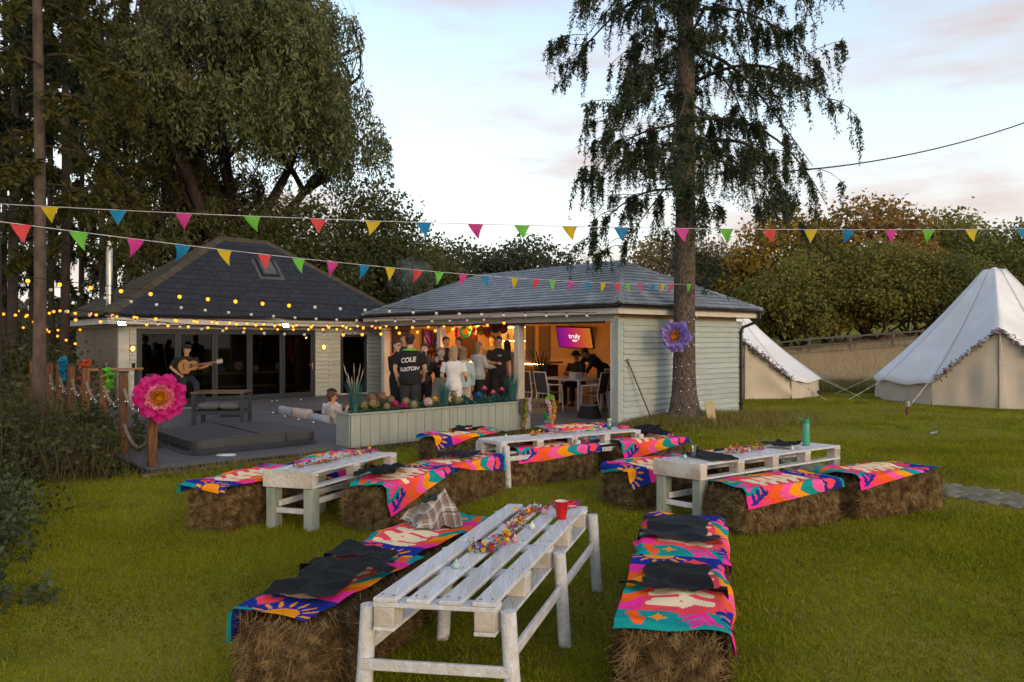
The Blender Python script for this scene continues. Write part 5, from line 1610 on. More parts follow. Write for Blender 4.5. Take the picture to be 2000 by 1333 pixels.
lil1, lil2 = tissue('tissue_lilac', (.42, .33, .78), (.30, .22, .64)), tissue('tissue_mauve', (.50, .26, .56), (.40, .18, .46))
fr = .32
fpos = atd(1321, 657, TREE.y - .42)
Lp = [(.08, fr, 11, lil1, (.0, .03), .11, 'outer_petals'), (.07, fr * .96, 10, lil1, (.03, .12), .11, 'outer_petals'), (.06, fr * .82, 9, lil1, (.06, .18), .10, 'outer_petals'),
      (.04, fr * .5, 12, lil2, (.08, .18), .05, 'inner_petals'), (.0, fr * .3, 14, ylw, (.10, .17), .022, 'centre_fringe')]
tissue_flower(fpos, fr, 'giant lilac tissue flower fixed to the spruce trunk', None, (R(85), R(4), R(-24)), 5, Lp)
def tuft(v, c, label, z0, z1, seed, w=.10):
    """A ruffled tissue streamer tied to a fence post."""
    t = site('tissue_streamer', label, 'paper streamer', 'tissue streamers on the fence posts')
    g = np.random.default_rng(seed); vs, fs = [], []
    for k in range(34):
        z = g.uniform(z0, z1); a = g.uniform(0, 6.283); L = w * g.uniform(.7, 1.3)
        d = Vector((math.cos(a), math.sin(a), g.normal(.1, .5))).normalized(); e = Vector((0, 0, 1)).cross(d).normalized() if abs(d.z) < .95 else Vector((1, 0, 0))
        c0 = Vector((PU + .05, v - .075, z)); o = len(vs)
        for i in range(4):
            for j in range(4):
                s, q = i / 3, j / 3 * 2 - 1
                vs.append(c0 + d * (L * s) + e * (q * .05 * (.3 + s)) + Vector((0, 0, .015 * math.sin(5 * q + k) + .02 * math.sin(4 * s + k))))
        for i in range(3):
            for j in range(3):
                kx = o + i * 4 + j; fs.append((kx, kx + 1, kx + 5, kx + 4))
    link('ruffles', fast_mesh('ruffles', vs, np.array(fs), True), tissue('tissue_' + label[:6], c, tuple(x * .7 for x in c)), t)
    MB().tube([(PU + .05, v - .07, z0), (PU + .05, v - .07, z1)], .02, 6).build('core', MATS['tissue_' + label[:6]], t)
tuft(3.35, (.20, .62, .06), 'lime green tissue streamer tied to a fence post', .95, 1.33, 1, .085)
tuft(4.95, (.80, .12, .012), 'orange tissue streamer tied to a fence post', .86, 1.42, 2, .085)
tuft(6.85, (.015, .30, .58), 'blue tissue streamer tied to a fence post', 1.02, 1.42, 3, .075)

# narrow drinks ledge with cups
t = site('drinks_ledge', 'narrow oak drinks table standing on the left of the deck', 'table')
lu, lv = -7.75, 6.6
MB().span((lu - .5, lv - .14, 1.17), (lu + .55, lv + .14, 1.205), bev=.005).build('tabletop', M_oak, t)
for u in (lu - .4, lu + .45): MB().span((u - .03, lv - .03, DZ), (u + .03, lv + .03, 1.17)).build('leg', M_black, t)
clearcup(S(lu - .1, lv, 1.206), 'clear plastic cup on the narrow drinks table')
t = thing('paper_cup', 'dark paper cup on the right end of the narrow drinks table', 'cup', S(lu + .4, lv, 1.206))
MB().lathe([(.001, 0), (.03, 0), (.042, .11), (.039, .11), (.001, .10)], n=16).build('cup', M_black, t)
MB().lathe([(.0425, .100), (.044, .104), (.043, .116), (.04, .116)], n=16).build('rim', M_white, t)

# hot tub under its cover
t = site('hot_tub', 'hot tub with dark grey padded cover sunk in the deck', 'hot tub')
hu, hv, hw = -6.95, 2.20, 1.98
def rrect(w, r, n=5):
    o = []
    for (sx, sy, a0) in ((1, 1, 0), (-1, 1, 90), (-1, -1, 180), (1, -1, 270)):
        for k in range(n + 1):
            a = R(a0 + 90 * k / n); o.append((hu + sx * (w / 2 - r) + r * math.cos(a), hv + sy * (w / 2 - r) + r * math.sin(a)))
    return o
M_cover = pm('vinyl_cover', (.044, .047, .056), (.033, .036, .043), scale=3, rough=.55, bump=.12, bscale=60, spec=.4)
MB().prism(rrect(hw - .16, .16), DZ - .01, DZ + .07).build('tub_rim', pm('tub_shell', (.30, .31, .33), rough=.3), t)
b = MB()
o_, i_ = rrect(hw, .2), rrect(hw - .05, .19)
n = len(o_)
zt = DZ + .21
vs = [(x, y, DZ + .09) for x, y in o_] + [(x, y, zt - .012) for x, y in o_] + [(x, y, zt) for x, y in i_]
vs += [(hu + (x - hu) * .02, y, zt + .03) for x, y in i_]
fs = [tuple(reversed(range(n)))]
for a in range(2): fs += [(a * n + i, a * n + (i + 1) % n, (a + 1) * n + (i + 1) % n, (a + 1) * n + i) for i in range(n)]
fs += [(2 * n + i, 2 * n + (i + 1) % n, 3 * n + (i + 1) % n, 3 * n + i) for i in range(n)]
b.add(vs, fs).build('cover', M_cover, t)
b = MB()
nzs = noise_fn(5, 6, 3, 9)
ring = rrect(hw + .0, .2, 8); m = len(ring)
rows = []
for (k, (dz, ex)) in enumerate(((.088, .0), (.06, .012), (.03, .03), (.006, .05))):
    for (x, y) in ring:
        w_ = float(nzs(np.array([[x * 2, y * 2, dz * 9]]))[0])
        f_ = 1 + (ex + .018 * w_ * (k > 0)) / (hw / 2)
        rows.append((hu + (x - hu) * f_ * .995, hv + (y - hv) * f_ * .995, DZ + dz * (1 + .1 * w_)))
b.add(rows, [(k * m + i, k * m + (i + 1) % m, (k + 1) * m + (i + 1) % m, (k + 1) * m + i) for k in range(3) for i in range(m)], 0, True)
b.build('cover_skirt', pm('vinyl_skirt', (.024, .027, .032), (.016, .018, .022), scale=4, rough=.4), t)
for v in (hv - .5, hv + .45): MB().span((hu + hw / 2 - .004, v, DZ + .08), (hu + hw / 2 + .006, v + .03, zt - .03)).build('strap', M_black, t)
MB().span((hu + .42, hv - hw / 2 - .008, DZ + .05), (hu + .45, hv - hw / 2 + .0, zt - .03)).build('strap', M_black, t)
MB().lathe([(.001, .03), (.08, .03), (.09, .034), (.001, .036)], (hu + .1, hv + .3, zt - .005), 16, sy=.6).build('cover_badge', M_black, t)
o = MB().lathe([(.001, .02), (.13, .018), (.15, .0)], n=18, sy=.6).build('plastic_disc', pm('white_plastic', (.55, .57, .6), rough=.35), None, S(-7.55, .95, DZ)); tag(o, 'pale round plastic cap on the deck below the hot tub', 'disc')

# patio armchair with cushions
pc0 = atd(434, 800, 14.9); cu, cv = uv_of(pc0)
t = thing('patio_chair', 'low black frame patio chair with grey cushions on the deck', 'chair', (pc0.x, pc0.y, DZ), R(6))
w2, d2, hh = .46, .30, .62
for (x, y) in ((-w2, -d2), (w2, -d2), (-w2, d2), (w2, d2)): MB().span((x - .035, y - .035, 0), (x + .035, y + .035, hh)).build('leg', M_frame, t)
M_tk = pm('weathered_teak', (.12, .085, .06), (.07, .05, .038), scale=4, stretch=(1, 6, 6), rough=.7)
b = MB().span((-w2 - .05, -d2 - .05, hh + .0005), (w2 + .05, -d2 + .05, hh + .03)).span((-w2 - .05, d2 - .05, hh + .0005), (w2 + .05, d2 + .05, hh + .03)).span((-w2 - .05, -d2 + .05, hh + .0005), (-w2 + .05, d2 - .05, hh + .03)).span((w2 - .05, -d2 + .05, hh + .0005), (w2 + .05, d2 - .05, hh + .03))
b.build('top_rail', M_tk, t)
MB().span((-w2 + .035, -d2 - .02, .20), (w2 - .035, -d2 + .02, .28)).span((-w2 + .035, d2 - .02, .20), (w2 - .035, d2 + .02, .28)).span((-w2 - .02, -d2 + .035, .20), (-w2 + .02, d2 - .035, .28)).span((w2 - .02, -d2 + .035, .20), (w2 + .02, d2 - .035, .28)).build('seat_rail', M_frame, t)
M_cush = pm('grey_cushion', (.10, .105, .12), (.075, .08, .092), scale=5, rough=.9, bump=.3, bscale=150)
def cushion(mb, c, d, rot=(0, 0, 0), n=10):
    M = Matrix.Translation(c) @ Euler(rot).to_matrix().to_4x4()
    vs, fs = [], []
    for sgn in (1, -1):
        for i in range(n + 1):
            for j in range(n + 1):
                x, y = i / n * 2 - 1, j / n * 2 - 1
                k = (1 - x ** 6) * (1 - y ** 6)
                z = sgn * (.30 + .70 * k ** .5)
                vs.append(M @ Vector((x * d[0] / 2 * (1 - .04 * (1 - abs(y))), y * d[1] / 2, z * d[2] / 2)))
    m = (n + 1) ** 2
    for s in (0, 1):
        for i in range(n):
            for j in range(n):
                k = s * m + i * (n + 1) + j
                f = (k, k + n + 1, k + n + 2, k + 1); fs.append(f if s == 0 else f[::-1])
    for i in range(n):
        for (a, b2) in ((i, i + 1), ((n) * (n + 1) + i + 1, (n) * (n + 1) + i)): fs.append((a, b2, b2 + m, a + m))
        for (a, b2) in (((i + 1) * (n + 1), i * (n + 1)), (i * (n + 1) + n, (i + 1) * (n + 1) + n)): fs.append((a, b2, b2 + m, a + m))
    mb.add(vs, fs, 0, True); return mb
for x in (-.21, .21): cushion(MB(), (x, 0, .36), (.41, .54, .15)).build('seat_cushion', M_cush, t)
# music kit on the floor
p = atd(450, 808, 16.2)
t = thing('stage_monitor', 'small black wedge speaker on the deck behind the patio chair', 'speaker', (p.x, p.y, DZ), R(20))
MB().add([(-.2, -.14, 0), (.2, -.14, 0), (.2, .16, 0), (-.2, .16, 0), (-.2, -.04, .3), (.2, -.04, .3), (.2, .16, .3), (-.2, .16, .3)], [(3, 2, 1, 0), (4, 5, 6, 7), (0, 1, 5, 4), (1, 2, 6, 5), (2, 3, 7, 6), (3, 0, 4, 7)]).build('cabinet', M_black, t)
MB().lathe([(.09, 0), (.10, .012), (.085, .014), (.03, .004), (.001, .01)], n=18, M=Matrix.Translation((0, -.094, .15)) @ Matrix.Rotation(R(72), 4, 'X')).build('cone', pm('speaker_cone', (.06, .06, .065), rough=.4), t)
for (px, py, r_, lb) in ((372, 797, .3, 'white sheet of paper on the deck at the guitarist feet'), (400, 792, 1.2, 'second white sheet of paper on the deck right of the guitarist feet')):
    p = at(px, py, DZ + .004); o = MB().box((0, 0, 0), (.42, .22, .003)).build('paper_sheet', M_white, None, p, (0, 0, r_)); tag(o, lb, 'paper')

# sunken seating: cushions
M_cg, M_cp = pm('pale_grey_cushion', (.36, .38, .42), (.28, .30, .34), scale=5, rough=.9, bump=.3, bscale=120), pm('stone_pillow', (.50, .42, .39), (.40, .34, .31), scale=6, rough=.9, bump=.4, bscale=90)
for (v, mt, d, rz, lb, z) in ((6.0, M_cg, (.20, .72, .50), 0, 'pale grey back cushion at the far end of the sunken seat', .02), (5.25, M_cp, (.22, .66, .48), .15, 'ribbed stone coloured pillow in the sunken seat', .04), (4.45, M_cg, (.22, .76, .44), 0, 'pale grey back cushion behind the seated pair', .0)):
    o = cushion(MB(), (0, 0, 0), (d[2], d[1], d[0])).build('seat_cushion', mt, None, S(PIT[0] + .17, v, z), (0, R(78), TH + rz)); tag(o, lb, 'cushion')
t = site('sunken_bench', 'dark bench seat built round the sunken pit', 'bench')
MB().span((PIT[0] + .002, PIT[2] + .002, -.598), (PIT[0] + .62, PIT[3] - .002, -.26)).build('seat_base', M_dark, t)
MB().span((PIT[0] + .02, PIT[2] + .02, -.258), (PIT[0] + .64, PIT[3] - .02, -.16), bev=.02).build('seat_pad', M_cush, t)
# recessed deck lights
k = 0
for (px, py) in ((541, 783), (588, 781), (533, 806), (556, 813), (583, 819), (612, 825), (733, 765), (531, 784)):
    p = at(px, py, .101)
    o = MB().lathe([(.001, .003), (.007, .003), (.010, 0)], n=10).build('deck_light', emat('deck_led', (1, .85, .65), 1.6), None, p); tag(o, 'tiny lit stud light set in the deck boards', 'deck light', 'stud lights in the deck'); k += 1

# ------------------------------------------------------------------ planter and its plants
M_plant = pm('sage_planter', (.285, .315, .29), (.235, .265, .245), scale=3, stretch=(6, 6, 1), rough=.65, bump=.2, rand=.05, c3=(.26, .285, .265), s3=1.5)
t = site('planter', 'long sage green boarded planter box filled with flowers', 'planter')
pu0, pu1, pv0, pv1, pz0, pz1 = -5.80, -1.98, .46, .88, .03, .60
nb = 22
bw = (pu1 - pu0) / nb
pbm = MB().span((-bw / 2 + .003, -.022, 0), (bw / 2 - .003, 0, pz1 - pz0), bev=.004).mesh('planter_board'); pbm.materials.append(M_plant)
for i in range(nb):
    o = bpy.data.objects.new('planter_board', pbm); COL.objects.link(o); o.parent = t; o.location = (pu0 + (i + .5) * bw, pv0, pz0)
eb = MB().span((-.022, -.0675, 0), (0, .0675, pz1 - pz0), bev=.004).mesh('planter_board_end'); eb.materials.append(M_plant)
for i in range(3):
    for (u, sg) in ((pu0, 1), (pu1 + .022, 1)):
        o = bpy.data.objects.new('planter_board', eb); COL.objects.link(o); o.parent = t; o.location = (u, pv0 + .07 + i * .14, pz0)
MB().span((pu0, pv0 + .002, pz0), (pu1, pv0 + .02, pz1 - .08)).span((pu0, pv1 - .02, pz0), (pu1, pv1, pz1)).span((pu0 + .002, pv0 + .02, pz0), (pu0 + .02, pv1 - .02, pz1 - .08)).span((pu1 - .02, pv0 + .02, pz0), (pu1, pv1 - .02, pz1 - .08)).build('carcass', M_dark, t)
MB().span((pu0 - .04, pv0 - .045, pz1 + .0005), (pu1 + .04, pv0 + .03, pz1 + .028), bev=.006).span((pu0 - .04, pv1 - .03, pz1 + .0005), (pu1 + .04, pv1 + .02, pz1 + .028), bev=.006).span((pu0 - .04, pv0 + .03, pz1 + .0005), (pu0 + .03, pv1 - .03, pz1 + .028)).span((pu1 - .03, pv0 + .03, pz1 + .0005), (pu1 + .04, pv1 - .03, pz1 + .028)).build('rim', M_plant, t)
MB().span((pu0 + .02, pv0 + .02, pz1 - .10), (pu1 - .02, pv1 - .02, pz1 - .05)).build('compost', pm('compost', (.03, .02, .013), scale=20, rough=1), t)
PZ = pz1 - .05
def blade_tuft(loc, n, h0, h1, w, spread, mat, label, seed, plumes=0, cat='ornamental grass', grp='grasses in the planter'):
    g = np.random.default_rng(seed)
    t = thing('ornamental_grass', label, cat, loc, 0, grp); t.scale = (1.15, 1.15, 1.2)
    vs, fs = [], []
    for i in range(n):
        a = g.uniform(0, 6.283); L = g.uniform(h0, h1); le = g.uniform(.05, spread) * L
        d = Vector((math.cos(a), math.sin(a), 0)); s = Vector((-d.y, d.x, 0)) * w
        b0 = d * g.uniform(0, .05); o = len(vs)
        for k, (f, z) in enumerate(((0, 0), (.3, .45), (.62, .8), (1, 1))):
            c = b0 + d * le * f + Vector((0, 0, L * z)); ww = (1, .9, .6, .08)[k]
            vs += [c - s * ww, c + s * ww]
        for k in range(3): fs.append((o + 2 * k, o + 2 * k + 1, o + 2 * k + 3, o + 2 * k + 2))
    link('blades', fast_mesh('blades', vs, np.array(fs)), mat, t, kind='stuff')
    if plumes:
        b = MB()
        for i in range(plumes):
            a = g.uniform(0, 6.283); L = h1 * g.uniform(.95, 1.35); d = Vector((math.cos(a), math.sin(a), 0)) * .22 * L
            b.tube([(0, 0, 0), d * .4 + Vector((0, 0, L * .6)), d + Vector((0, 0, L))], .0025, 4)
            b.tube([d * .75 + Vector((0, 0, L * .8)), d * .9 + Vector((0, 0, L * .92)), d * 1.05 + Vector((0, 0, L * 1.04))], [.003, .008, .002], 6)
        b.build('plumes', pm('grass_plume', (.36, .31, .25), (.28, .24, .18), rough=.9, scale=30), t)
M_bg = leafmat('blue_grass', (.035, .135, .15), (.022, .085, .10), c3=(.06, .17, .15), trans=.2, scale=3)
def pl(px, dv=.0, z=PZ):
    v = (pv0 + pv1) / 2 + dv
    k = (px - 1000) / F
    u = (k * (C0.y + VX.y * v) - C0.x - VX.x * v) / (UX.x - k * UX.y)
    return S(u, v, z)
blade_tuft(pl(693), 150, .30, .52, .005, .38, M_bg, 'tall blue grass with pale plumes at the left end of the planter', 1, 9)
blade_tuft(pl(868), 130, .28, .46, .005, .45, M_bg, 'blue grass tuft in the middle of the planter', 2)
blade_tuft(pl(1000), 150, .30, .52, .005, .42, M_bg, 'blue grass tuft at the right end of the planter', 3)
M_pleaf = leafmat('planter_leaf', (.03, .085, .03), (.02, .05, .025), c3=(.05, .12, .06), trans=.2, scale=6)
M_tleaf = leafmat('teal_leaf', (.015, .10, .08), (.01, .06, .055), trans=.2, scale=6)
def leafy(loc, r, label, seed, mat, heads=(), name='bedding_plant', nl=110, cat='plant', grp='plants in the planter', lh=1.0):
    g = np.random.default_rng(seed)
    t = thing(name, label, cat, loc, 0, grp); t.scale = (1.4, 1.25, 1.4)
    d = g.normal(size=(nl, 3)); d[:, 2] = np.abs(d[:, 2]) * .9 + .15; d /= np.linalg.norm(d, axis=1)[:, None]
    c = d * r * g.uniform(.3, 1.0, (nl, 1)) * np.array([1, 1, lh])
    L = r * g.uniform(.25, .5, nl); sd = np.cross(d, g.normal(size=(nl, 3))); sd /= np.linalg.norm(sd, axis=1)[:, None]
    dd = d + g.normal(0, .5, (nl, 3)); dd /= np.linalg.norm(dd, axis=1)[:, None]
    v = np.stack([c, c + dd * L[:, None] * .5 + sd * L[:, None] * .28, c + dd * L[:, None], c + dd * L[:, None] * .5 - sd * L[:, None] * .28], 1).reshape(-1, 3)
    v[:, 2] = np.maximum(v[:, 2], 0)
    link('leaves', fast_mesh('leaves', v, np.arange(nl * 4).reshape(-1, 4)), mat, t, kind='stuff')
    for (hx, hy, hz_, hr, hm, kind) in heads:
        b = MB(); cpt = Vector((hx, hy, hz_))
        if kind == 'ball':
            for i in range(46):
                dn = Vector(g.normal(size=3)).normalized(); flower_geo(b, cpt + dn * hr * .9, hr * .32, dn, 4)
            b.ball(cpt, hr * .85, 6)
        else:
            for ring in range(4):
                for k in range(12 - ring * 2):
                    a = 6.283 * k / (12 - ring * 2) + ring; el = R(8 + ring * 24)
                    dn = Vector((math.cos(a) * math.cos(el), math.sin(a) * math.cos(el), math.sin(el))); e = dn.cross(Vector((0, 0, 1))).normalized()
                    b.add([cpt, cpt + dn * hr * .6 + e * hr * .22, cpt + dn * hr, cpt + dn * hr * .6 - e * hr * .22], [(0, 1, 2, 3)])
        b.build('flower_head', hm, t)
    return t
hy1 = pm('hydrangea_olive', (.24, .21, .10), (.15, .12, .07), rough=.9, scale=30); hy2 = pm('hydrangea_rust', (.22, .13, .08), (.14, .08, .05), rough=.9, scale=30)
cr = pm('cream_bloom', (.52, .45, .30), (.4, .33, .2), rough=.9, scale=30)
leafy(pl(722), .16, 'olive hydrangea clump beside the left blue grass', 11, M_pleaf, [(-.05, -.06, .12, .055, hy1, 'ball'), (.05, -.1, .15, .05, hy1, 'ball'), (.02, .05, .2, .05, hy2, 'ball')])
leafy(pl(748), .18, 'rust and olive hydrangea clump second from the left', 12, M_pleaf, [(0, -.06, .22, .055, hy2, 'ball'), (.1, -.05, .18, .05, hy2, 'ball'), (-.07, -.1, .12, .05, hy1, 'ball'), (.06, -.1, .1, .045, hy1, 'ball')])
leafy(pl(779, -.1), .11, 'bright magenta dahlia in the planter', 13, M_pleaf, [(-.04, -.06, .09, .085, MF['f_mag'], 'd'), (.07, -.05, .08, .07, MF['f_mag'], 'd')])
leafy(pl(803), .15, 'olive hydrangea clump right of the magenta dahlia', 14, M_pleaf, [(-.06, -.05, .14, .05, hy1, 'ball'), (.04, -.08, .10, .055, hy1, 'ball')])
leafy(pl(822), .16, 'dark blue green foliage in the planter centre', 15, M_tleaf)
leafy(pl(837, -.08), .11, 'pale pink round bloom in the planter', 16, M_pleaf, [(0, -.05, .12, .06, pm('blush_bloom', (.6, .45, .44), rough=.9), 'ball')])
leafy(pl(850, -.08), .12, 'yellow lily in the planter', 17, M_pleaf, [(0, -.05, .12, .07, MF['f_yel'], 'd'), (-.06, 0, .1, .04, cr, 'ball')])
leafy(pl(886), .15, 'cream hydrangea clump right of the middle grass', 18, M_pleaf, [(-.06, -.06, .13, .05, cr, 'ball'), (.06, -.07, .12, .05, hy1, 'ball'), (.0, .0, .18, .045, hy1, 'ball')])
leafy(pl(913), .15, 'teal leafed plant left of the blue flower', 19, M_tleaf)
leafy(pl(935, -.06), .13, 'bright blue flower in the planter', 20, M_tleaf, [(0, -.06, .13, .085, pm('blue_bloom', (.02, .20, .50), (.02, .13, .4), rough=.8), 'd')])
leafy(pl(958), .16, 'pair of pink carnations in the planter', 21, M_tleaf, [(-.08, -.05, .22, .055, MF['f_pnk'], 'd'), (.04, -.07, .17, .055, MF['f_pnk'], 'd')])
leafy(pl(980), .15, 'single pink carnation at the right of the planter', 22, M_tleaf, [(0, -.05, .20, .05, MF['f_pnk'], 'd')])

# ------------------------------------------------------------------ wooden sign with paper leis
p0, p1 = at(1021, 850, .0), at(1066, 848, .0)
p1 = p0 + Vector((.54, .12, 0))
sgn = thing('wooden_sign', 'small dark wooden sign on two stakes between planter and far table', 'sign', p0, math.atan2(.12, .54))
M_sgn = pm('sign_timber', (.11, .075, .05), (.07, .048, .034), scale=4, stretch=(1, 7, 7), rough=.85, bump=.4)
for x in (0.02, .53): MB().span((x - .022, -.018, -.05), (x + .022, .018, .52)).build('stake', M_postw, sgn)
MB().span((-.06, -.045, .40), (.62, -.019, .68), bev=.005).build('board', M_sgn, sgn)
me = text_mesh('BOOM B', .125, bold=.004)
me.transform(Matrix.Translation((.30, -.0475, .545)) @ Matrix.Rotation(R(90), 4, 'X')); link('lettering', me, M_black, sgn)
def lei(loc, pts, cols, label, seed):
    g = np.random.default_rng(seed)
    t = thing('paper_lei', label, 'garland', loc, sgn.rotation_euler.z, 'paper leis on the wooden sign')
    for ci, c in enumerate(cols):
        b = MB()
        for i in range(60):
            s = (ci + g.uniform(0, 1)) / len(cols); k = s * (len(pts) - 1); j = min(int(k), len(pts) - 2)
            p = Vector(pts[j]).lerp(Vector(pts[j + 1]), k - j) + Vector(g.normal(0, .012, 3)); flower_geo(b, p, g.uniform(.022, .034), (g.normal(), -1 + g.normal(0, .5), g.normal()), 5)
        b.build('petals', pm('lei_%d_%d' % (seed, ci), c, rough=.8, scale=20), t, kind='stuff')
    MB().tube(pts, .006, 5).build('cord', M_white, t)
lei(p0, [(.05, -.06, .70), (.045, -.075, .5), (.035, -.07, .3), (.0, -.06, .20), (.08, -.06, .32), (.115, -.075, .5), (.11, -.06, .70)], [(.20, .26, .03), (.28, .30, .04), (.42, .30, .06), (.50, .40, .55), (.55, .48, .62)], 'yellow green and lilac paper lei on the left of the sign', 1)
lei(p0, [(.44, -.06, .68), (.50, -.08, .72), (.56, -.08, .70), (.60, -.08, .5), (.585, -.07, .28)], [(.28, .46, .04), (.16, .48, .06), (.50, .40, .05), (.65, .35, .03)], 'lime and yellow paper lei on the right of the sign', 2)
lei(p0, [(.46, -.075, .66), (.50, -.09, .5), (.52, -.09, .36), (.54, -.08, .22)], [(.62, .42, .56), (.65, .38, .45), (.60, .34, .16)], 'pink paper lei hanging on the right of the sign', 3)
lei(p0, [(.40, -.06, .42), (.41, -.07, .34), (.46, -.08, .26), (.49, -.07, .18)], [(.05, .30, .16), (.18, .45, .38)], 'mint green paper lei hanging lowest on the sign', 4)

# ------------------------------------------------------------------ dining corner in the bar building
M_alu = pm('white_powder_coat', (.55, .52, .50), (.48, .45, .43), scale=3, rough=.4); M_sling = pm('dark_sling', (.075, .065, .06), (.055, .048, .045), scale=40, rough=.8)
tbl = site('dining_table', 'white framed dining table inside the bar building', 'table')
tu, tv_ = 1.55, 2.85
MB().span((tu - .45, tv_ - .75, .80), (tu + .45, tv_ + .75, .835), bev=.005).build('tabletop', M_alu, tbl)
for (x, y) in ((-.40, -.7), (.40, -.7), (-.40, .7), (.40, .7)): MB().span((tu + x - .03, tv_ + y - .03, DZ), (tu + x + .03, tv_ + y + .03, .80)).build('leg', M_alu, tbl)
def dchair(u, v, rot, label):
    t = thing('dining_chair', label, 'chair', S(u, v, DZ), TH + R(rot), 'white dining chairs in the bar')
    # faces local +y
    for s in (-1, 1):
        MB().tube([(s * .23, .22, 0), (s * .23, .20, .43), (s * .235, .18, .62)], .016, 6).build('leg', M_alu, t)
        MB().tube([(s * .22, -.28, 0), (s * .22, -.20, .42), (s * .22, -.30, .92)], .016, 6).build('leg', M_alu, t)
        MB().tube([(s * .235, .19, .62), (s * .235, -.24, .64)], .017, 6).build('armrest', M_alu, t)
    MB().tube([(-.22, -.30, .92), (.22, -.30, .92)], .016, 6).tube([(-.22, -.2, .42), (.22, -.2, .42)], .014, 6).tube([(-.23, .2, .43), (.23, .2, .43)], .014, 6).build('cross_tube', M_alu, t)
    MB().span((-.21, -.2, .425), (.21, .2, .44)).build('seat', M_sling, t)
    MB().add([(-.205, -.205, .45), (.205, -.205, .45), (.205, -.297, .90), (-.205, -.297, .90), (-.205, -.215, .45), (.205, -.215, .45), (.205, -.307, .90), (-.205, -.307, .90)], [(0, 1, 2, 3), (7, 6, 5, 4), (0, 3, 7, 4), (1, 5, 6, 2)]).build('backrest', M_sling, t)
dchair(.62, 3.28, -80, 'white framed dining chair nearest the third post')
dchair(.62, 2.60, -95, 'white framed dining chair second from the third post')
dchair(1.2, 1.72, 15, 'white framed dining chair at the right end of the dining table')
dchair(2.45, 2.5, 95, 'white framed dining chair on the far side of the dining table')
for i in range(6):
    o = MB().box((0, 0, .012), (.26 - .01 * (i % 2), .20, .024), bev=.004).build('takeaway_box', M_white, None, S(tu - .1, tv_ - .32, .836 + i * .0245), (0, 0, TH + .06 * math.sin(i * 2))); tag(o, '%s flat white box of the stack on the dining table' % ('lowest', 'second lowest', 'third lowest', 'third highest', 'second highest', 'topmost')[i], 'box', 'stack of white boxes on the dining table')
for (du, dv, lb) in ((-.15, .15, 'white oval platter left of the box stack'), (.1, -.58, 'white platter right of the box stack')):
    o = MB().lathe([(.001, .004), (.10, .004), (.16, .025), (.155, .028), (.10, .010), (.001, .01)], n=20, sy=1.3).build('platter', M_white, None, S(tu + du, tv_ + dv, .836), (0, 0, TH)); tag(o, lb, 'platter')
o = MB().lathe([(.001, 0), (.035, 0), (.035, .11), (.012, .15), (.01, .18), (.001, .18)], n=12).build('sauce_bottle', pm('amber_sauce', (.5, .24, .03), rough=.35), None, S(tu + .05, tv_ + .0, .836)); tag(o, 'amber sauce bottle on the dining table', 'bottle')
t = site('pedal_bin', 'tall brushed steel bin just inside the bar opening', 'bin')
MB().span((.30, .20, DZ), (.62, .52, .70), bev=.02).build('body', M_steel, t); MB().span((.29, .19, .7005), (.63, .53, .75), bev=.02).build('lid', M_black, t)
t = site('step_stool', 'black plastic step stool beside the steel bin', 'stool')
MB().add([(.02, .72, DZ), (.36, .72, DZ), (.36, 1.14, DZ), (.02, 1.14, DZ), (.06, .78, .36), (.32, .78, .36), (.32, 1.08, .36), (.06, 1.08, .36)], [(0, 1, 5, 4), (1, 2, 6, 5), (2, 3, 7, 6), (3, 0, 4, 7)]).build('body', M_black, t)
MB().span((.04, .76, .3605), (.34, 1.10, .385), bev=.01).build('tread', pm('grey_tread', (.12, .13, .14), rough=.6), t)
t = site('white_cabinet', 'low white cabinet against the right inner wall of the bar', 'cabinet')
MB().span((.75, .14, DZ), (1.5, .62, .92), bev=.01).build('body', M_white, t); MB().span((.73, .13, .921), (1.52, .65, .95)).build('worktop', M_cream, t)
# potted palms inside
M_palm = leafmat('palm_leaf', (.03, .05, .018), (.018, .03, .012), trans=.15, scale=4)
def palm(u, v, label, seed, h=1.5):
    g = np.random.default_rng(seed)
    t = thing('potted_palm', label, 'plant', S(u, v, DZ), 0, 'potted palms in the bar')
    MB().lathe([(.001, 0), (.13, 0), (.17, .32), (.15, .32), (.12, .28), (.001, .28)], n=16).build('pot', M_black, t)
    vs, fs = [], []
    for i in range(26):
        a = g.uniform(0, 6.283); L = h * g.uniform(.6, 1.0); le = g.uniform(.15, .55) * L
        d = Vector((math.cos(a), math.sin(a), 0)); s = Vector((-d.y, d.x, 0)) * .018
        o = len(vs)
        for k, (f, z) in enumerate(((0, 0), (.25, .5), (.6, .85), (1, .92))):
            c = d * le * f + Vector((0, 0, .28 + L * z)); ww = (.5, 1, .8, .05)[k]; vs += [c - s * ww, c + s * ww]
        for k in range(3): fs.append((o + 2 * k, o + 2 * k + 1, o + 2 * k + 3, o + 2 * k + 2))
    link('fronds', fast_mesh('fronds', vs, np.array(fs)), M_palm, t)
palm(1.75, .62, 'dark potted palm at the right end of the bar', 1, 1.25); palm(2.0, 4.35, 'dark potted palm left of the seated guests', 2, 1.3)
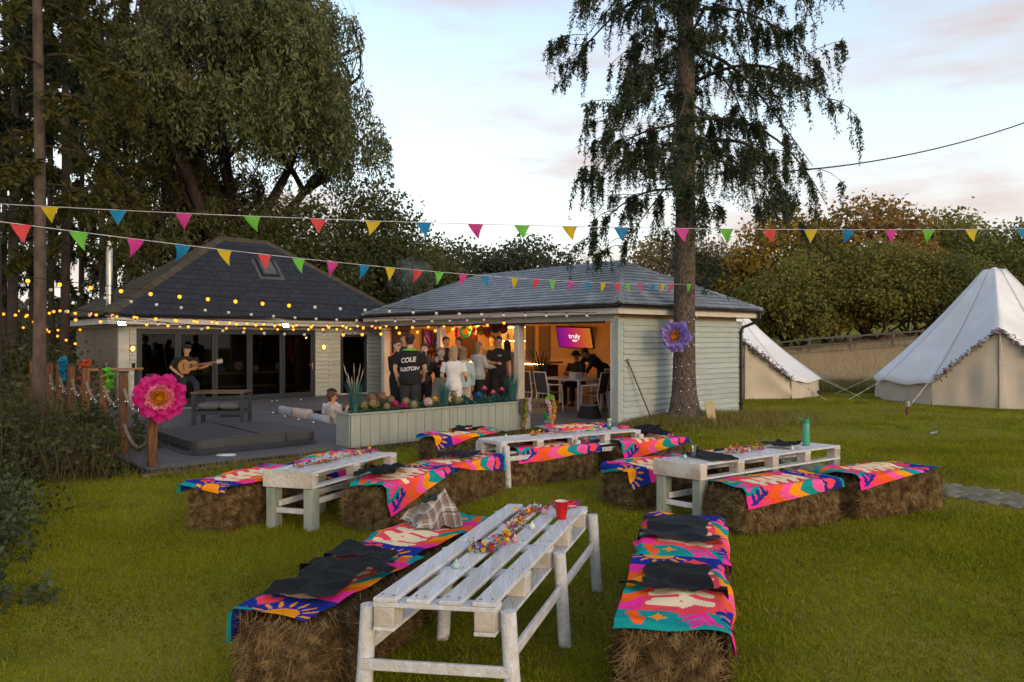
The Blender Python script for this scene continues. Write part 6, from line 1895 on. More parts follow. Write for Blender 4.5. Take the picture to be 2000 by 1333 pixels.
# ================================================================== TENTS
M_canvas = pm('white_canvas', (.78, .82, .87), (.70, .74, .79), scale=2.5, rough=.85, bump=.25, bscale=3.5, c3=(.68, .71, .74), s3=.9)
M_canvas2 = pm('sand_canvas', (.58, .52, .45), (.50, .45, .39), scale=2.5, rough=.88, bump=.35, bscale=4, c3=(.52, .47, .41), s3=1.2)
M_guy = pm('white_guy_rope', (.70, .70, .66), rough=.8); M_seam = pm('canvas_seam', (.5, .5, .5), rough=.9)
M_peg = pm('steel_peg', (.3, .3, .3), rough=.4, metallic=.8)
def bell_tent(cx, cy, Rr, apex, door, label, seed, wallh=.55, aptop=2.05, z0=0.0):
    """door: world angle (radians) of the entrance direction seen from the centre."""
    t = thing('bell_tent', label, 'tent', (cx, cy, z0), 0, 'bell tents on the lawn')
    th0 = R(29)
    n = 64
    def eave(a): 
        k = 1 + .018 * math.cos(12 * (a - door)); return Vector((Rr * k * math.cos(a), Rr * k * math.sin(a), wallh + .05 * math.cos(12 * (a - door))))
    Tp = Vector((Rr * .97 * math.cos(door), Rr * .97 * math.sin(door), aptop))
    E1, E2 = eave(door - th0), eave(door + th0)
    top = Vector((0, 0, apex))
    vs, fs = [], []
    m = 14
    for i in range(n + 1):
        a = door + th0 + (2 * math.pi - 2 * th0) * i / n
        e = eave(a)
        for j in range(m + 1):
            s = j / m
            rr = .09 + (1 - .09) * (s ** 1.0); sagf = .16 * Rr * math.sin(math.pi * s) * .55
            z = apex + (e.z - apex) * s - sagf * (1 - .25 * s) * .62
            vs.append((e.x * rr, e.y * rr, z))
    for i in range(n):
        for j in range(m):
            k = i * (m + 1) + j; fs.append((k, k + 1, k + m + 2, k + m + 1))
    nd = 20; o = len(vs)
    for i in range(nd + 1):
        q = i / nd * 2 - 1
        b = Tp.lerp(E2 if q > 0 else E1, abs(q))
        b = Vector((b.x * 1.0, b.y * 1.0, b.z)) 
        for j in range(m + 1):
            s = j / m
            rr = .09 + .91 * s; sagf = .16 * Rr * math.sin(math.pi * s) * .55 * (abs(q) ** .7)
            z = apex + (b.z - apex) * s - sagf * (1 - .25 * s) * .62
            vs.append((b.x * rr, b.y * rr, z))
    for i in range(nd):
        for j in range(m):
            k = o + i * (m + 1) + j; fs.append((k, k + 1, k + m + 2, k + m + 1))
    me = fast_mesh('roof', vs, np.array(fs), True)
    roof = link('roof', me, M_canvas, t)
    md = roof.modifiers.new('th', 'SOLIDIFY'); md.thickness = .008
    # seams
    b = MB()
    for k in range(1, 12):
        a = door + k * math.pi / 6
        i = int(round((k * math.pi / 6 - th0) / (2 * math.pi - 2 * th0) * n))
        if 0 <= i <= n: b.tube([Vector(vs[i * (m + 1) + j]) + Vector((0, 0, .006)) for j in range(m + 1)], .006, 4, caps=False)
    b.build('seams', M_seam, roof)
    MB().lathe([(.30, -.42), (.20, -.16), (.11, .0), (.05, .06), (.001, .07)], (0, 0, apex), 20).build('cap', M_canvas, t)
    # wall
    w, wf = [], []
    nzw = noise_fn(seed, 6, 1.5, 6)
    for i in range(n * 2 + 1):
        a = door + th0 + (2 * math.pi - 2 * th0) * i / (n * 2); e = eave(a)
        for j in range(5):
            s = j / 4; rr = .965 + .012 * math.sin(a * 26 + s * 2) * (1 - s) + .02 * s
            w.append((e.x * rr, e.y * rr, e.z * (1 - s) + .0 * s - .02 * s))
    for i in range(n * 2):
        for j in range(4):
            k = i * 5 + j; wf.append((k, k + 5, k + 6, k + 1))
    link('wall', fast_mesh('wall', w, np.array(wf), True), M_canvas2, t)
    # entrance panel, slightly set back and wrinkled
    pv, pf = [], []
    na, nb = 30, 16
    dd = Vector((math.cos(door), math.sin(door), 0))
    for i in range(na + 1):
        q = i / na * 2 - 1
        e = Tp.lerp(E2 if q > 0 else E1, abs(q)) * .985
        e.z = (Tp.lerp(E2 if q > 0 else E1, abs(q))).z - .02
        g0 = Vector((e.x, e.y, -.02)) * .99; g0.z = -.02
        for j in range(nb + 1):
            p = e.lerp(g0, j / nb)
            wv = float(nzw(np.array([[q * 3.5, j / nb * 1.6, 0]]))[0]); p += dd * (-.05 + .05 * wv * math.sin(j / nb * 2.6))
            pv.append(p)
    for i in range(na):
        for j in range(nb):
            k = i * (nb + 1) + j; pf.append((k, k + nb + 1, k + nb + 2, k + 1))
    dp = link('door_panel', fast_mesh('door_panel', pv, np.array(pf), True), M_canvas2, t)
    zp = [pv[(na // 2) * (nb + 1) + j] + dd * .012 for j in range(nb + 1)]
    MB().tube(zp, .012, 5).build('zip_seam', pm('zip', (.30, .24, .18), rough=.8), dp)
    MB().tube([Tp * .975 + Vector((0, 0, -.02)) + Vector((0, 0, .05)), Vector((Tp.x, Tp.y, 0)) * .975], .016, 8).build('entrance_pole', M_peg, t)
    # piping along the entrance edge
    MB().tube([E1, Tp, E2], .014, 6).build('entrance_hem', M_canvas, t)
    # flower garland on the entrance edge
    g = np.random.default_rng(seed)
    lv, lf, bl = [], [], MB()
    for k in range(620):
        q = g.uniform(-1, 1); p = Tp.lerp(E2 if q > 0 else E1, abs(q) * .96) + dd * .04 + Vector(g.normal(0, .04, 3))
        d = Vector(g.normal(size=3)).normalized(); e = d.orthogonal().normalized(); L = g.uniform(.04, .09); o2 = len(lv)
        lv += [p, p + d * L * .5 + e * L * .3, p + d * L, p + d * L * .5 - e * L * .3]; lf.append((o2, o2 + 1, o2 + 2, o2 + 3))
        if k % 9 == 0: flower_geo(bl, p + dd * .03, .035, (dd.x, dd.y, .3), 5)
    gl = link('leaf_garland', fast_mesh('leaf_garland', lv, np.array(lf)), leafmat('tent_garland', (.05, .085, .04), (.03, .05, .03), c3=(.12, .12, .10), trans=.2, scale=7), t, kind='stuff')
    bl.build('garland_blossoms', pm('garland_pink', (.42, .24, .30), (.3, .2, .3), rough=.8, scale=9), t, kind='stuff')
    # guy ropes and pegs
    for k in range(12):
        a = door + (k + .0) * math.pi / 6
        if k == 0: p0, a_ = Tp, door
        else: p0, a_ = eave(a), a
        p1 = Vector(((Rr + (1.15 if k else .75)) * math.cos(a_ + .04), (Rr + (1.15 if k else .75)) * math.sin(a_ + .04), .03))
        gr = MB().tube([p0, p1], .0075, 5).build('guy_rope', M_guy, t)
        MB().box(p0.lerp(p1, .45), (.03, .012, .06)).build('slider', M_peg, gr)
        MB().tube([p1 + Vector((0, 0, -.06)), p1 + Vector((0, 0, .05))], .006, 5).build('peg', M_peg, gr)
    return t
tc = Vector((14.1, 21.7)); bell_tent(tc.x, tc.y, 3.15, 3.82, math.atan2(-tc.y, -tc.x) + R(2), 'large white bell tent at the right edge of the lawn', 1, .55, 2.05)
tc = Vector((7.25, 24.9)); bell_tent(tc.x, tc.y, 2.9, 2.9, math.atan2(-tc.y, -tc.x) + R(10), 'white bell tent partly hidden behind the bar building', 2, .50, 1.72)
p = at(1773, 812, 0)
t = thing('tent_number_sign', 'small dark post with a number plate in front of the right tent', 'sign', (p.x, p.y, 0), R(5))
MB().span((-.03, -.02, -.05), (.03, .02, .22)).build('post', M_postw, t); MB().span((-.09, -.035, .20), (.09, -.021, .36)).build('plate', pm('number_plate', (.16, .15, .14), rough=.8), t)
me = text_mesh('2', .13, bold=.004); me.transform(Matrix.Translation((0, -.037, .28)) @ Matrix.Rotation(R(90), 4, 'X')); link('number', me, M_white, t)
p = at(1601, 777, 0)
t = thing('tent_marker_post', 'small dark marker post beside the half hidden tent', 'sign', (p.x, p.y, 0))
MB().span((-.025, -.02, -.05), (.025, .02, .13)).build('post', M_postw, t); MB().span((-.09, -.03, .12), (.09, -.016, .22)).build('plate', M_dark, t)

# ------------------------------------------------------------------ field fence
M_rail = pm('weathered_rail', (.15, .135, .115), (.085, .078, .068), scale=3, stretch=(1, 6, 6), rough=.9, bump=.4, rand=.1)
FA, FB = Vector((12.6, 42.5, 0)), Vector((27.5, 35.6, 0))
fe = thing('field_fence', 'weathered three rail post and rail fence across the dry meadow', 'fence', FA)
nf_ = 8
ends = []
for i in range(nf_ + 1):
    p = FA.lerp(FB, i / nf_); z = hz(p.x, p.y); ends.append(Vector((p.x, p.y, z)))
    q_ = Vector((p.x, p.y, z)) - FA
    MB().span((-.06, -.05, -.2), (.06, .05, 1.2)).build('post', M_rail, fe, q_)
for i in range(nf_):
    for zz in (1.08, .72, .36):
        a, b2 = ends[i] - FA + Vector((0, -.07, zz + random.uniform(-.03, .03))), ends[i + 1] - FA + Vector((0, -.07, zz + random.uniform(-.03, .03)))
        MB().bar(a, b2, .035, .095).build('rail', M_rail, fe)

# ------------------------------------------------------------------ bunting
FLG = dict(yellow=(.62, .47, .02), blue=(.012, .23, .50), pink=(.66, .06, .34), green=(.16, .55, .07), red=(.68, .07, .08))
MFL = {k: leafmat('flag_' + k, c, tuple(x * .9 for x in c), trans=.35, scale=2) for k, c in FLG.items()}
M_tape = pm('bunting_tape', (.55, .56, .62), rough=.7)
def bunting(a, b, sag, order, flags, label, fw=.20, fh=.185):
    t = thing('bunting', label, 'bunting', a)
    a, b = Vector(a), Vector(b)
    d = b - a
    pts = [p - a for p in sag_pts(a, b, sag, 40)]
    MB().tube(pts, .0045, 5).build('tape', M_tape, t)
    dh = Vector((d.x, d.y, 0)).normalized(); nn = Vector((-dh.y, dh.x, 0))
    for i, f in enumerate(flags):
        k = f * 40; j = min(int(k), 39)
        p = pts[j].lerp(pts[j + 1], k - j)
        tw = random.uniform(-.05, .05); cv = random.uniform(-.09, .09)
        vs, fs = [], []
        for r_ in range(7):
            s = r_ / 6
            for c in range(5):
                q_ = (c / 4 - .5) * (1 - s) * fw
                vs.append(dh * (q_ + tw * s * s * 1.4) + nn * (cv * s * s + .012 * math.sin(c * 1.5 + i) * (1 - s)) + Vector((0, 0, -s * fh)))
        for r_ in range(6):
            for c in range(4):
                q2 = r_ * 5 + c; fs.append((q2, q2 + 5, q2 + 6, q2 + 1))
        link('pennant', fast_mesh('pennant', vs, np.array(fs), True), MFL[order[i % len(order)]], t, p)
def frac_of(a, b, px):
    """Fraction along a-b seen at pixel column px."""
    a, b = Vector(a), Vector(b); k = (px - 1000) / F
    return (k * a.y - a.x) / ((b.x - a.x) - k * (b.y - a.y))
a, b2 = atd(-60, 402, 8.6), atd(2080, 452, 10.6)
b2.z = a.z = 3.38
pxs = [98, 230, 359, 493, 622, 729, 828, 929, 1020, 1113, 1213, 1332, 1418, 1503, 1584, 1657, 1740, 1812, 1896, 1995]
bunting(a, b2, .13, ['yellow', 'blue', 'pink', 'green', 'red', 'yellow', 'blue', 'pink', 'green', 'yellow', 'blue', 'pink', 'green', 'red', 'yellow', 'blue', 'pink', 'green', 'yellow', 'blue'], [frac_of(a, b2, x) for x in pxs], 'upper line of multicoloured bunting running right across the view')
a, b2 = atd(-70, 424, 6.5), Vector((TREE.x + .1, TREE.y - .30, 2.92))
pxs = [41, 155, 266, 358, 438, 516, 583, 650, 713, 763, 816, 857, 904, 947, 1006, 1048, 1079, 1114, 1147, 1178, 1206, 1227, 1250, 1275, 1294, 1312, 1346]
bunting(a, b2, .16, ['red', 'green', 'pink', 'blue', 'yellow'], [frac_of(a, b2, x) for x in pxs], 'lower line of multicoloured bunting ending at the spruce trunk', .17, .18)

# ------------------------------------------------------------------ festoon lights
M_cable = pm('festoon_cable', (.012, .012, .013), rough=.6)
M_bulb = emat('lit_festoon_bulb', (1.0, .22, .008), 1.35, (.6, .25, .03))
M_bulbw = pm('unlit_white_bulb', (.62, .62, .60), (.55, .55, .54), rough=.35, scale=3)
bulbm = MB().ball((0, 0, -.052), .031, 8, sz=1.08).mesh('bulb')
sock = MB().lathe([(.001, .012), (.014, .012), (.017, -.012), (.017, -.03), (.001, -.03)], n=8).mesh('lamp_holder'); sock.materials.append(M_cable)
bulb_l, bulb_w = bulbm.copy(), bulbm.copy()
bulb_l.materials.append(M_bulb); bulb_w.materials.append(M_bulbw)
def festoon(a, b, sag, n, lit, label, start=.02, end=.98):
    a, b = Vector(a), Vector(b)
    t = thing('festoon_lights', label, 'string lights', a, 0, 'festoon lights over the deck')
    pts = [p - a for p in sag_pts(a, b, sag, 30)]
    MB().tube(pts, .006, 5).build('cable', M_cable, t)
    for i in range(n):
        k = (start + (end - start) * i / (n - 1)) * 30; j = min(int(k), 29)
        p = pts[j].lerp(pts[j + 1], k - j)
        h = link('lamp_holder', sock, None, t, p - Vector((0, 0, .012)))
        L = lit(i) if callable(lit) else lit
        bo = bpy.data.objects.new('bulb', bulb_l if L else bulb_w); COL.objects.link(bo); bo.parent = h
EP = lambda px, u=-.36, z=2.30: (lambda v: S(u, v, z))(front_v(px, u))
HEv = lambda px, z=2.22, v=hv0 - .1: (lambda k: S((k * (C0.y + VX.y * v) - C0.x - VX.x * v) / (UX.x - k * UX.y), v, z))((px - 1000) / F)
festoon(atd(-40, 530, 11.6), EP(1165, z=2.33), .18, 24, lambda i: i < 11, 'festoon string highest over the deck, amber bulbs then white, ending at the bar corner')
festoon(atd(-40, 536, 13.0), EP(960, z=2.32), .30, 23, False, 'festoon string of unlit white bulbs across the house roof')
festoon(atd(88, 602, 16.5), EP(765, z=2.22), .10, 20, True, 'amber festoon string along the house eaves to the end post')
festoon(atd(66, 596, 15.0), EP(880, z=2.17), .16, 22, True, 'amber festoon string sagging before the folding doors')
festoon(atd(130, 618, 15.6), HEv(742, 2.2), .12, 18, True, 'amber festoon string hung just under the house eaves')
festoon(atd(60, 590, 14.0), EP(1000, z=2.25), .42, 24, lambda i: i > 13, 'festoon string sagging low across the glass, half amber half white')
festoon(atd(-30, 622, 20.0), atd(160, 640, 21.5), .1, 9, True, 'short amber festoon string among the trunks left of the house')
festoon(atd(20, 590, 22.0), atd(150, 668, 19.0), .12, 9, True, 'amber festoon string slanting down among the trunks')
festoon(atd(-20, 604, 17.0), atd(120, 602, 18.5), .1, 7, True, 'amber festoon string between the left trunks')
# ------------------------------------------------------------------ overhead cable
t = thing('overhead_cable', 'dark overhead cable sagging from the spruce to the right edge', 'cable', TREE)
pts = [p - TREE for p in sag_pts(Vector((TREE.x + .2, TREE.y, 5.25)), atd(2150, 180, 18.5), .55, 20)]
MB().tube(pts, .016, 6).build('cable', M_cable, t)
# ------------------------------------------------------------------ things by the spruce
p = S(.62, -.06, 0)
t = thing('garden_pole', 'thin rusty tool handle leaning on the green boarded wall', 'pole', p)
top_ = S(.28, -.055, 1.34) - p; bot = S(.78, -.30, .08) - p
MB().tube([bot, top_], .014, 8).build('handle', pm('rusty_handle', (.11, .07, .05), (.07, .045, .035), rough=.8, scale=9), t)
MB().tube([top_ + Vector((-.05, 0, .02)), top_ + Vector((.02, 0, .03))], .016, 6).build('grip', M_brown, t)
MB().tube([bot + Vector((-.10, -.02, -.02)), bot, bot + Vector((.10, .02, -.02))], .012, 6).build('head', M_black, t)
t = thing('leaning_plank', 'short sawn pale timber offcut leaning on the spruce foot', 'plank', (TREE.x + .42, TREE.y - .45, hz(TREE.x + .42, TREE.y - .45)), R(-12))
MB().box((0, 0, .19), (.17, .035, .42), (R(-14), R(-10), 0), bev=.004).build('board', pm('fresh_sawn_wood', (.55, .44, .27), (.44, .34, .20), scale=3, stretch=(8, 8, 1), rough=.8), t)
for (px, py, lb, sg) in ((1362, 318, 'black floodlight on the right of the spruce trunk', 1), (1325, 366, 'black floodlight on the left of the spruce trunk', -1), (1358, 570, 'small black sensor box on the spruce trunk below the bunting', 0)):
    p = atd(px, py, TREE.y - (.32 if sg else .38))
    t = thing('trunk_floodlight' if sg else 'sensor_box', lb, 'floodlight' if sg else 'sensor', p, R(18 * sg))
    MB().box((0, 0, 0), (.14, .05, .10) if sg else (.07, .04, .07), (R(25), 0, 0), bev=.008).build('body', M_black, t)
    MB().box((0, -.027 if sg else -.022, -.004), (.11, .004, .075) if sg else (.045, .003, .045), (R(25), 0, 0)).build('lens', pm('flood_lens', (.35, .36, .36), rough=.2), t)
    MB().bar((0, .02, 0), (0, .12, .02), .03, .03).build('bracket', M_black, t)
# ================================================================== TREES AND SHRUBS
M_bark = pm('spruce_bark', (.095, .072, .058), (.04, .03, .024), scale=16, stretch=(1, 1, .55), rough=.95, bump=1.0, bscale=30, c3=(.13, .105, .085), s3=22, detail=8)
M_barkd = pm('dark_bark', (.055, .042, .034), (.03, .024, .02), scale=9, stretch=(1, 1, .4), rough=.95, bump=.8, bscale=18)
M_barkp = pm('pine_bark', (.11, .085, .068), (.065, .05, .04), scale=9, stretch=(1, 1, .5), rough=.95, bump=.8, bscale=24)

def leaf_quads(c, d, L, w, g, fold=.0):
    n = len(c)
    sd = np.cross(d, g.normal(size=(n, 3))); sd /= np.linalg.norm(sd, axis=1)[:, None] + 1e-6
    L = L[:, None] if np.ndim(L) else L; w = w[:, None] if np.ndim(w) else w
    v = np.stack([c, c + d * L * .45 + sd * w, c + d * L, c + d * L * .45 - sd * w], 1).reshape(-1, 3)
    return v, np.arange(n * 4).reshape(-1, 4)

def unit(a): return a / (np.linalg.norm(a, axis=-1, keepdims=True) + 1e-9)

def spruce_meshes(seed, height, z_lo, spread, r0, twig_n, per, top_r=.06, nl=.07, detail_z=99, limb_n=46, droop=1.0, flare=.22, brush=.9, tw=(.3, .95), sec=0):
    """Conifer with drooping limbs and hanging sprays. Returns trunk, limbs, foliage meshes."""
    g = np.random.default_rng(seed)
    zs = np.concatenate([[-.15, 0, .12, .3, .6, 1.0], np.linspace(1.6, height, 22)])
    nn = 28
    nz = noise_fn(seed, 8, 2, 9)
    vs = []
    for z in zs:
        f = 1 - z / height
        r = top_r * .3 + (r0 - top_r * .3) * max(f, 0) ** .8 + flare * math.exp(-max(z, 0) / .28)
        for k in range(nn):
            a = 6.283 * k / nn
            but = 1 + (.16 * math.cos(5 * a + seed) * math.exp(-max(z, 0) / .4))
            p = np.array([[math.cos(a) * 2, math.sin(a) * 2, z * 1.2]])
            rr = r * but * (1 + .035 * float(nz(p)[0]))
            vs.append((rr * math.cos(a) + .03 * math.sin(z * .5 + seed), rr * math.sin(a), z))
    fs = [(i * nn + k, i * nn + (k + 1) % nn, (i + 1) * nn + (k + 1) % nn, (i + 1) * nn + k) for i in range(len(zs) - 1) for k in range(nn)]
    trunk = fast_mesh('trunk', vs, np.array(fs), True)
    limbs = MB(); C, D, Ls = [], [], []
    for i in range(limb_n):
        t = (i + g.uniform(0, 1)) / limb_n
        z = z_lo + (height * .97 - z_lo) * t
        a = i * 2.399 + g.normal(0, .3)
        ln = spread * (1 - t) ** .55 * g.uniform(.45, 1.12)
        if t < .06: ln *= .7
        d = Vector((math.cos(a), math.sin(a), 0))
        pts = []
        rise = g.uniform(-.05, .32)
        for k in range(10):
            s = k / 9
            pts.append(Vector((0, 0, z)) + d * (ln * s * (1 - .12 * s)) + Vector((-d.y, d.x, 0)) * (.12 * ln * math.sin(s * 3 + i)) + Vector((0, 0, ln * (rise * s - droop * .62 * s * s))))
        limbs.tube(pts, [max(.006, .035 * ln / 3 * (1 - .85 * k / 9)) for k in range(10)], 6, caps=False)
        lines = [pts]
        for k in range(sec):
            s = g.uniform(.18, .97); j = min(int(s * 9), 8); p = pts[j].lerp(pts[j + 1], s * 9 - j)
            sa = a + g.choice([-1, 1]) * g.uniform(.5, 1.35); L2 = g.uniform(.3, 1.15) * (.5 + .5 * ln / spread); dr = g.uniform(.1, .75)
            sl = [p + Vector((math.cos(sa), math.sin(sa), 0)) * (L2 * q / 9) + Vector((0, 0, L2 * (.12 * q / 9 - dr * (q / 9) ** 2))) for q in range(10)]
            limbs.tube(sl[::3], [.010, .008, .006, .003], 4, caps=False); lines.append(sl)
        ntw = int(twig_n * (.4 + ln / spread))
        for k in range(ntw):
            s = g.uniform(.12, 1.0) ** .8; j = min(int(s * 9), 8); pl_ = lines[int(g.integers(0, len(lines)))]
            p = pl_[j].lerp(pl_[j + 1], s * 9 - j)
            sa = a + g.choice([-1, 1]) * g.uniform(.5, 1.5)
            L = g.uniform(*tw) * (.55 + .45 * ln / spread)
            sd = Vector((math.cos(sa), math.sin(sa), 0)) * g.uniform(.08, .42) * L
            hang = Vector((0, 0, -L * g.uniform(.55, 1.0)))
            q0, q1, q2 = p, p + sd * .6 + hang * .35, p + sd * .9 + hang
            if z < detail_z: limbs.tube([q0, q1, q2], [.006, .004, .002], 3, caps=False)
            pr = per if z < 10.5 else max(8, per // 8); kz = 1 if z < 10.5 else (2.2 if per > 60 else 1.6)
            ss = g.uniform(.08, 1, pr)
            c = np.outer((1 - ss) ** 2, q0) + np.outer(2 * ss * (1 - ss), q1) + np.outer(ss ** 2, q2)
            ax = unit(np.array(q2 - q0)[None, :])
            rd = g.normal(size=(pr, 3)); rd = unit(rd + ax * brush)
            C.append(c + g.normal(0, .018, (pr, 3))); D.append(rd); Ls.append(g.uniform(.7, 1.3, pr) * nl * kz * (1.15 - .5 * ss))
    C, D, Ls = np.concatenate(C), np.concatenate(D), np.concatenate(Ls)
    v, f = leaf_quads(C, D, Ls, Ls * .17, g)
    return trunk, limbs.mesh('limbs'), fast_mesh('foliage', v, f)

def put_tree(name, label, cat, loc, meshes, mats, rotz=0, sc=(1, 1, 1), group=None, color=None):
    t = thing(name, label, cat, loc, rotz, group); t.scale = sc
    names = ('trunk', 'limbs', 'crown')
    for nm, me, mt in zip(names, meshes, mats):
        if me is None: continue
        o = link(nm, me, mt, t, kind=None if nm == 'trunk' else 'stuff')
        if color: o.color = (*color, 1)
    return t

M_ndl = leafmat('spruce_needles', (.036, .058, .032), (.02, .034, .02), c3=(.06, .08, .03), trans=.22, scale=1.2)
sp = spruce_meshes(11, 21, 4.6, 4.4, .24, 46, 72, nl=.085, limb_n=98, droop=.95, flare=.2, brush=1.0, tw=(.3, 1.3), sec=8, detail_z=10.5)
put_tree('spruce_tree', 'tall spruce with bare trunk and drooping dark boughs beside the bar building', 'tree', (TREE.x, TREE.y, hz(TREE.x, TREE.y) - .1), sp, (M_bark, M_barkd, M_ndl), R(40))
# fairy lights round the trunk
tl = thing('fairy_lights', 'white fairy lights wound round the spruce trunk', 'string lights', TREE)
pts, bb = [], MB()
for i in range(430):
    z = .12 + 2.15 * i / 430; a = i * .105
    r = .24 * (1 - z / 21) ** .8 + .2 * math.exp(-z / .28) + .018 + (.03 if z < .4 else 0)
    p = Vector((r * math.cos(a), r * math.sin(a), z + hz(TREE.x, TREE.y) - .1 + .05 * math.sin(a * 1.3)))
    pts.append(p)
    if i % 5 == 0: bb.ball(p * 1.0 + Vector((math.cos(a), math.sin(a), 0)) * .008, .007, 4)
MB().tube(pts, .002, 3, caps=False).build('wire', M_black, tl)
bb.build('led_beads', M_led, tl, kind='stuff')

# plantation conifers on the left
M_ndl2 = leafmat('larch_needles', (.052, .058, .011), (.024, .029, .008), c3=(.09, .085, .014), trans=.35, scale=.8)
M_ndl3 = leafmat('dark_pine_needles', (.017, .025, .011), (.010, .015, .007), c3=(.034, .04, .012), trans=.3, scale=.8)
con = [spruce_meshes(31 + i, 19, (4.6, 5.6, 3.2)[i], (2.9, 2.5, 2.7)[i], .12, 15, 26, nl=.20, limb_n=42, droop=.8, flare=.05, detail_z=0) for i in range(3)]
GC = 'conifers in the wood on the left'
cons = [(76, 13.2, 0, 'slim straight pale-barked conifer nearest the deck', M_ndl2, M_barkp), (-10, 15.5, 1, 'conifer cut by the left picture edge', M_ndl3, M_barkd), (128, 19.5, 2, 'conifer just right of the slim pale trunk', M_ndl2, M_barkd),
        (28, 19, 1, 'dark conifer between the left edge and the slim pale trunk', M_ndl3, M_barkd), (200, 25, 0, 'conifer behind the steel flue', M_ndl2, M_barkd), (250, 29, 1, 'conifer close right of the flue against the willow', M_ndl2, M_barkd),
        (100, 27, 2, 'far conifer behind the slim pale trunk', M_ndl3, M_barkd), (160, 32, 1, 'far conifer left of the flue', M_ndl2, M_barkd), (10, 27, 0, 'far conifer at the left edge', M_ndl3, M_barkd), (320, 34, 2, 'far conifer behind the house roof left hip', M_ndl3, M_barkd), (60, 36, 0, 'farthest conifer at the back of the left wood', M_ndl3, M_barkd), (225, 38, 2, 'farthest conifer behind the flue', M_ndl3, M_barkd)]
for i, (px, d, k, lb, mt, bk) in enumerate(cons):
    x = (px - 1000) / F * d
    t = thing('conifer_tree', lb, 'tree', (x, d, hz(x, d) - .05), i * 1.3, GC)
    s = .92 + .05 * (i % 4); t.scale = (s, s, s * (1 + .05 * (i % 3)))
    for nm, me, m_ in zip(('trunk', 'limbs', 'crown'), con[k], (bk, M_barkd, mt)):
        o = link(nm, me, m_ if len(me.materials) == 0 else None, t, kind=None if nm == 'trunk' else 'stuff')
        if nm != 'limbs':
            o.material_slots[0].link = 'OBJECT'; o.material_slots[0].material = m_

def broadleaf(seed, height, radius, trunk_r, n_leaf, leaf_l, leaf_w, hang=0.0, z_lo=.25, clump=.75, levels=3, lean=.0, gap=.0):
    g = np.random.default_rng(seed)
    limbs = MB(); tips = []
    th = height * z_lo
    def grow(p, d, L, r, lev):
        pts = [p]; q = p.copy(); dd = d.copy()
        for k in range(4):
            dd = (dd + Vector(g.normal(0, .16, 3)) + Vector((0, 0, .05))).normalized(); q = q + dd * (L / 4); pts.append(q.copy())
        limbs.tube(pts, [r * (1 - .13 * k) for k in range(5)], 7 if lev == 0 else 5, caps=False)
        if lev >= 1: tips.extend([(pts[k], lev) for k in (2, 3, 4)])
        if lev < levels:
            for k in range(int(g.integers(3, 6))):
                a = g.uniform(0, 6.283); u = Vector((math.cos(a), math.sin(a), 0))
                nd = (dd * g.uniform(.4, .9) + u * g.uniform(.5, 1.1) + Vector((0, 0, .15))).normalized()
                grow(pts[int(g.integers(2, 5))], nd, L * g.uniform(.55, .8), r * .5, lev + 1)
    tp = [Vector((0, 0, -.2)), Vector((lean * .3, 0, th * .5)), Vector((lean, 0, th))]
    trunk = MB().tube(tp, [trunk_r * 1.25, trunk_r, trunk_r * .9], 12)
    nl = 5
    for k in range(nl):
        a = k * 6.283 / nl + g.normal(0, .3); o = g.uniform(.35, .9)
        grow(tp[2] - Vector((0, 0, th * .1 * (k % 3))), Vector((math.cos(a) * o, math.sin(a) * o, 1)).normalized(), height * .33, trunk_r * .6, 0)
    pts = np.array([list(t[0]) for t in tips])
    # squeeze into the crown envelope
    c0 = np.array([lean, 0, height * .58]); ext = np.array([radius, radius, height * .44])
    pn = (pts - c0) / ext; ln = np.linalg.norm(pn, axis=1); f = np.where(ln > 1, 1 / ln, 1.0); pts = c0 + pn * f[:, None] * ext
    # extra clumps on the envelope so that the outline is full but uneven
    ne = int(len(pts) * .6) + 40
    dv = unit(g.normal(size=(ne, 3))); dv[:, 2] = np.where(dv[:, 2] < -.55, -dv[:, 2], dv[:, 2])
    ex = c0 + dv * ext * g.uniform(.55, 1.04, (ne, 1))
    pts = np.concatenate([pts, ex])
    pts = pts[pts[:, 2] > height * .12]
    if gap: pts = pts[g.uniform(size=len(pts)) > gap]
    idx = g.integers(0, len(pts), n_leaf)
    off = g.normal(size=(n_leaf, 3)) * np.array([1, 1, .62]) * clump * .5
    C = pts[idx] + off
    if hang: C[:, 2] -= np.abs(g.normal(0, 1, n_leaf)) * hang
    D = g.normal(size=(n_leaf, 3)); D[:, 2] -= .35 + hang * 1.2; D = unit(D)
    L = leaf_l * g.uniform(.6, 1.3, n_leaf)
    v, f_ = leaf_quads(C, D, L, L * leaf_w, g)
    def inside(p):
        k = math.sqrt(((p.x - c0[0]) / ext[0]) ** 2 + (p.y / ext[1]) ** 2 + ((p.z - c0[2]) / ext[2]) ** 2)
        return p if k < .93 or p.z < c0[2] * .6 else Vector(c0) + (p - Vector(c0)) * (.93 / k)
    limbs.warp(inside)
    return trunk.mesh('trunk'), limbs.mesh('limbs'), fast_mesh('foliage', v, f_)

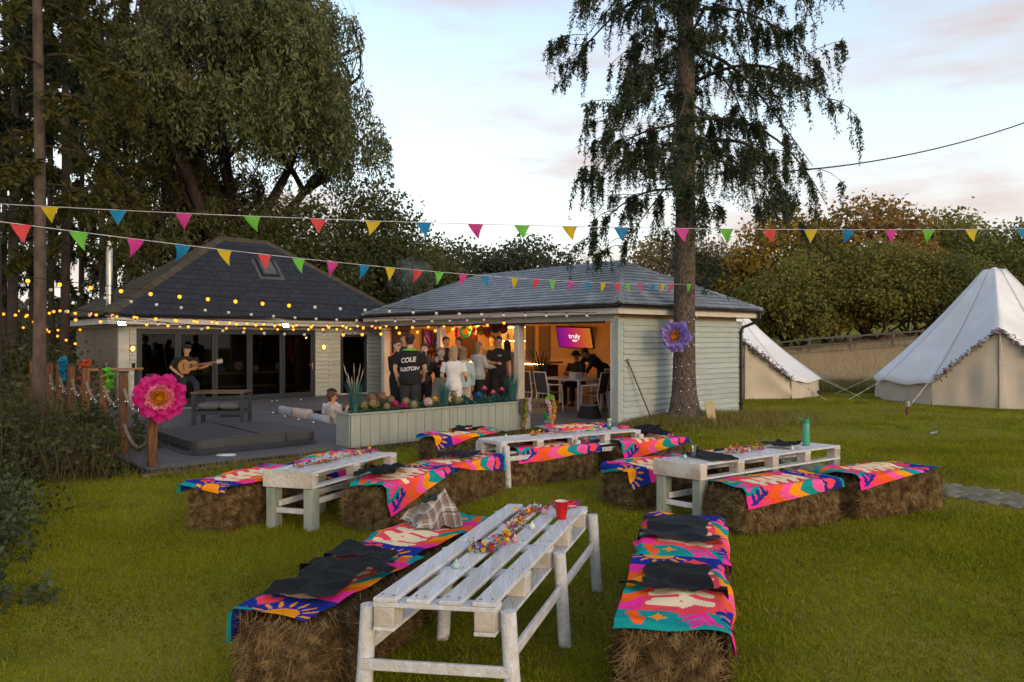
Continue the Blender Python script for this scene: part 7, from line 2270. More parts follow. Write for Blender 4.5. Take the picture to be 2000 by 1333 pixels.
# great willow behind the house
M_wil = leafmat('willow_leaves', (.10, .125, .05), (.042, .055, .024), c3=(.18, .20, .085), trans=.28, scale=.35)
def weeping(seed, height, radius, boughs, strands, per, ll):
    tr, li, _ = broadleaf(seed, height, radius, .45, 10, .2, .2, z_lo=.22)
    g = np.random.default_rng(seed + 1); C, D = [], []
    for b_ in range(boughs):
        d = unit(g.normal(size=3)); d[2] = abs(d[2]) * 1.1 - .35
        k = g.uniform(.25, 1.0) ** .5
        z = height * (.56 + .40 * d[2] * k); tp = 1.0 if z < height * .6 else math.sqrt(max(.05, 1 - ((z - height * .6) / (height * .42)) ** 2))
        c = np.array([d[0] * radius * k * tp, d[1] * radius * k * tp, z]); r = g.uniform(.7, 1.5)
        for s_ in range(strands):
            o = unit(g.normal(size=3)) * np.array([1, 1, .55]) * r * g.uniform(.6, 1.05); o[2] = abs(o[2])
            L = g.uniform(.6, 2.4); q = g.uniform(0, 1, per) ** .8
            out = np.array([o[0], o[1], 0]) * .25
            p = c + o + np.outer(q, out) + np.stack([np.zeros(per), np.zeros(per), -L * q ** 1.4], 1) + g.normal(0, .07, (per, 3))
            C.append(p); dd = g.normal(size=(per, 3)) * .7; dd[:, 2] -= .9; D.append(unit(dd))
    C, D = np.concatenate(C), np.concatenate(D); k = C[:, 2] > 1.2; C, D = C[k], D[k]
    Ls = ll * g.uniform(.6, 1.3, len(C)); v, f_ = leaf_quads(C, D, Ls, Ls * .15, g)
    return tr, li, fast_mesh('foliage', v, f_)
wil = weeping(5, 19.8, 5.5, 160, 24, 40, .215)
put_tree('willow_tree', 'huge grey green willow towering behind the house', 'tree', (-11.8, 31.5, 0), wil, (M_barkd, M_barkd, M_wil), 1.0, (1.06, 1.06, 1.12))
wil2 = weeping(9, 12.0, 3.4, 60, 20, 32, .21)
put_tree('willow_tree', 'lower willow filling in behind the house ridge on the left', 'tree', (-13.8, 33.0, 0), wil2, (M_barkd, M_barkd, M_wil), 2.0)
M_oakl = leafmat('broadleaf_green', (.07, .09, .028), (.037, .05, .018), c3=(.12, .125, .04), trans=.3, scale=.6)
ash = broadleaf(15, 9.4, 3.2, .16, 15000, .24, .26, z_lo=.2, clump=.75, gap=.12)
put_tree('ash_tree', 'loose leafed tree right of the willow behind the house', 'tree', (-6.3, 33.5, 0), ash, (M_barkd, M_barkd, M_oakl), .4, (.85, .85, .92))
put_tree('ash_tree', 'dark green tree behind the gap between house and bar', 'tree', (-4.6, 37.0, 0), [m_.copy() for m_ in ash], (M_barkd, M_barkd, M_oakl), 2.2, (.85, .85, .72))
put_tree('ash_tree', 'bushy tree in front of the willow right side above the house hip', 'tree', (-8.6, 30.0, 0), [m_.copy() for m_ in ash], (M_barkd, M_barkd, M_oakl), 4.2, (.8, .8, .8))

# hedgerow trees beyond the field
M_hedge = leafmat('hedgerow_leaves', (.80, .80, .80), (.46, .46, .46), c3=(1.1, 1.0, .8), trans=.4, scale=.45, objcol=True)
bgm = [broadleaf(41 + i, 9.0, (3.6, 4.0, 3.2)[i], .18, 15000, .28, .33, z_lo=.16, clump=.85, gap=.12 + .06 * i) for i in range(3)]
GR = dict(olive=(.25, .25, .07), green=(.17, .195, .06), rust=(.32, .215, .07), gold=(.38, .27, .05), dark=(.085, .10, .07), grey=(.27, .235, .13))
bgt = [(1290, 60, 468, 'grey', 0, 'pale olive tree behind the bar roof, left of the spruce'), (1395, 58, 480, 'grey', 2, 'pale olive tree right of the spruce trunk above the bar roof'), (1455, 52, 505, 'dark', 1, 'dark loose tree above the right corner of the bar roof'),
       (1535, 50, 418, 'gold', 0, 'golden topped tree left of the hedgerow centre'), (1610, 47, 470, 'olive', 2, 'olive tree right of the golden topped tree'), (1690, 49, 400, 'rust', 1, 'tallest russet tree in the hedgerow'),
       (1775, 46, 470, 'rust', 0, 'russet tree in front of the tallest hedgerow tree'), (1845, 50, 420, 'olive', 2, 'olive green tree left of the right tent peak'), (1905, 47, 455, 'green', 1, 'green tree behind the right tent peak'),
       (1990, 48, 440, 'green', 0, 'dark green tree at the right picture edge'), (1560, 45, 505, 'olive', 1, 'bushy olive tree at the left of the field fence'), (1715, 44, 478, 'olive', 0, 'bushy olive tree behind the middle of the field fence'), (1640, 45, 515, 'gold', 2, 'bushy olive tree left of the middle of the field fence'),
       (1800, 43, 492, 'olive', 2, 'bushy olive tree behind the right of the field fence'), (1490, 47, 545, 'olive', 2, 'bushy olive tree beside the half hidden tent'), (1880, 42, 500, 'green', 1, 'bushy olive tree left of the right tent'),
       (2080, 46, 450, 'olive', 2, 'olive tree just beyond the right picture edge'), (895, 62, 480, 'dark', 0, 'dark rounded tree left of centre above the bar roof'), (985, 64, 488, 'dark', 2, 'dark tree in the centre above the bar roof'), (1042, 62, 476, 'dark', 1, 'dark tree above the bar ridge left of the spruce'),
       (835, 56, 505, 'dark', 1, 'dark tree left of the bar ridge'), (940, 70, 520, 'gold', 0, 'distant golden tree low behind the bar roof'), (780, 60, 540, 'rust', 2, 'distant russet tree behind the gap between the roofs'), (1130, 70, 520, 'grey', 1, 'distant pale tree behind the bar ridge')]
for i, (px, d, py, c, k, lb) in enumerate(bgt):
    x = (px - 1000) / F * d; zb = hz(x, d)
    hgt_ = H - (py - HZ) / F * d - zb
    s = hgt_ * 1.12 / 9.0
    sx = max(s, .62) * (.92 + .06 * (i % 3))
    t = thing('hedgerow_tree', lb, 'tree', (x, d, zb - .12 * hgt_), i * 1.7, 'trees and bushes beyond the field'); t.scale = (sx, sx, s)
    for nm, me, m_ in zip(('trunk', 'limbs', 'crown'), bgm[k], (M_barkd, M_barkd, M_hedge)):
        o = link(nm, me, m_, t, kind=None if nm == 'trunk' else 'stuff'); o.color = (*GR[c], 1)

# far wood closing the horizon
g = np.random.default_rng(91)
C = []
for i in range(150):
    a = R(-48 + 96 * i / 149); d = g.uniform(95, 125); hh = g.uniform(3.5, 6.5)
    c = np.array([math.sin(a) * d, math.cos(a) * d, 1.2]); n = 160
    C.append(c + g.normal(size=(n, 3)) * np.array([2.2, 2.2, .0]) + np.stack([np.zeros(n), np.zeros(n), g.uniform(0, 1, n) ** .8 * hh], 1))
C = np.concatenate(C); v, f_ = leaf_quads(C, unit(g.normal(size=C.shape)), g.uniform(.7, 1.3, len(C)), .38, g)
o = link('distant_wood', fast_mesh('distant_wood', v, f_), leafmat('distant_leaves', (.06, .07, .035), (.04, .048, .028), trans=.2, scale=.2)); tag(o, 'far off wood along the horizon beyond the fields', 'wood', kind='stuff')

# ------------------------------------------------------------------ undergrowth by the deck
M_br = leafmat('bramble_leaves', (.032, .046, .013), (.016, .025, .009), c3=(.07, .08, .02), trans=.25, scale=1.3)
M_br2 = leafmat('nettle_leaves', (.05, .075, .03), (.03, .048, .022), c3=(.08, .10, .05), trans=.25, scale=1.3)
M_dry = leafmat('dry_stems', (.12, .095, .05), (.07, .055, .032), trans=.15, scale=2)
def bush(name, label, loc, ext, n, L, mat, seed, stems=24, dry=0, w=.34):
    g = np.random.default_rng(seed)
    t = thing(name, label, 'shrub', loc, 0, 'undergrowth left of the deck')
    k = max(8, n // 90)
    dv = unit(g.normal(size=(k, 3))); dv[:, 2] = np.abs(dv[:, 2])
    cl = dv * np.array(ext) * g.uniform(.35, 1.0, (k, 1))
    C = cl[g.integers(0, k, n)] + g.normal(size=(n, 3)) * min(ext) * .17
    C[:, 2] = np.maximum(C[:, 2], .01)
    D = unit(g.normal(size=(n, 3)) + np.array([0, 0, .2])); Ls = L * g.uniform(.5, 1.35, n)
    v, f_ = leaf_quads(C, D, Ls, Ls * w, g); link('leaves', fast_mesh('leaves', v, f_), mat, t, kind='stuff')
    b = MB()
    for i in range(stems):
        e = Vector(cl[int(g.integers(0, k))]) * g.uniform(.8, 1.12); m_ = e * .5 + Vector((0, 0, .25 * ext[2]))
        b.tube([(e.x * .12, e.y * .12, 0), m_, e], [.008, .006, .003], 4, caps=False)
    b.build('stems', M_dry, t)
    if dry:
        x, y = g.normal(0, ext[0] * .6, dry), g.normal(0, ext[1] * .6, dry)
        v, f_ = blades(x, y, np.zeros(dry) + .02, ext[2] * .6, ext[2] * 1.35, .005, .5, seed); link('dry_grass', fast_mesh('dry_grass', v, f_), M_dry, t, kind='stuff')
def gp(px, py): 
    p = at(px, py, 0); return (p.x, p.y, hz(p.x, p.y) - .02)
bush('bramble', 'dark bramble thicket beside the rope fence', (-6.5, 11.2, 0), (1.0, 1.1, .68), 5200, .085, M_br, 1, 40, 500)
bush('bramble', 'bramble spilling onto the lawn below the deck corner', (-5.85, 9.75, 0), (.75, .65, .55), 3600, .075, M_br, 2, 30, 500)
bush('tall_weeds', 'tall dry weeds in front of the rope fence', (-8.4, 12.6, 0), (1.0, 1.0, .95), 3600, .07, M_br, 3, 60, 1500, .22)
bush('elder_bush', 'leafy dark shrub at the left edge behind the lawn', (-7.2, 9.9, 0), (1.1, .9, .92), 7500, .07, M_br, 4, 40, 300)
bush('bramble', 'dense dark shrub at the far left edge', (-9.2, 11.8, 0), (1.3, 1.1, 1.45), 6500, .10, M_br, 5, 40)
bush('nettle_clump', 'pale nettle clump at the left edge of the near lawn', (-4.75, 6.2, 0), (.8, .6, .66), 4200, .055, M_br2, 6, 30, 0)
bush('nettle_clump', 'dark leafy clump at the left edge half way down', (-5.55, 7.6, 0), (.95, .7, .8), 5200, .06, M_br, 7, 30, 0)
bush('nettle_clump', 'low weeds at the bottom left corner', (-3.62, 4.85, 0), (.42, .45, .42), 1200, .07, M_br2, 8, 20, 0)
bush('undergrowth', 'shadowy undergrowth below the conifers left of the house', (-12.0, 17.5, 0), (2.2, 2.0, 1.8), 6000, .13, M_br, 9, 40, 400)
bush('undergrowth', 'shadowy undergrowth beyond the end of the deck', (-14.5, 24.0, 0), (3.0, 2.4, 2.0), 6000, .16, M_br, 10, 40, 300)
bush('undergrowth', 'shadowy undergrowth behind the left wall of the house', (-13.0, 29.0, 0), (3.0, 2.4, 2.2), 5000, .17, M_br, 11, 30)
# ================================================================== PEOPLE
SK = {'fair': pm('skin_fair', (.52, .30, .21), (.46, .25, .17), scale=9, rough=.55), 'tan': pm('skin_tan', (.42, .23, .15), (.36, .19, .12), scale=9, rough=.55)}
HR = {k: pm('hair_' + k, c, tuple(x * .6 for x in c), scale=26, stretch=(3, 3, .6), rough=.55, bump=.5, bscale=60) for k, c in dict(dark=(.030, .020, .015), brown=(.085, .045, .024), blonde=(.36, .25, .13), dirty=(.20, .13, .07), auburn=(.12, .048, .022)).items()}
def fab(name, c, k=.75): return pm('fabric_' + name, c, tuple(x * k for x in c), scale=6, rough=.92, bump=.3, bscale=50)
CL = {k: fab(k, c) for k, c in dict(black=(.014, .014, .016), charcoal=(.03, .031, .036), white=(.66, .65, .66), jeans=(.045, .06, .09), whitejeans=(.60, .60, .64), grey=(.33, .34, .36), blush=(.36, .23, .20), ltblue=(.34, .44, .45), khaki=(.30, .27, .21), olive=(.10, .085, .05), plum=(.09, .035, .07), navy=(.02, .026, .05), floral=(.06, .045, .05), sand=(.50, .42, .34), darkjeans=(.022, .028, .042), pale=(.55, .47, .42)).items()}
SHOE = pm('dark_shoe', (.02, .02, .022), rough=.5)
EYE = pm('eye_dark', (.012, .010, .010), rough=.2); LIP = pm('lip', (.34, .12, .10), rough=.5)

def ring_stack(mb, rings, n=16, M=None):
    """rings: (x, y, z, rx, ry)"""
    vs, fs = [], []
    for (x, y, z, rx, ry) in rings:
        for k in range(n):
            a = 6.283185 * k / n; vs.append((x + rx * math.cos(a), y + ry * math.sin(a), z))
    m = len(rings)
    for i in range(m - 1):
        for k in range(n): fs.append((i * n + k, i * n + (k + 1) % n, (i + 1) * n + (k + 1) % n, (i + 1) * n + k))
    fs += [tuple(reversed(range(n))), tuple(range((m - 1) * n, m * n))]
    mb.add(vs, fs, 0, True, M)

def hand_geo(mb, w, d, up, s, curl=.5, side=1):
    """palm plus five bent fingers from wrist w pointing along d; up = back of the hand."""
    d = d.normalized(); up = (up - d * up.dot(d)).normalized(); x = d.cross(up).normalized() * side
    pl_ = .052 * s
    mb.tube([w - d * .01, w + d * pl_ * .5, w + d * pl_], [.014 * s, .021 * s, .020 * s], 8, sq=.55)
    for k, (o, L) in enumerate(((-.0165, .034), (-.0055, .039), (.0055, .037), (.0165, .029))):
        b0 = w + d * pl_ * .9 + x * o * s; q = [b0]; dd = d.copy()
        for j in range(3):
            dd = (dd * math.cos(curl * .7) - up * math.sin(curl * .7)).normalized(); q.append(q[-1] + dd * L * s * (.45, .32, .25)[j])
        mb.tube(q, [.0058 * s, .0055 * s, .005 * s, .0035 * s], 6)
    b0 = w + d * pl_ * .25 - x * .017 * s
    td = (d * .6 - x * .7 - up * .3).normalized(); q = [b0, b0 + td * .024 * s, b0 + td * .024 * s + (d * .8 - up * .5).normalized() * .02 * s]
    mb.tube(q, [.0075 * s, .0065 * s, .0045 * s], 6)

def person(loc, rotz, h, label, top='black', bottom='black', skin='fair', hair=('dark', 'short'), arms=None, legs=None, pelvis=(0, 0, .53), lean=0.0, sleeve=.5, head=(0, 0), fem=False, dress=None, extra=None, shoe=True, face=True, topcut=.50, loose=1.0):
    """Figure facing local +y. Units of arms/legs are fractions of the stature h."""
    t = thing('person', label, 'person', loc, rotz, 'party guests')
    pz = pelvis[2]
    P0 = Vector(pelvis)
    Rl = Matrix.Rotation(-lean, 4, 'X')
    def U(x, y, z):                       # upper body point given for an upright figure with the pelvis at .53
        return (P0 + Rl @ Vector((x, y, z - .53))) * h
    sw = .100 if fem else .112            # shoulder half width
    A = arms or {}
    dflt = {1: ((.03, -.012, -.165), (.035, .045, -.318)), -1: ((-.03, -.012, -.165), (-.035, .045, -.318))}
    AR = {}
    for s in (1, -1):
        e, w = A.get(s, dflt[s])
        sh = U(s * sw, 0, .803)
        AR[s] = (sh, sh + Vector(e) * h, sh + Vector(w) * h)
    LG = {}
    for s in (1, -1):
        hp = (P0 + Vector((s * .048, 0, -.02))) * h
        if legs: k, a = legs[s]; k, a = Vector(k) * h, Vector(a) * h
        else: k, a = Vector((s * .055, .012, .285)) * h, Vector((s * .058, -.008, .045)) * h
        LG[s] = (hp, k, a)
    MU = Matrix.Translation(P0 * h) @ Rl @ Matrix.Translation(Vector((0, 0, -.53 * h)))
    def torso(mb, k, z0=.47, z1=.825, flare=1.0):
        rg = [(.47, .082, .066), (.53, .092 if fem else .088, .070), (.58, .078 if fem else .082, .060), (.63, .070 if fem else .082, .056), (.70, .086 if fem else .094, .066), (.76, .094 if fem else .104, .064), (.80, .090 if fem else .102, .052), (.825, .055, .042)]
        out = []
        for (z, rx, ry) in rg:
            if z0 - .001 <= z <= z1 + .001:
                ff = flare if z < .62 else 1.0
                out.append((0, 0, z * h, rx * h * k * ff, ry * h * k * ff))
        ring_stack(mb, out, 18, MU)
    # ---- body
    b = MB()
    torso(b, .93)
    ring_stack(b, [(0, -.004 * h, .81 * h, .034 * h, .034 * h), (0, .004 * h, .885 * h, .031 * h, .033 * h)], 12, MU)
    hyaw, hpit = head
    MH = MU @ Matrix.Translation((0, .006 * h, .872 * h)) @ Matrix.Rotation(hyaw, 4, 'Z') @ Matrix.Rotation(-hpit, 4, 'X')
    hs = .128 * h                           # head height
    hr_ = [(-.02, .30, .30, .06), (.06, .42, .40, .07), (.18, .50, .52, .05), (.34, .56, .62, .02), (.52, .60, .70, 0), (.70, .60, .72, -.02), (.84, .53, .64, -.03), (.94, .38, .46, -.03), (1.0, .12, .15, -.03)]
    ring_stack(b, [(0, oy * hs, z * hs, rx * hs * .62, ry * hs * .62) for (z, rx, ry, oy) in hr_], 16, MH)
    nb_ = MB().tube([(0, .40 * hs, .52 * hs), (0, .505 * hs, .36 * hs), (0, .42 * hs, .31 * hs)], [.05 * hs, .085 * hs, .05 * hs], 6)
    for s in (1, -1): nb_.ball((s * .375 * hs, -.02 * hs, .46 * hs), .11 * hs, 6, sx=.45, sz=1.25)
    b.add(nb_.v, nb_.f, 0, True, MH)
    for s in (1, -1):
        sh, e, w = AR[s]
        b.tube([sh, sh.lerp(e, .5), e, e.lerp(w, .35), w], [.036 * h, .029 * h, .0235 * h, .0235 * h, .0165 * h], 10)
        hp, k, a = LG[s]
        b.tube([hp, hp.lerp(k, .5), k, k.lerp(a, .4), a], [.054 * h, .047 * h, .034 * h, .033 * h, .022 * h], 10)
    bm_ = remesh(b, .0135, 2)
    fin = MB(); fin.v = [tuple(v.co) for v in bm_.vertices]; fin.f = [tuple(p.vertices) for p in bm_.polygons]; fin.m = [0] * len(fin.f); fin.sm = [True] * len(fin.f)
    bpy.data.meshes.remove(bm_)
    for s in (1, -1):
        sh, e, w = AR[s]
        d = (w - e).normalized(); up = Vector((s * .8, -.3, .5)); up = up if abs(up.normalized().dot(d)) < .9 else Vector((0, -1, .2))
        hand_geo(fin, w, d, up, h / 1.75 * 1.55, .55, s)
    if face:
        ey = MB()
        for s in (1, -1): ey.ball((s * .165 * hs, .395 * hs, .50 * hs), .045 * hs, 5, sy=.6)
        for s in (1, -1): ey.bar((s * .08 * hs, .43 * hs, .595 * hs), (s * .26 * hs, .375 * hs, .60 * hs), .03 * hs, .03 * hs)
        fin.add(ey.v, ey.f, 1, True, MH)
        lp_ = MB().tube([(-.12 * hs, .375 * hs, .20 * hs), (0, .43 * hs, .195 * hs), (.12 * hs, .375 * hs, .20 * hs)], [.012 * hs, .028 * hs, .012 * hs], 5)
        fin.add(lp_.v, lp_.f, 2, True, MH)
    fin.build('body', [SK[skin], EYE, LIP], t)
    def wrinkle(me, amp, seed):
        co = np.empty(len(me.vertices) * 3, dtype=np.float32); me.vertices.foreach_get('co', co); co = co.reshape(-1, 3)
        nn_ = np.empty_like(co).ravel(); me.vertices.foreach_get('normal', nn_); nn_ = nn_.reshape(-1, 3)
        f_ = noise_fn(seed, 7, 12, 38); co += nn_ * (f_(co) * amp)[:, None]
        me.vertices.foreach_set('co', co.ravel()); me.update()
    # ---- top
    if top:
        b = MB(); torso(b, 1.10 * loose, z0=topcut - .03, z1=.825, flare=1.04)
        for s in (1, -1):
            sh, e, w = AR[s]
            if sleeve <= 1: b.tube([sh, sh.lerp(e, .5 * sleeve * 1.0), sh.lerp(e, sleeve)], [.043 * h * loose, .040 * h * loose, .038 * h * loose], 10)
            else: b.tube([sh, sh.lerp(e, .5), e, e.lerp(w, .5), e.lerp(w, sleeve - 1)], [.043 * h * loose, .038 * h * loose, .033 * h * loose, .030 * h * loose, .026 * h * loose], 10)
        ring_stack(b, [(0, 0, .815 * h, .060 * h, .046 * h), (0, -.002 * h, .842 * h, .040 * h, .040 * h)], 12, MU)
        me = remesh(b, .017, 2); wrinkle(me, .004, hash(label) % 999); me.materials.append(CL[top]); t['_'] = 0; del t['_']
        topo = link('top', me, None, t)
    # ---- bottom
    b = MB()
    if dress:
        z0, fl = dress
        rg = [(.62, .082, .066), (.56, .096, .078), (.50, .108, .09), ((.5 + z0) / 2, .11 * (1 + fl * .5), .098 * (1 + fl * .5)), (z0, .115 * (1 + fl), .105 * (1 + fl))]
        ring_stack(b, [(0, 0, z * h, rx * h, ry * h) for (z, rx, ry) in reversed(rg)], 18, MU)
    else:
        ring_stack(b, [(0, 0, z * h, rx * h * 1.06, ry * h * 1.06) for (z, rx, ry) in ((.475, .084, .068), (.53, .094 if fem else .090, .072), (.585, .084, .064))], 18, Matrix.Translation((P0 - Vector((0, 0, .53))) * h))
        for s in (1, -1):
            hp, k, a = LG[s]
            b.tube([hp, hp.lerp(k, .5), k, k.lerp(a, .45), k.lerp(a, .96)], [.062 * h, .054 * h * loose, .043 * h * loose, .041 * h * loose, .035 * h * loose], 12)
    me = remesh(b, .017, 2); wrinkle(me, .004, 7 + hash(label) % 999); me.materials.append(CL[bottom]); link('skirt' if dress else 'trousers', me, None, t)
    if shoe:
        for s in (1, -1):
            hp, k, a = LG[s]
            b = MB(); fw = Vector((s * .15, 1, 0)).normalized()
            z0 = a.z - .045 * h
            b.tube([a - fw * .03 * h + Vector((0, 0, -.015 * h)), a + Vector((0, 0, -.018 * h)), a + fw * .05 * h + Vector((0, 0, -.026 * h)), a + fw * .105 * h + Vector((0, 0, -.031 * h))], [.026 * h, .030 * h, .026 * h, .014 * h], 10, sq=.85)
            b.warp(lambda p: Vector((p.x, p.y, max(p.z, z0)))).build('shoe', SHOE, t)
    # ---- hair
    hc, st = hair
    b = MB()
    if st in ('short', 'long', 'bun', 'bob', 'pony', 'cap'):
        kk = 1.07 if st in ('short', 'cap') else 1.12
        ring_stack(b, [(0, (oy - .035) * hs, z * hs, rx * hs * .62 * kk, ry * hs * .62 * kk) for (z, rx, ry, oy) in ((.50, .60, .66, -.02), (.62, .62, .71, -.02), (.74, .61, .72, -.02), (.86, .54, .65, -.03), (.96, .38, .47, -.03), (1.03, .14, .17, -.03))], 18, MH)
        ring_stack(b, [(0, -.20 * hs, .10 * hs, .24 * hs, .20 * hs), (0, -.16 * hs, .30 * hs, .34 * hs, .27 * hs), (0, -.13 * hs, .55 * hs, .39 * hs, .33 * hs)], 14, MH)
    if st in ('long', 'bob'):
        zz = -.85 if st == 'long' else -.12
        ring_stack(b, [(0, -.30 * hs, zz * hs, .26 * hs, .08 * hs), (0, -.30 * hs, zz * .5 * hs, .40 * hs, .14 * hs), (0, -.22 * hs, .05 * hs, .44 * hs, .26 * hs), (0, -.15 * hs, .4 * hs, .44 * hs, .36 * hs), (0, -.12 * hs, .6 * hs, .40 * hs, .36 * hs)], 16, MH)
    if st == 'bun':
        q = MB().ball((0, -.42 * hs, .85 * hs), .2 * hs, 8); b.add(q.v, q.f, 0, True, MH)
    if st == 'pony':
        q = MB().tube([(0, -.40 * hs, .70 * hs), (0, -.62 * hs, .5 * hs), (0, -.6 * hs, -.1 * hs), (0, -.52 * hs, -.6 * hs)], [.1 * hs, .15 * hs, .13 * hs, .03 * hs], 8); b.add(q.v, q.f, 0, True, MH)
    if b.v:
        me = remesh(b, .012, 1)
        # clear the face
        inv = MH.inverted()
        wrinkle(me, .004, 3 + hash(label) % 99)
        bm = bmesh.new(); bm.from_mesh(me)
        kill = [v for v in bm.verts if (lambda p: p.y > .20 * hs and p.z < .66 * hs)(inv @ v.co)]
        bmesh.ops.delete(bm, geom=kill, context='VERTS'); bm.to_mesh(me); bm.free()
        me.materials.append(HR[hc]); link('hair', me, None, t)
    if st == 'cap':
        q = MB()
        ring_stack(q, [(0, -.02 * hs, z * hs, r * hs * .40, r * hs * .47) for (z, r) in ((.62, 1.03), (.72, 1.05), (.88, .98), (1.0, .74), (1.07, .3))], 18)
        q.prism([(-.33 * hs, .30 * hs), (-.30 * hs, .56 * hs), (-.16 * hs, .74 * hs), (.16 * hs, .74 * hs), (.30 * hs, .56 * hs), (.33 * hs, .30 * hs)], .63 * hs, .665 * hs)
        q.warp(lambda p: MH @ p).build('cap', CL['black'], t)
    if extra: extra(t, MH, MU, hs, AR, h)
    return t

def lei_x(c):
    def f(t, MH, MU, hs, AR, h):
        b = MB(); g = np.random.default_rng(3)
        for i in range(70):
            a = 6.283 * i / 70
            p = MU @ Vector((math.sin(a) * .075 * h, .012 * h - math.cos(a) * .085 * h, (.80 - (-.028 if math.cos(a) > 0 else .022 * -math.cos(a) * 2)) * h)); flower_geo(b, p, .024, (p - MU @ Vector((0, 0, .78 * h))), 5)
        b.build('lei', pm('lei_' + str(c), c, tuple(x * .7 for x in c), rough=.8, scale=30), t)
    return f
def necklace_x(t, MH, MU, hs, AR, h):
    b = MB()
    for i in range(40):
        a = 6.283 * i / 40
        fr = -math.cos(a)
        p = MU @ Vector((math.sin(a) * .062 * h, .0 + fr * .078 * h, (.815 - (.075 if fr > 0 else 0) * max(fr, 0) ** .7) * h)); flower_geo(b, p, .018, (p - MU @ Vector((0, 0, .76 * h))), 5)
    b.build('lei', pm('lei_pale', (.45, .5, .3), (.5, .35, .3), rough=.8, scale=30), t)
def back_print(t, MH, MU, hs, AR, h):
    topo = [c for c in t.children if c.name.startswith('top')][0]
    bv = BVHTree.FromPolygons([v.co.copy() for v in topo.data.vertices], [tuple(p.vertices) for p in topo.data.polygons])
    M_pr = pm('shirt_print', (.58, .58, .58), (.5, .5, .5), rough=.8)
    for (txt, z, s_) in (('COLE', .722, .125), ('BUXTON', .628, .098)):
        me = text_mesh(txt, s_, bold=.004, shear=.12, spacing=1.0)
        bm = bmesh.new(); bm.from_mesh(me)
        bmesh.ops.triangulate(bm, faces=bm.faces[:]); bmesh.ops.subdivide_edges(bm, edges=[e for e in bm.edges if e.calc_length() > .03], cuts=2); bm.to_mesh(me); bm.free()
        for v in me.vertices:
            x, zz = v.co.x * (.92), v.co.y
            hit = bv.ray_cast(Vector((x, -1, z * h + zz + .012 * math.sin(x * 14))), Vector((0, 1, 0)))
            v.co = (hit[0] + Vector((0, -.004, 0))) if hit[0] else Vector((x, -.12, z * h + zz))
        link('back_lettering', me, M_pr, topo)
def shades_x(t, MH, MU, hs, AR, h):
    q = MB().tube([(-.40 * hs, .05 * hs, .86 * hs), (-.2 * hs, .34 * hs, .88 * hs), (.2 * hs, .34 * hs, .88 * hs), (.40 * hs, .05 * hs, .86 * hs)], .05 * hs, 6)
    q.warp(lambda p: MH @ p).build('sunglasses', M_black, t)
def glasses_x(nxt=None):
    def f(t, MH, MU, hs, AR, h):
        q = MB()
        for s in (1, -1): q.tube([(s * .17 * hs + .1 * hs * math.cos(a), .45 * hs, .50 * hs + .085 * hs * math.sin(a)) for a in np.linspace(0, 6.283, 13)], .018 * hs, 4, caps=False)
        q.tube([(-.27 * hs, .43 * hs, .52 * hs), (-.40 * hs, .0, .52 * hs)], .016 * hs, 4).tube([(.27 * hs, .43 * hs, .52 * hs), (.40 * hs, .0, .52 * hs)], .016 * hs, 4)
        q.warp(lambda p: MH @ p).build('glasses', M_black, t)
        if nxt: nxt(t, MH, MU, hs, AR, h)
    return f
def cup_thing(loc, label, mat):
    t = thing('party_cup', label, 'cup', loc)
    MB().lathe([(.001, 0), (.03, 0), (.043, .11), (.045, .112), (.041, .112), (.029, .008)], n=14).build('cup', mat, t)
    return t

D = .101
def pd(px, d): return Vector(((px - 1000) / F * d, d, D))
CAMF = math.pi                              # facing the camera
person(pd(801, 14.0), R(-8), 1.80, 'man in black shirt with white back lettering, green collar lei, seen from behind', 'black', 'charcoal', 'fair', ('dark', 'short'), sleeve=.78, loose=1.18, arms={1: ((.035, .03, -.16), (.0, .12, -.27)), -1: ((-.05, -.01, -.165), (-.035, .05, -.31))}, extra=lambda *a: (back_print(*a), lei_x((.16, .50, .03))(*a)), face=False)
person(pd(774, 15.2), CAMF + R(62), 1.67, 'woman with glasses and orange lei beside the end post', 'black', 'black', 'fair', ('dark', 'short'), fem=True, sleeve=1.6, extra=glasses_x(lei_x((.80, .16, .02))), arms={1: ((.03, .02, -.16), (-.02, .12, -.25)), -1: ((-.03, .02, -.16), (.02, .12, -.25))})
person(pd(789, 16.2), CAMF + R(40), 1.82, 'man with sunglasses on his head behind the lettered shirt', 'navy', 'darkjeans', 'tan', ('brown', 'short'), extra=shades_x)
person(pd(829, 15.6), CAMF - R(10), 1.60, 'woman in dark floral clothes behind the lettered shirt', 'floral', 'black', 'fair', ('dark', 'long'), fem=True, sleeve=1.7, arms={1: ((.03, .05, -.15), (-.05, .14, -.17)), -1: ((-.03, .05, -.15), (.05, .14, -.17))})
p = person(pd(861, 14.5), CAMF + R(12), 1.53, 'woman in black jacket and pale skirt drinking from a cup', 'black', 'khaki', 'fair', ('dirty', 'bun'), fem=True, sleeve=1.8, dress=(.27, .18), arms={1: ((.055, .06, -.14), (-.055, .125, .055)), -1: ((-.05, .05, -.15), (.06, .13, -.10))}, extra=lei_x((.60, .08, .05)))
_c = pd(861, 14.5) + Vector((.005, -.245, 1.53 * .872)); cup_thing(_c, 'white paper cup held to the lips of the woman drinking', M_white)
person(pd(886, 13.85), R(-14), 1.56, 'blonde woman in white t-shirt and white jeans, seen from behind', 'white', 'whitejeans', 'fair', ('blonde', 'long'), fem=True, sleeve=.72, loose=1.06, face=False, arms={1: ((.04, .03, -.155), (.02, .12, -.20)), -1: ((-.05, .0, -.16), (-.035, .10, -.25))})
person(pd(904, 14.75), R(10), 1.53, 'person in pale blue cardigan half hidden by the blonde woman', 'ltblue', 'sand', 'fair', ('dirty', 'long'), fem=True, sleeve=1.9, loose=1.12, topcut=.36, face=False)
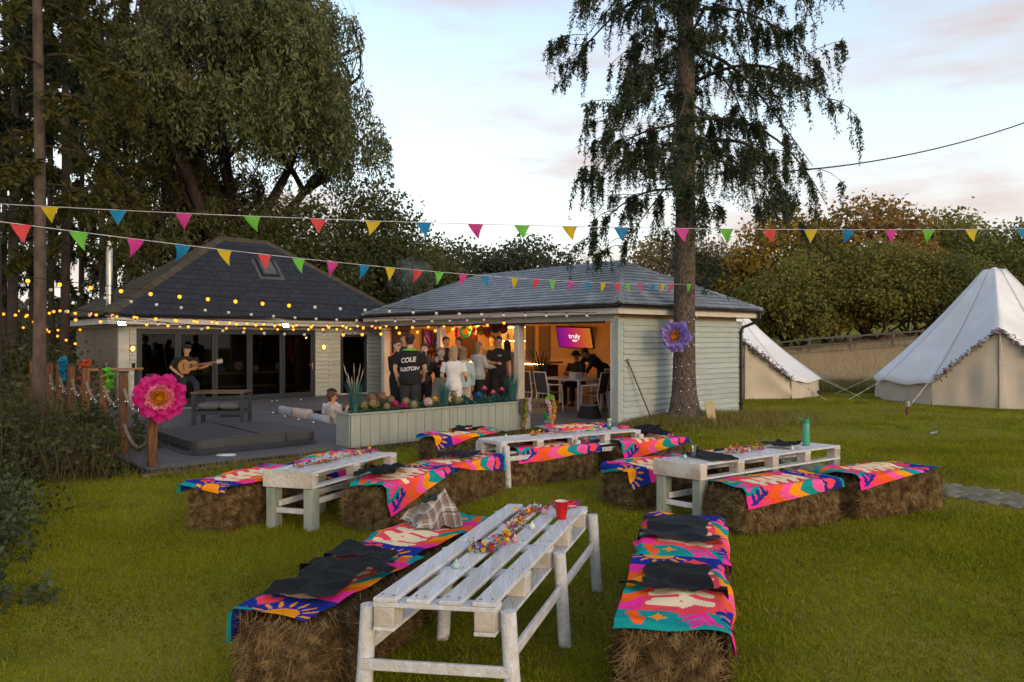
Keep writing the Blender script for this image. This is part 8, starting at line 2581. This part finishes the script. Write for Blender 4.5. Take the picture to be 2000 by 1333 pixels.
person(pd(871, 18.4), CAMF + R(30), 1.75, 'man in dark clothes behind the second post', 'black', 'black', 'tan', ('dark', 'short'))
person(pd(897, 19.0), CAMF - R(60), 1.74, 'dark clad guest reaching up by the bar, in plum top', 'plum', 'black', 'tan', ('dark', 'short'), arms={1: ((.04, .10, -.06), (.02, .16, .08)), -1: ((-.03, .0, -.16), (-.035, .05, -.3))}, sleeve=1.7)
person(pd(934, 17.0), R(-52), 1.63, 'woman with wavy hair in grey sweatshirt and black trousers', 'grey', 'black', 'fair', ('dirty', 'long'), fem=True, sleeve=1.95, loose=1.2, arms={1: ((.02, .06, -.15), (.0, .19, -.16)), -1: ((-.04, .04, -.155), (-.02, .17, -.20))})
person(pd(974, 17.5), CAMF + R(10), 1.76, 'man in black with a pale flower necklace facing the grey sweatshirt', 'black', 'black', 'tan', ('dark', 'short'), sleeve=.8, loose=1.1, extra=necklace_x, arms={1: ((.04, .05, -.155), (-.06, .16, -.16)), -1: ((-.03, .0, -.165), (-.03, .06, -.30))})
person(pd(961, 20.3), CAMF - R(20), 1.80, 'guest in olive top behind the flower necklace man', 'olive', 'black', 'tan', ('dark', 'short'), sleeve=1.7)
person(pd(990, 18.7), R(25), 1.66, 'woman in blush sweatshirt and jeans half behind the third post', 'blush', 'jeans', 'fair', ('dark', 'long'), fem=True, sleeve=1.95, loose=1.22, face=False)
# at the dining table
seat = {1: ((.075, .255, .30), (.075, .25, .045)), -1: ((-.075, .255, .30), (-.075, .25, .045))}
person(S(2.42, 3.35, DZ) , TH + R(95), 1.76, 'man in black cap seated behind the dining table', 'black', 'black', 'tan', ('dark', 'cap'), pelvis=(0, 0, .325), legs=seat, lean=R(10), sleeve=.8, loose=1.1, arms={1: ((.03, .07, -.15), (-.03, .20, -.12)), -1: ((-.03, .07, -.15), (.03, .20, -.12))}, head=(R(25), R(5)))
person(S(2.95, 3.0, DZ), TH + R(80), 1.78, 'guest in black bending over behind the seated man', 'black', 'black', 'tan', ('dark', 'short'), lean=R(58), sleeve=1.6, arms={1: ((.02, .12, -.13), (.0, .20, -.26)), -1: ((-.02, .12, -.13), (.0, .20, -.26))}, head=(0, R(-20)))
# in the sunken seat
sit2 = {1: ((.06, .24, .10), (.06, .30, -.11)), -1: ((-.06, .24, .10), (-.06, .30, -.11))}
person(S(-3.98, 4.30, -.34), TH - R(90), 1.70, 'person with auburn hair in pale top lounging in the sunken seat', 'pale', 'darkjeans', 'fair', ('auburn', 'short'), pelvis=(0, 0, .14), legs={1: ((.06, .23, .17), (.06, .27, -.08)), -1: ((-.06, .23, .17), (-.06, .27, -.08))}, lean=R(-12), sleeve=1.6, head=(R(-20), R(8)), arms={1: ((.04, .06, -.14), (-.02, .14, -.02)), -1: ((-.05, .02, -.15), (-.02, .13, -.2))})
person(S(-3.75, 4.85, -.34), TH - R(75), 1.74, 'dark haired person in white top behind the auburn haired one', 'white', 'darkjeans', 'tan', ('dark', 'short'), pelvis=(0, 0, .14), legs={1: ((.06, .23, .17), (.06, .27, -.08)), -1: ((-.06, .23, .17), (-.06, .27, -.08))}, lean=R(-8), sleeve=.8, head=(R(-30), R(10)))
# guitarist on a stool
gp0 = atd(362, 780, 18.6); gp0.z = D
GR_ = CAMF + R(38)
st_ = thing('bar_stool', 'plain black stool under the guitarist', 'stool', gp0, GR_)
MB().lathe([(.001, .60), (.17, .60), (.18, .62), (.17, .645), (.001, .645)], n=20).build('seat', M_black, st_)
for k in range(4):
    a = R(45 + 90 * k); MB().tube([(.13 * math.cos(a), .13 * math.sin(a), .60), (.21 * math.cos(a), .21 * math.sin(a), 0)], .014, 6).build('leg', M_black, st_)
person(gp0, GR_, 1.74, 'guitarist in dark shirt and black cap seated before the folding doors', 'black', 'darkjeans', 'tan', ('dark', 'cap'), pelvis=(0, 0, .425), legs={1: ((.085, .235, .385), (.08, .20, .10)), -1: ((-.085, .24, .33), (-.09, .25, .045))}, lean=R(10), sleeve=.85, loose=1.1, head=(R(-40), R(-12)),
       arms={1: ((.10, .02, -.13), (.02, .15, -.22)), -1: ((-.05, .07, -.15), (-.14, .20, -.10))})
gt = thing('acoustic_guitar', 'natural acoustic guitar with dark sound hole held by the guitarist', 'guitar', gp0, GR_)
MG = Matrix.Translation((.02, .30, 1.02)) @ Matrix.Rotation(R(188), 4, 'Y') @ Matrix.Rotation(R(-90), 4, 'X')
def outl(k=1.0):
    o = []
    for a in np.linspace(0, 2 * math.pi, 48, endpoint=False):
        x = .24 * math.cos(a); r = .155 + .035 * math.cos(a + math.pi) - .035 * math.cos(2 * (a) ) * 1.0
        w = (.19 if x < 0 else .145) * abs(math.sin(a)) ** .8 * (1 - .22 * math.exp(-((x - .05) / .07) ** 2))
        o.append((x * k, math.copysign(w, math.sin(a)) * k))
    return o
M_spr = pm('guitar_spruce_top', (.30, .15, .05), (.24, .115, .04), scale=5, stretch=(1, 14, 1), rough=.3); M_mah = pm('guitar_sides', (.16, .06, .03), rough=.3)
MB().prism(outl(), -.05, .048, M=MG).build('body', M_mah, gt); MB().prism(outl(.985), .0482, .052, M=MG).build('soundboard', M_spr, gt)
b = MB().lathe([(.001, .0545), (.05, .0545)], n=20, M=MG @ Matrix.Translation((.06, 0, 0))); b.build('sound_hole', M_black, gt)
MB().box((-.11, 0, .056), (.03, .15, .008)).warp(lambda p: MG @ p).build('bridge', M_brown, gt)
MB().box((.40, 0, .058), (.56, .05, .022)).warp(lambda p: MG @ p).build('neck', M_mah, gt)
MB().box((.755, 0, .05), (.16, .075, .016), (0, R(10), 0)).warp(lambda p: MG @ p).build('headstock', pm('headstock', (.42, .36, .36), (.3, .26, .27), rough=.3), gt)
b = MB()
for i in range(6): b.tube([MG @ Vector((-.11, (i - 2.5) * .010, .062)), MG @ Vector((.70, (i - 2.5) * .007, .072))], .0011, 3)
b.build('strings', M_steel, gt)
for s in (1, -1):
    for k in range(3): MB().ball(MG @ Vector((.70 + .05 * k, s * .055, .05)), .014, 5).build('tuning_peg', M_steel, gt)
# ================================================================== SMOKE drifting from the grill behind the bar
m = bpy.data.materials.new('grill_smoke'); m.use_nodes = True
n, l = m.node_tree.nodes, m.node_tree.links
n.remove(n['Principled BSDF'])
pv_ = n.new('ShaderNodeVolumePrincipled'); pv_.inputs['Color'].default_value = (.82, .91, 1.0, 1); pv_.inputs['Density'].default_value = .07
tcs = n.new('ShaderNodeTexCoord'); ns_ = n.new('ShaderNodeTexNoise'); ns_.inputs['Scale'].default_value = 1.1; l.new(tcs.outputs['Object'], ns_.inputs['Vector'])
crs = n.new('ShaderNodeMapRange'); crs.inputs['From Min'].default_value = .42; crs.inputs['From Max'].default_value = .7; crs.inputs['To Max'].default_value = .22; l.new(ns_.outputs['Fac'], crs.inputs['Value']); l.new(crs.outputs[0], pv_.inputs['Density'])
l.new(pv_.outputs[0], n['Material Output'].inputs['Volume'])
g = np.random.default_rng(2)
b = MB()
sc = atd(782, 545, 27.5)
for i in range(7):
    s = i / 6
    b.ball((-.5 + 1.3 * s + g.normal(0, .15), g.normal(0, .2), .1 + 1.8 * s), .55 + .38 * s, 10, sz=.9)
me = remesh(b, .12, 4)
o = link('smoke', me, m, None, (sc.x - .3, sc.y, 2.1)); tag(o, 'thin blue grill smoke drifting between the two roofs', 'smoke', kind='stuff')
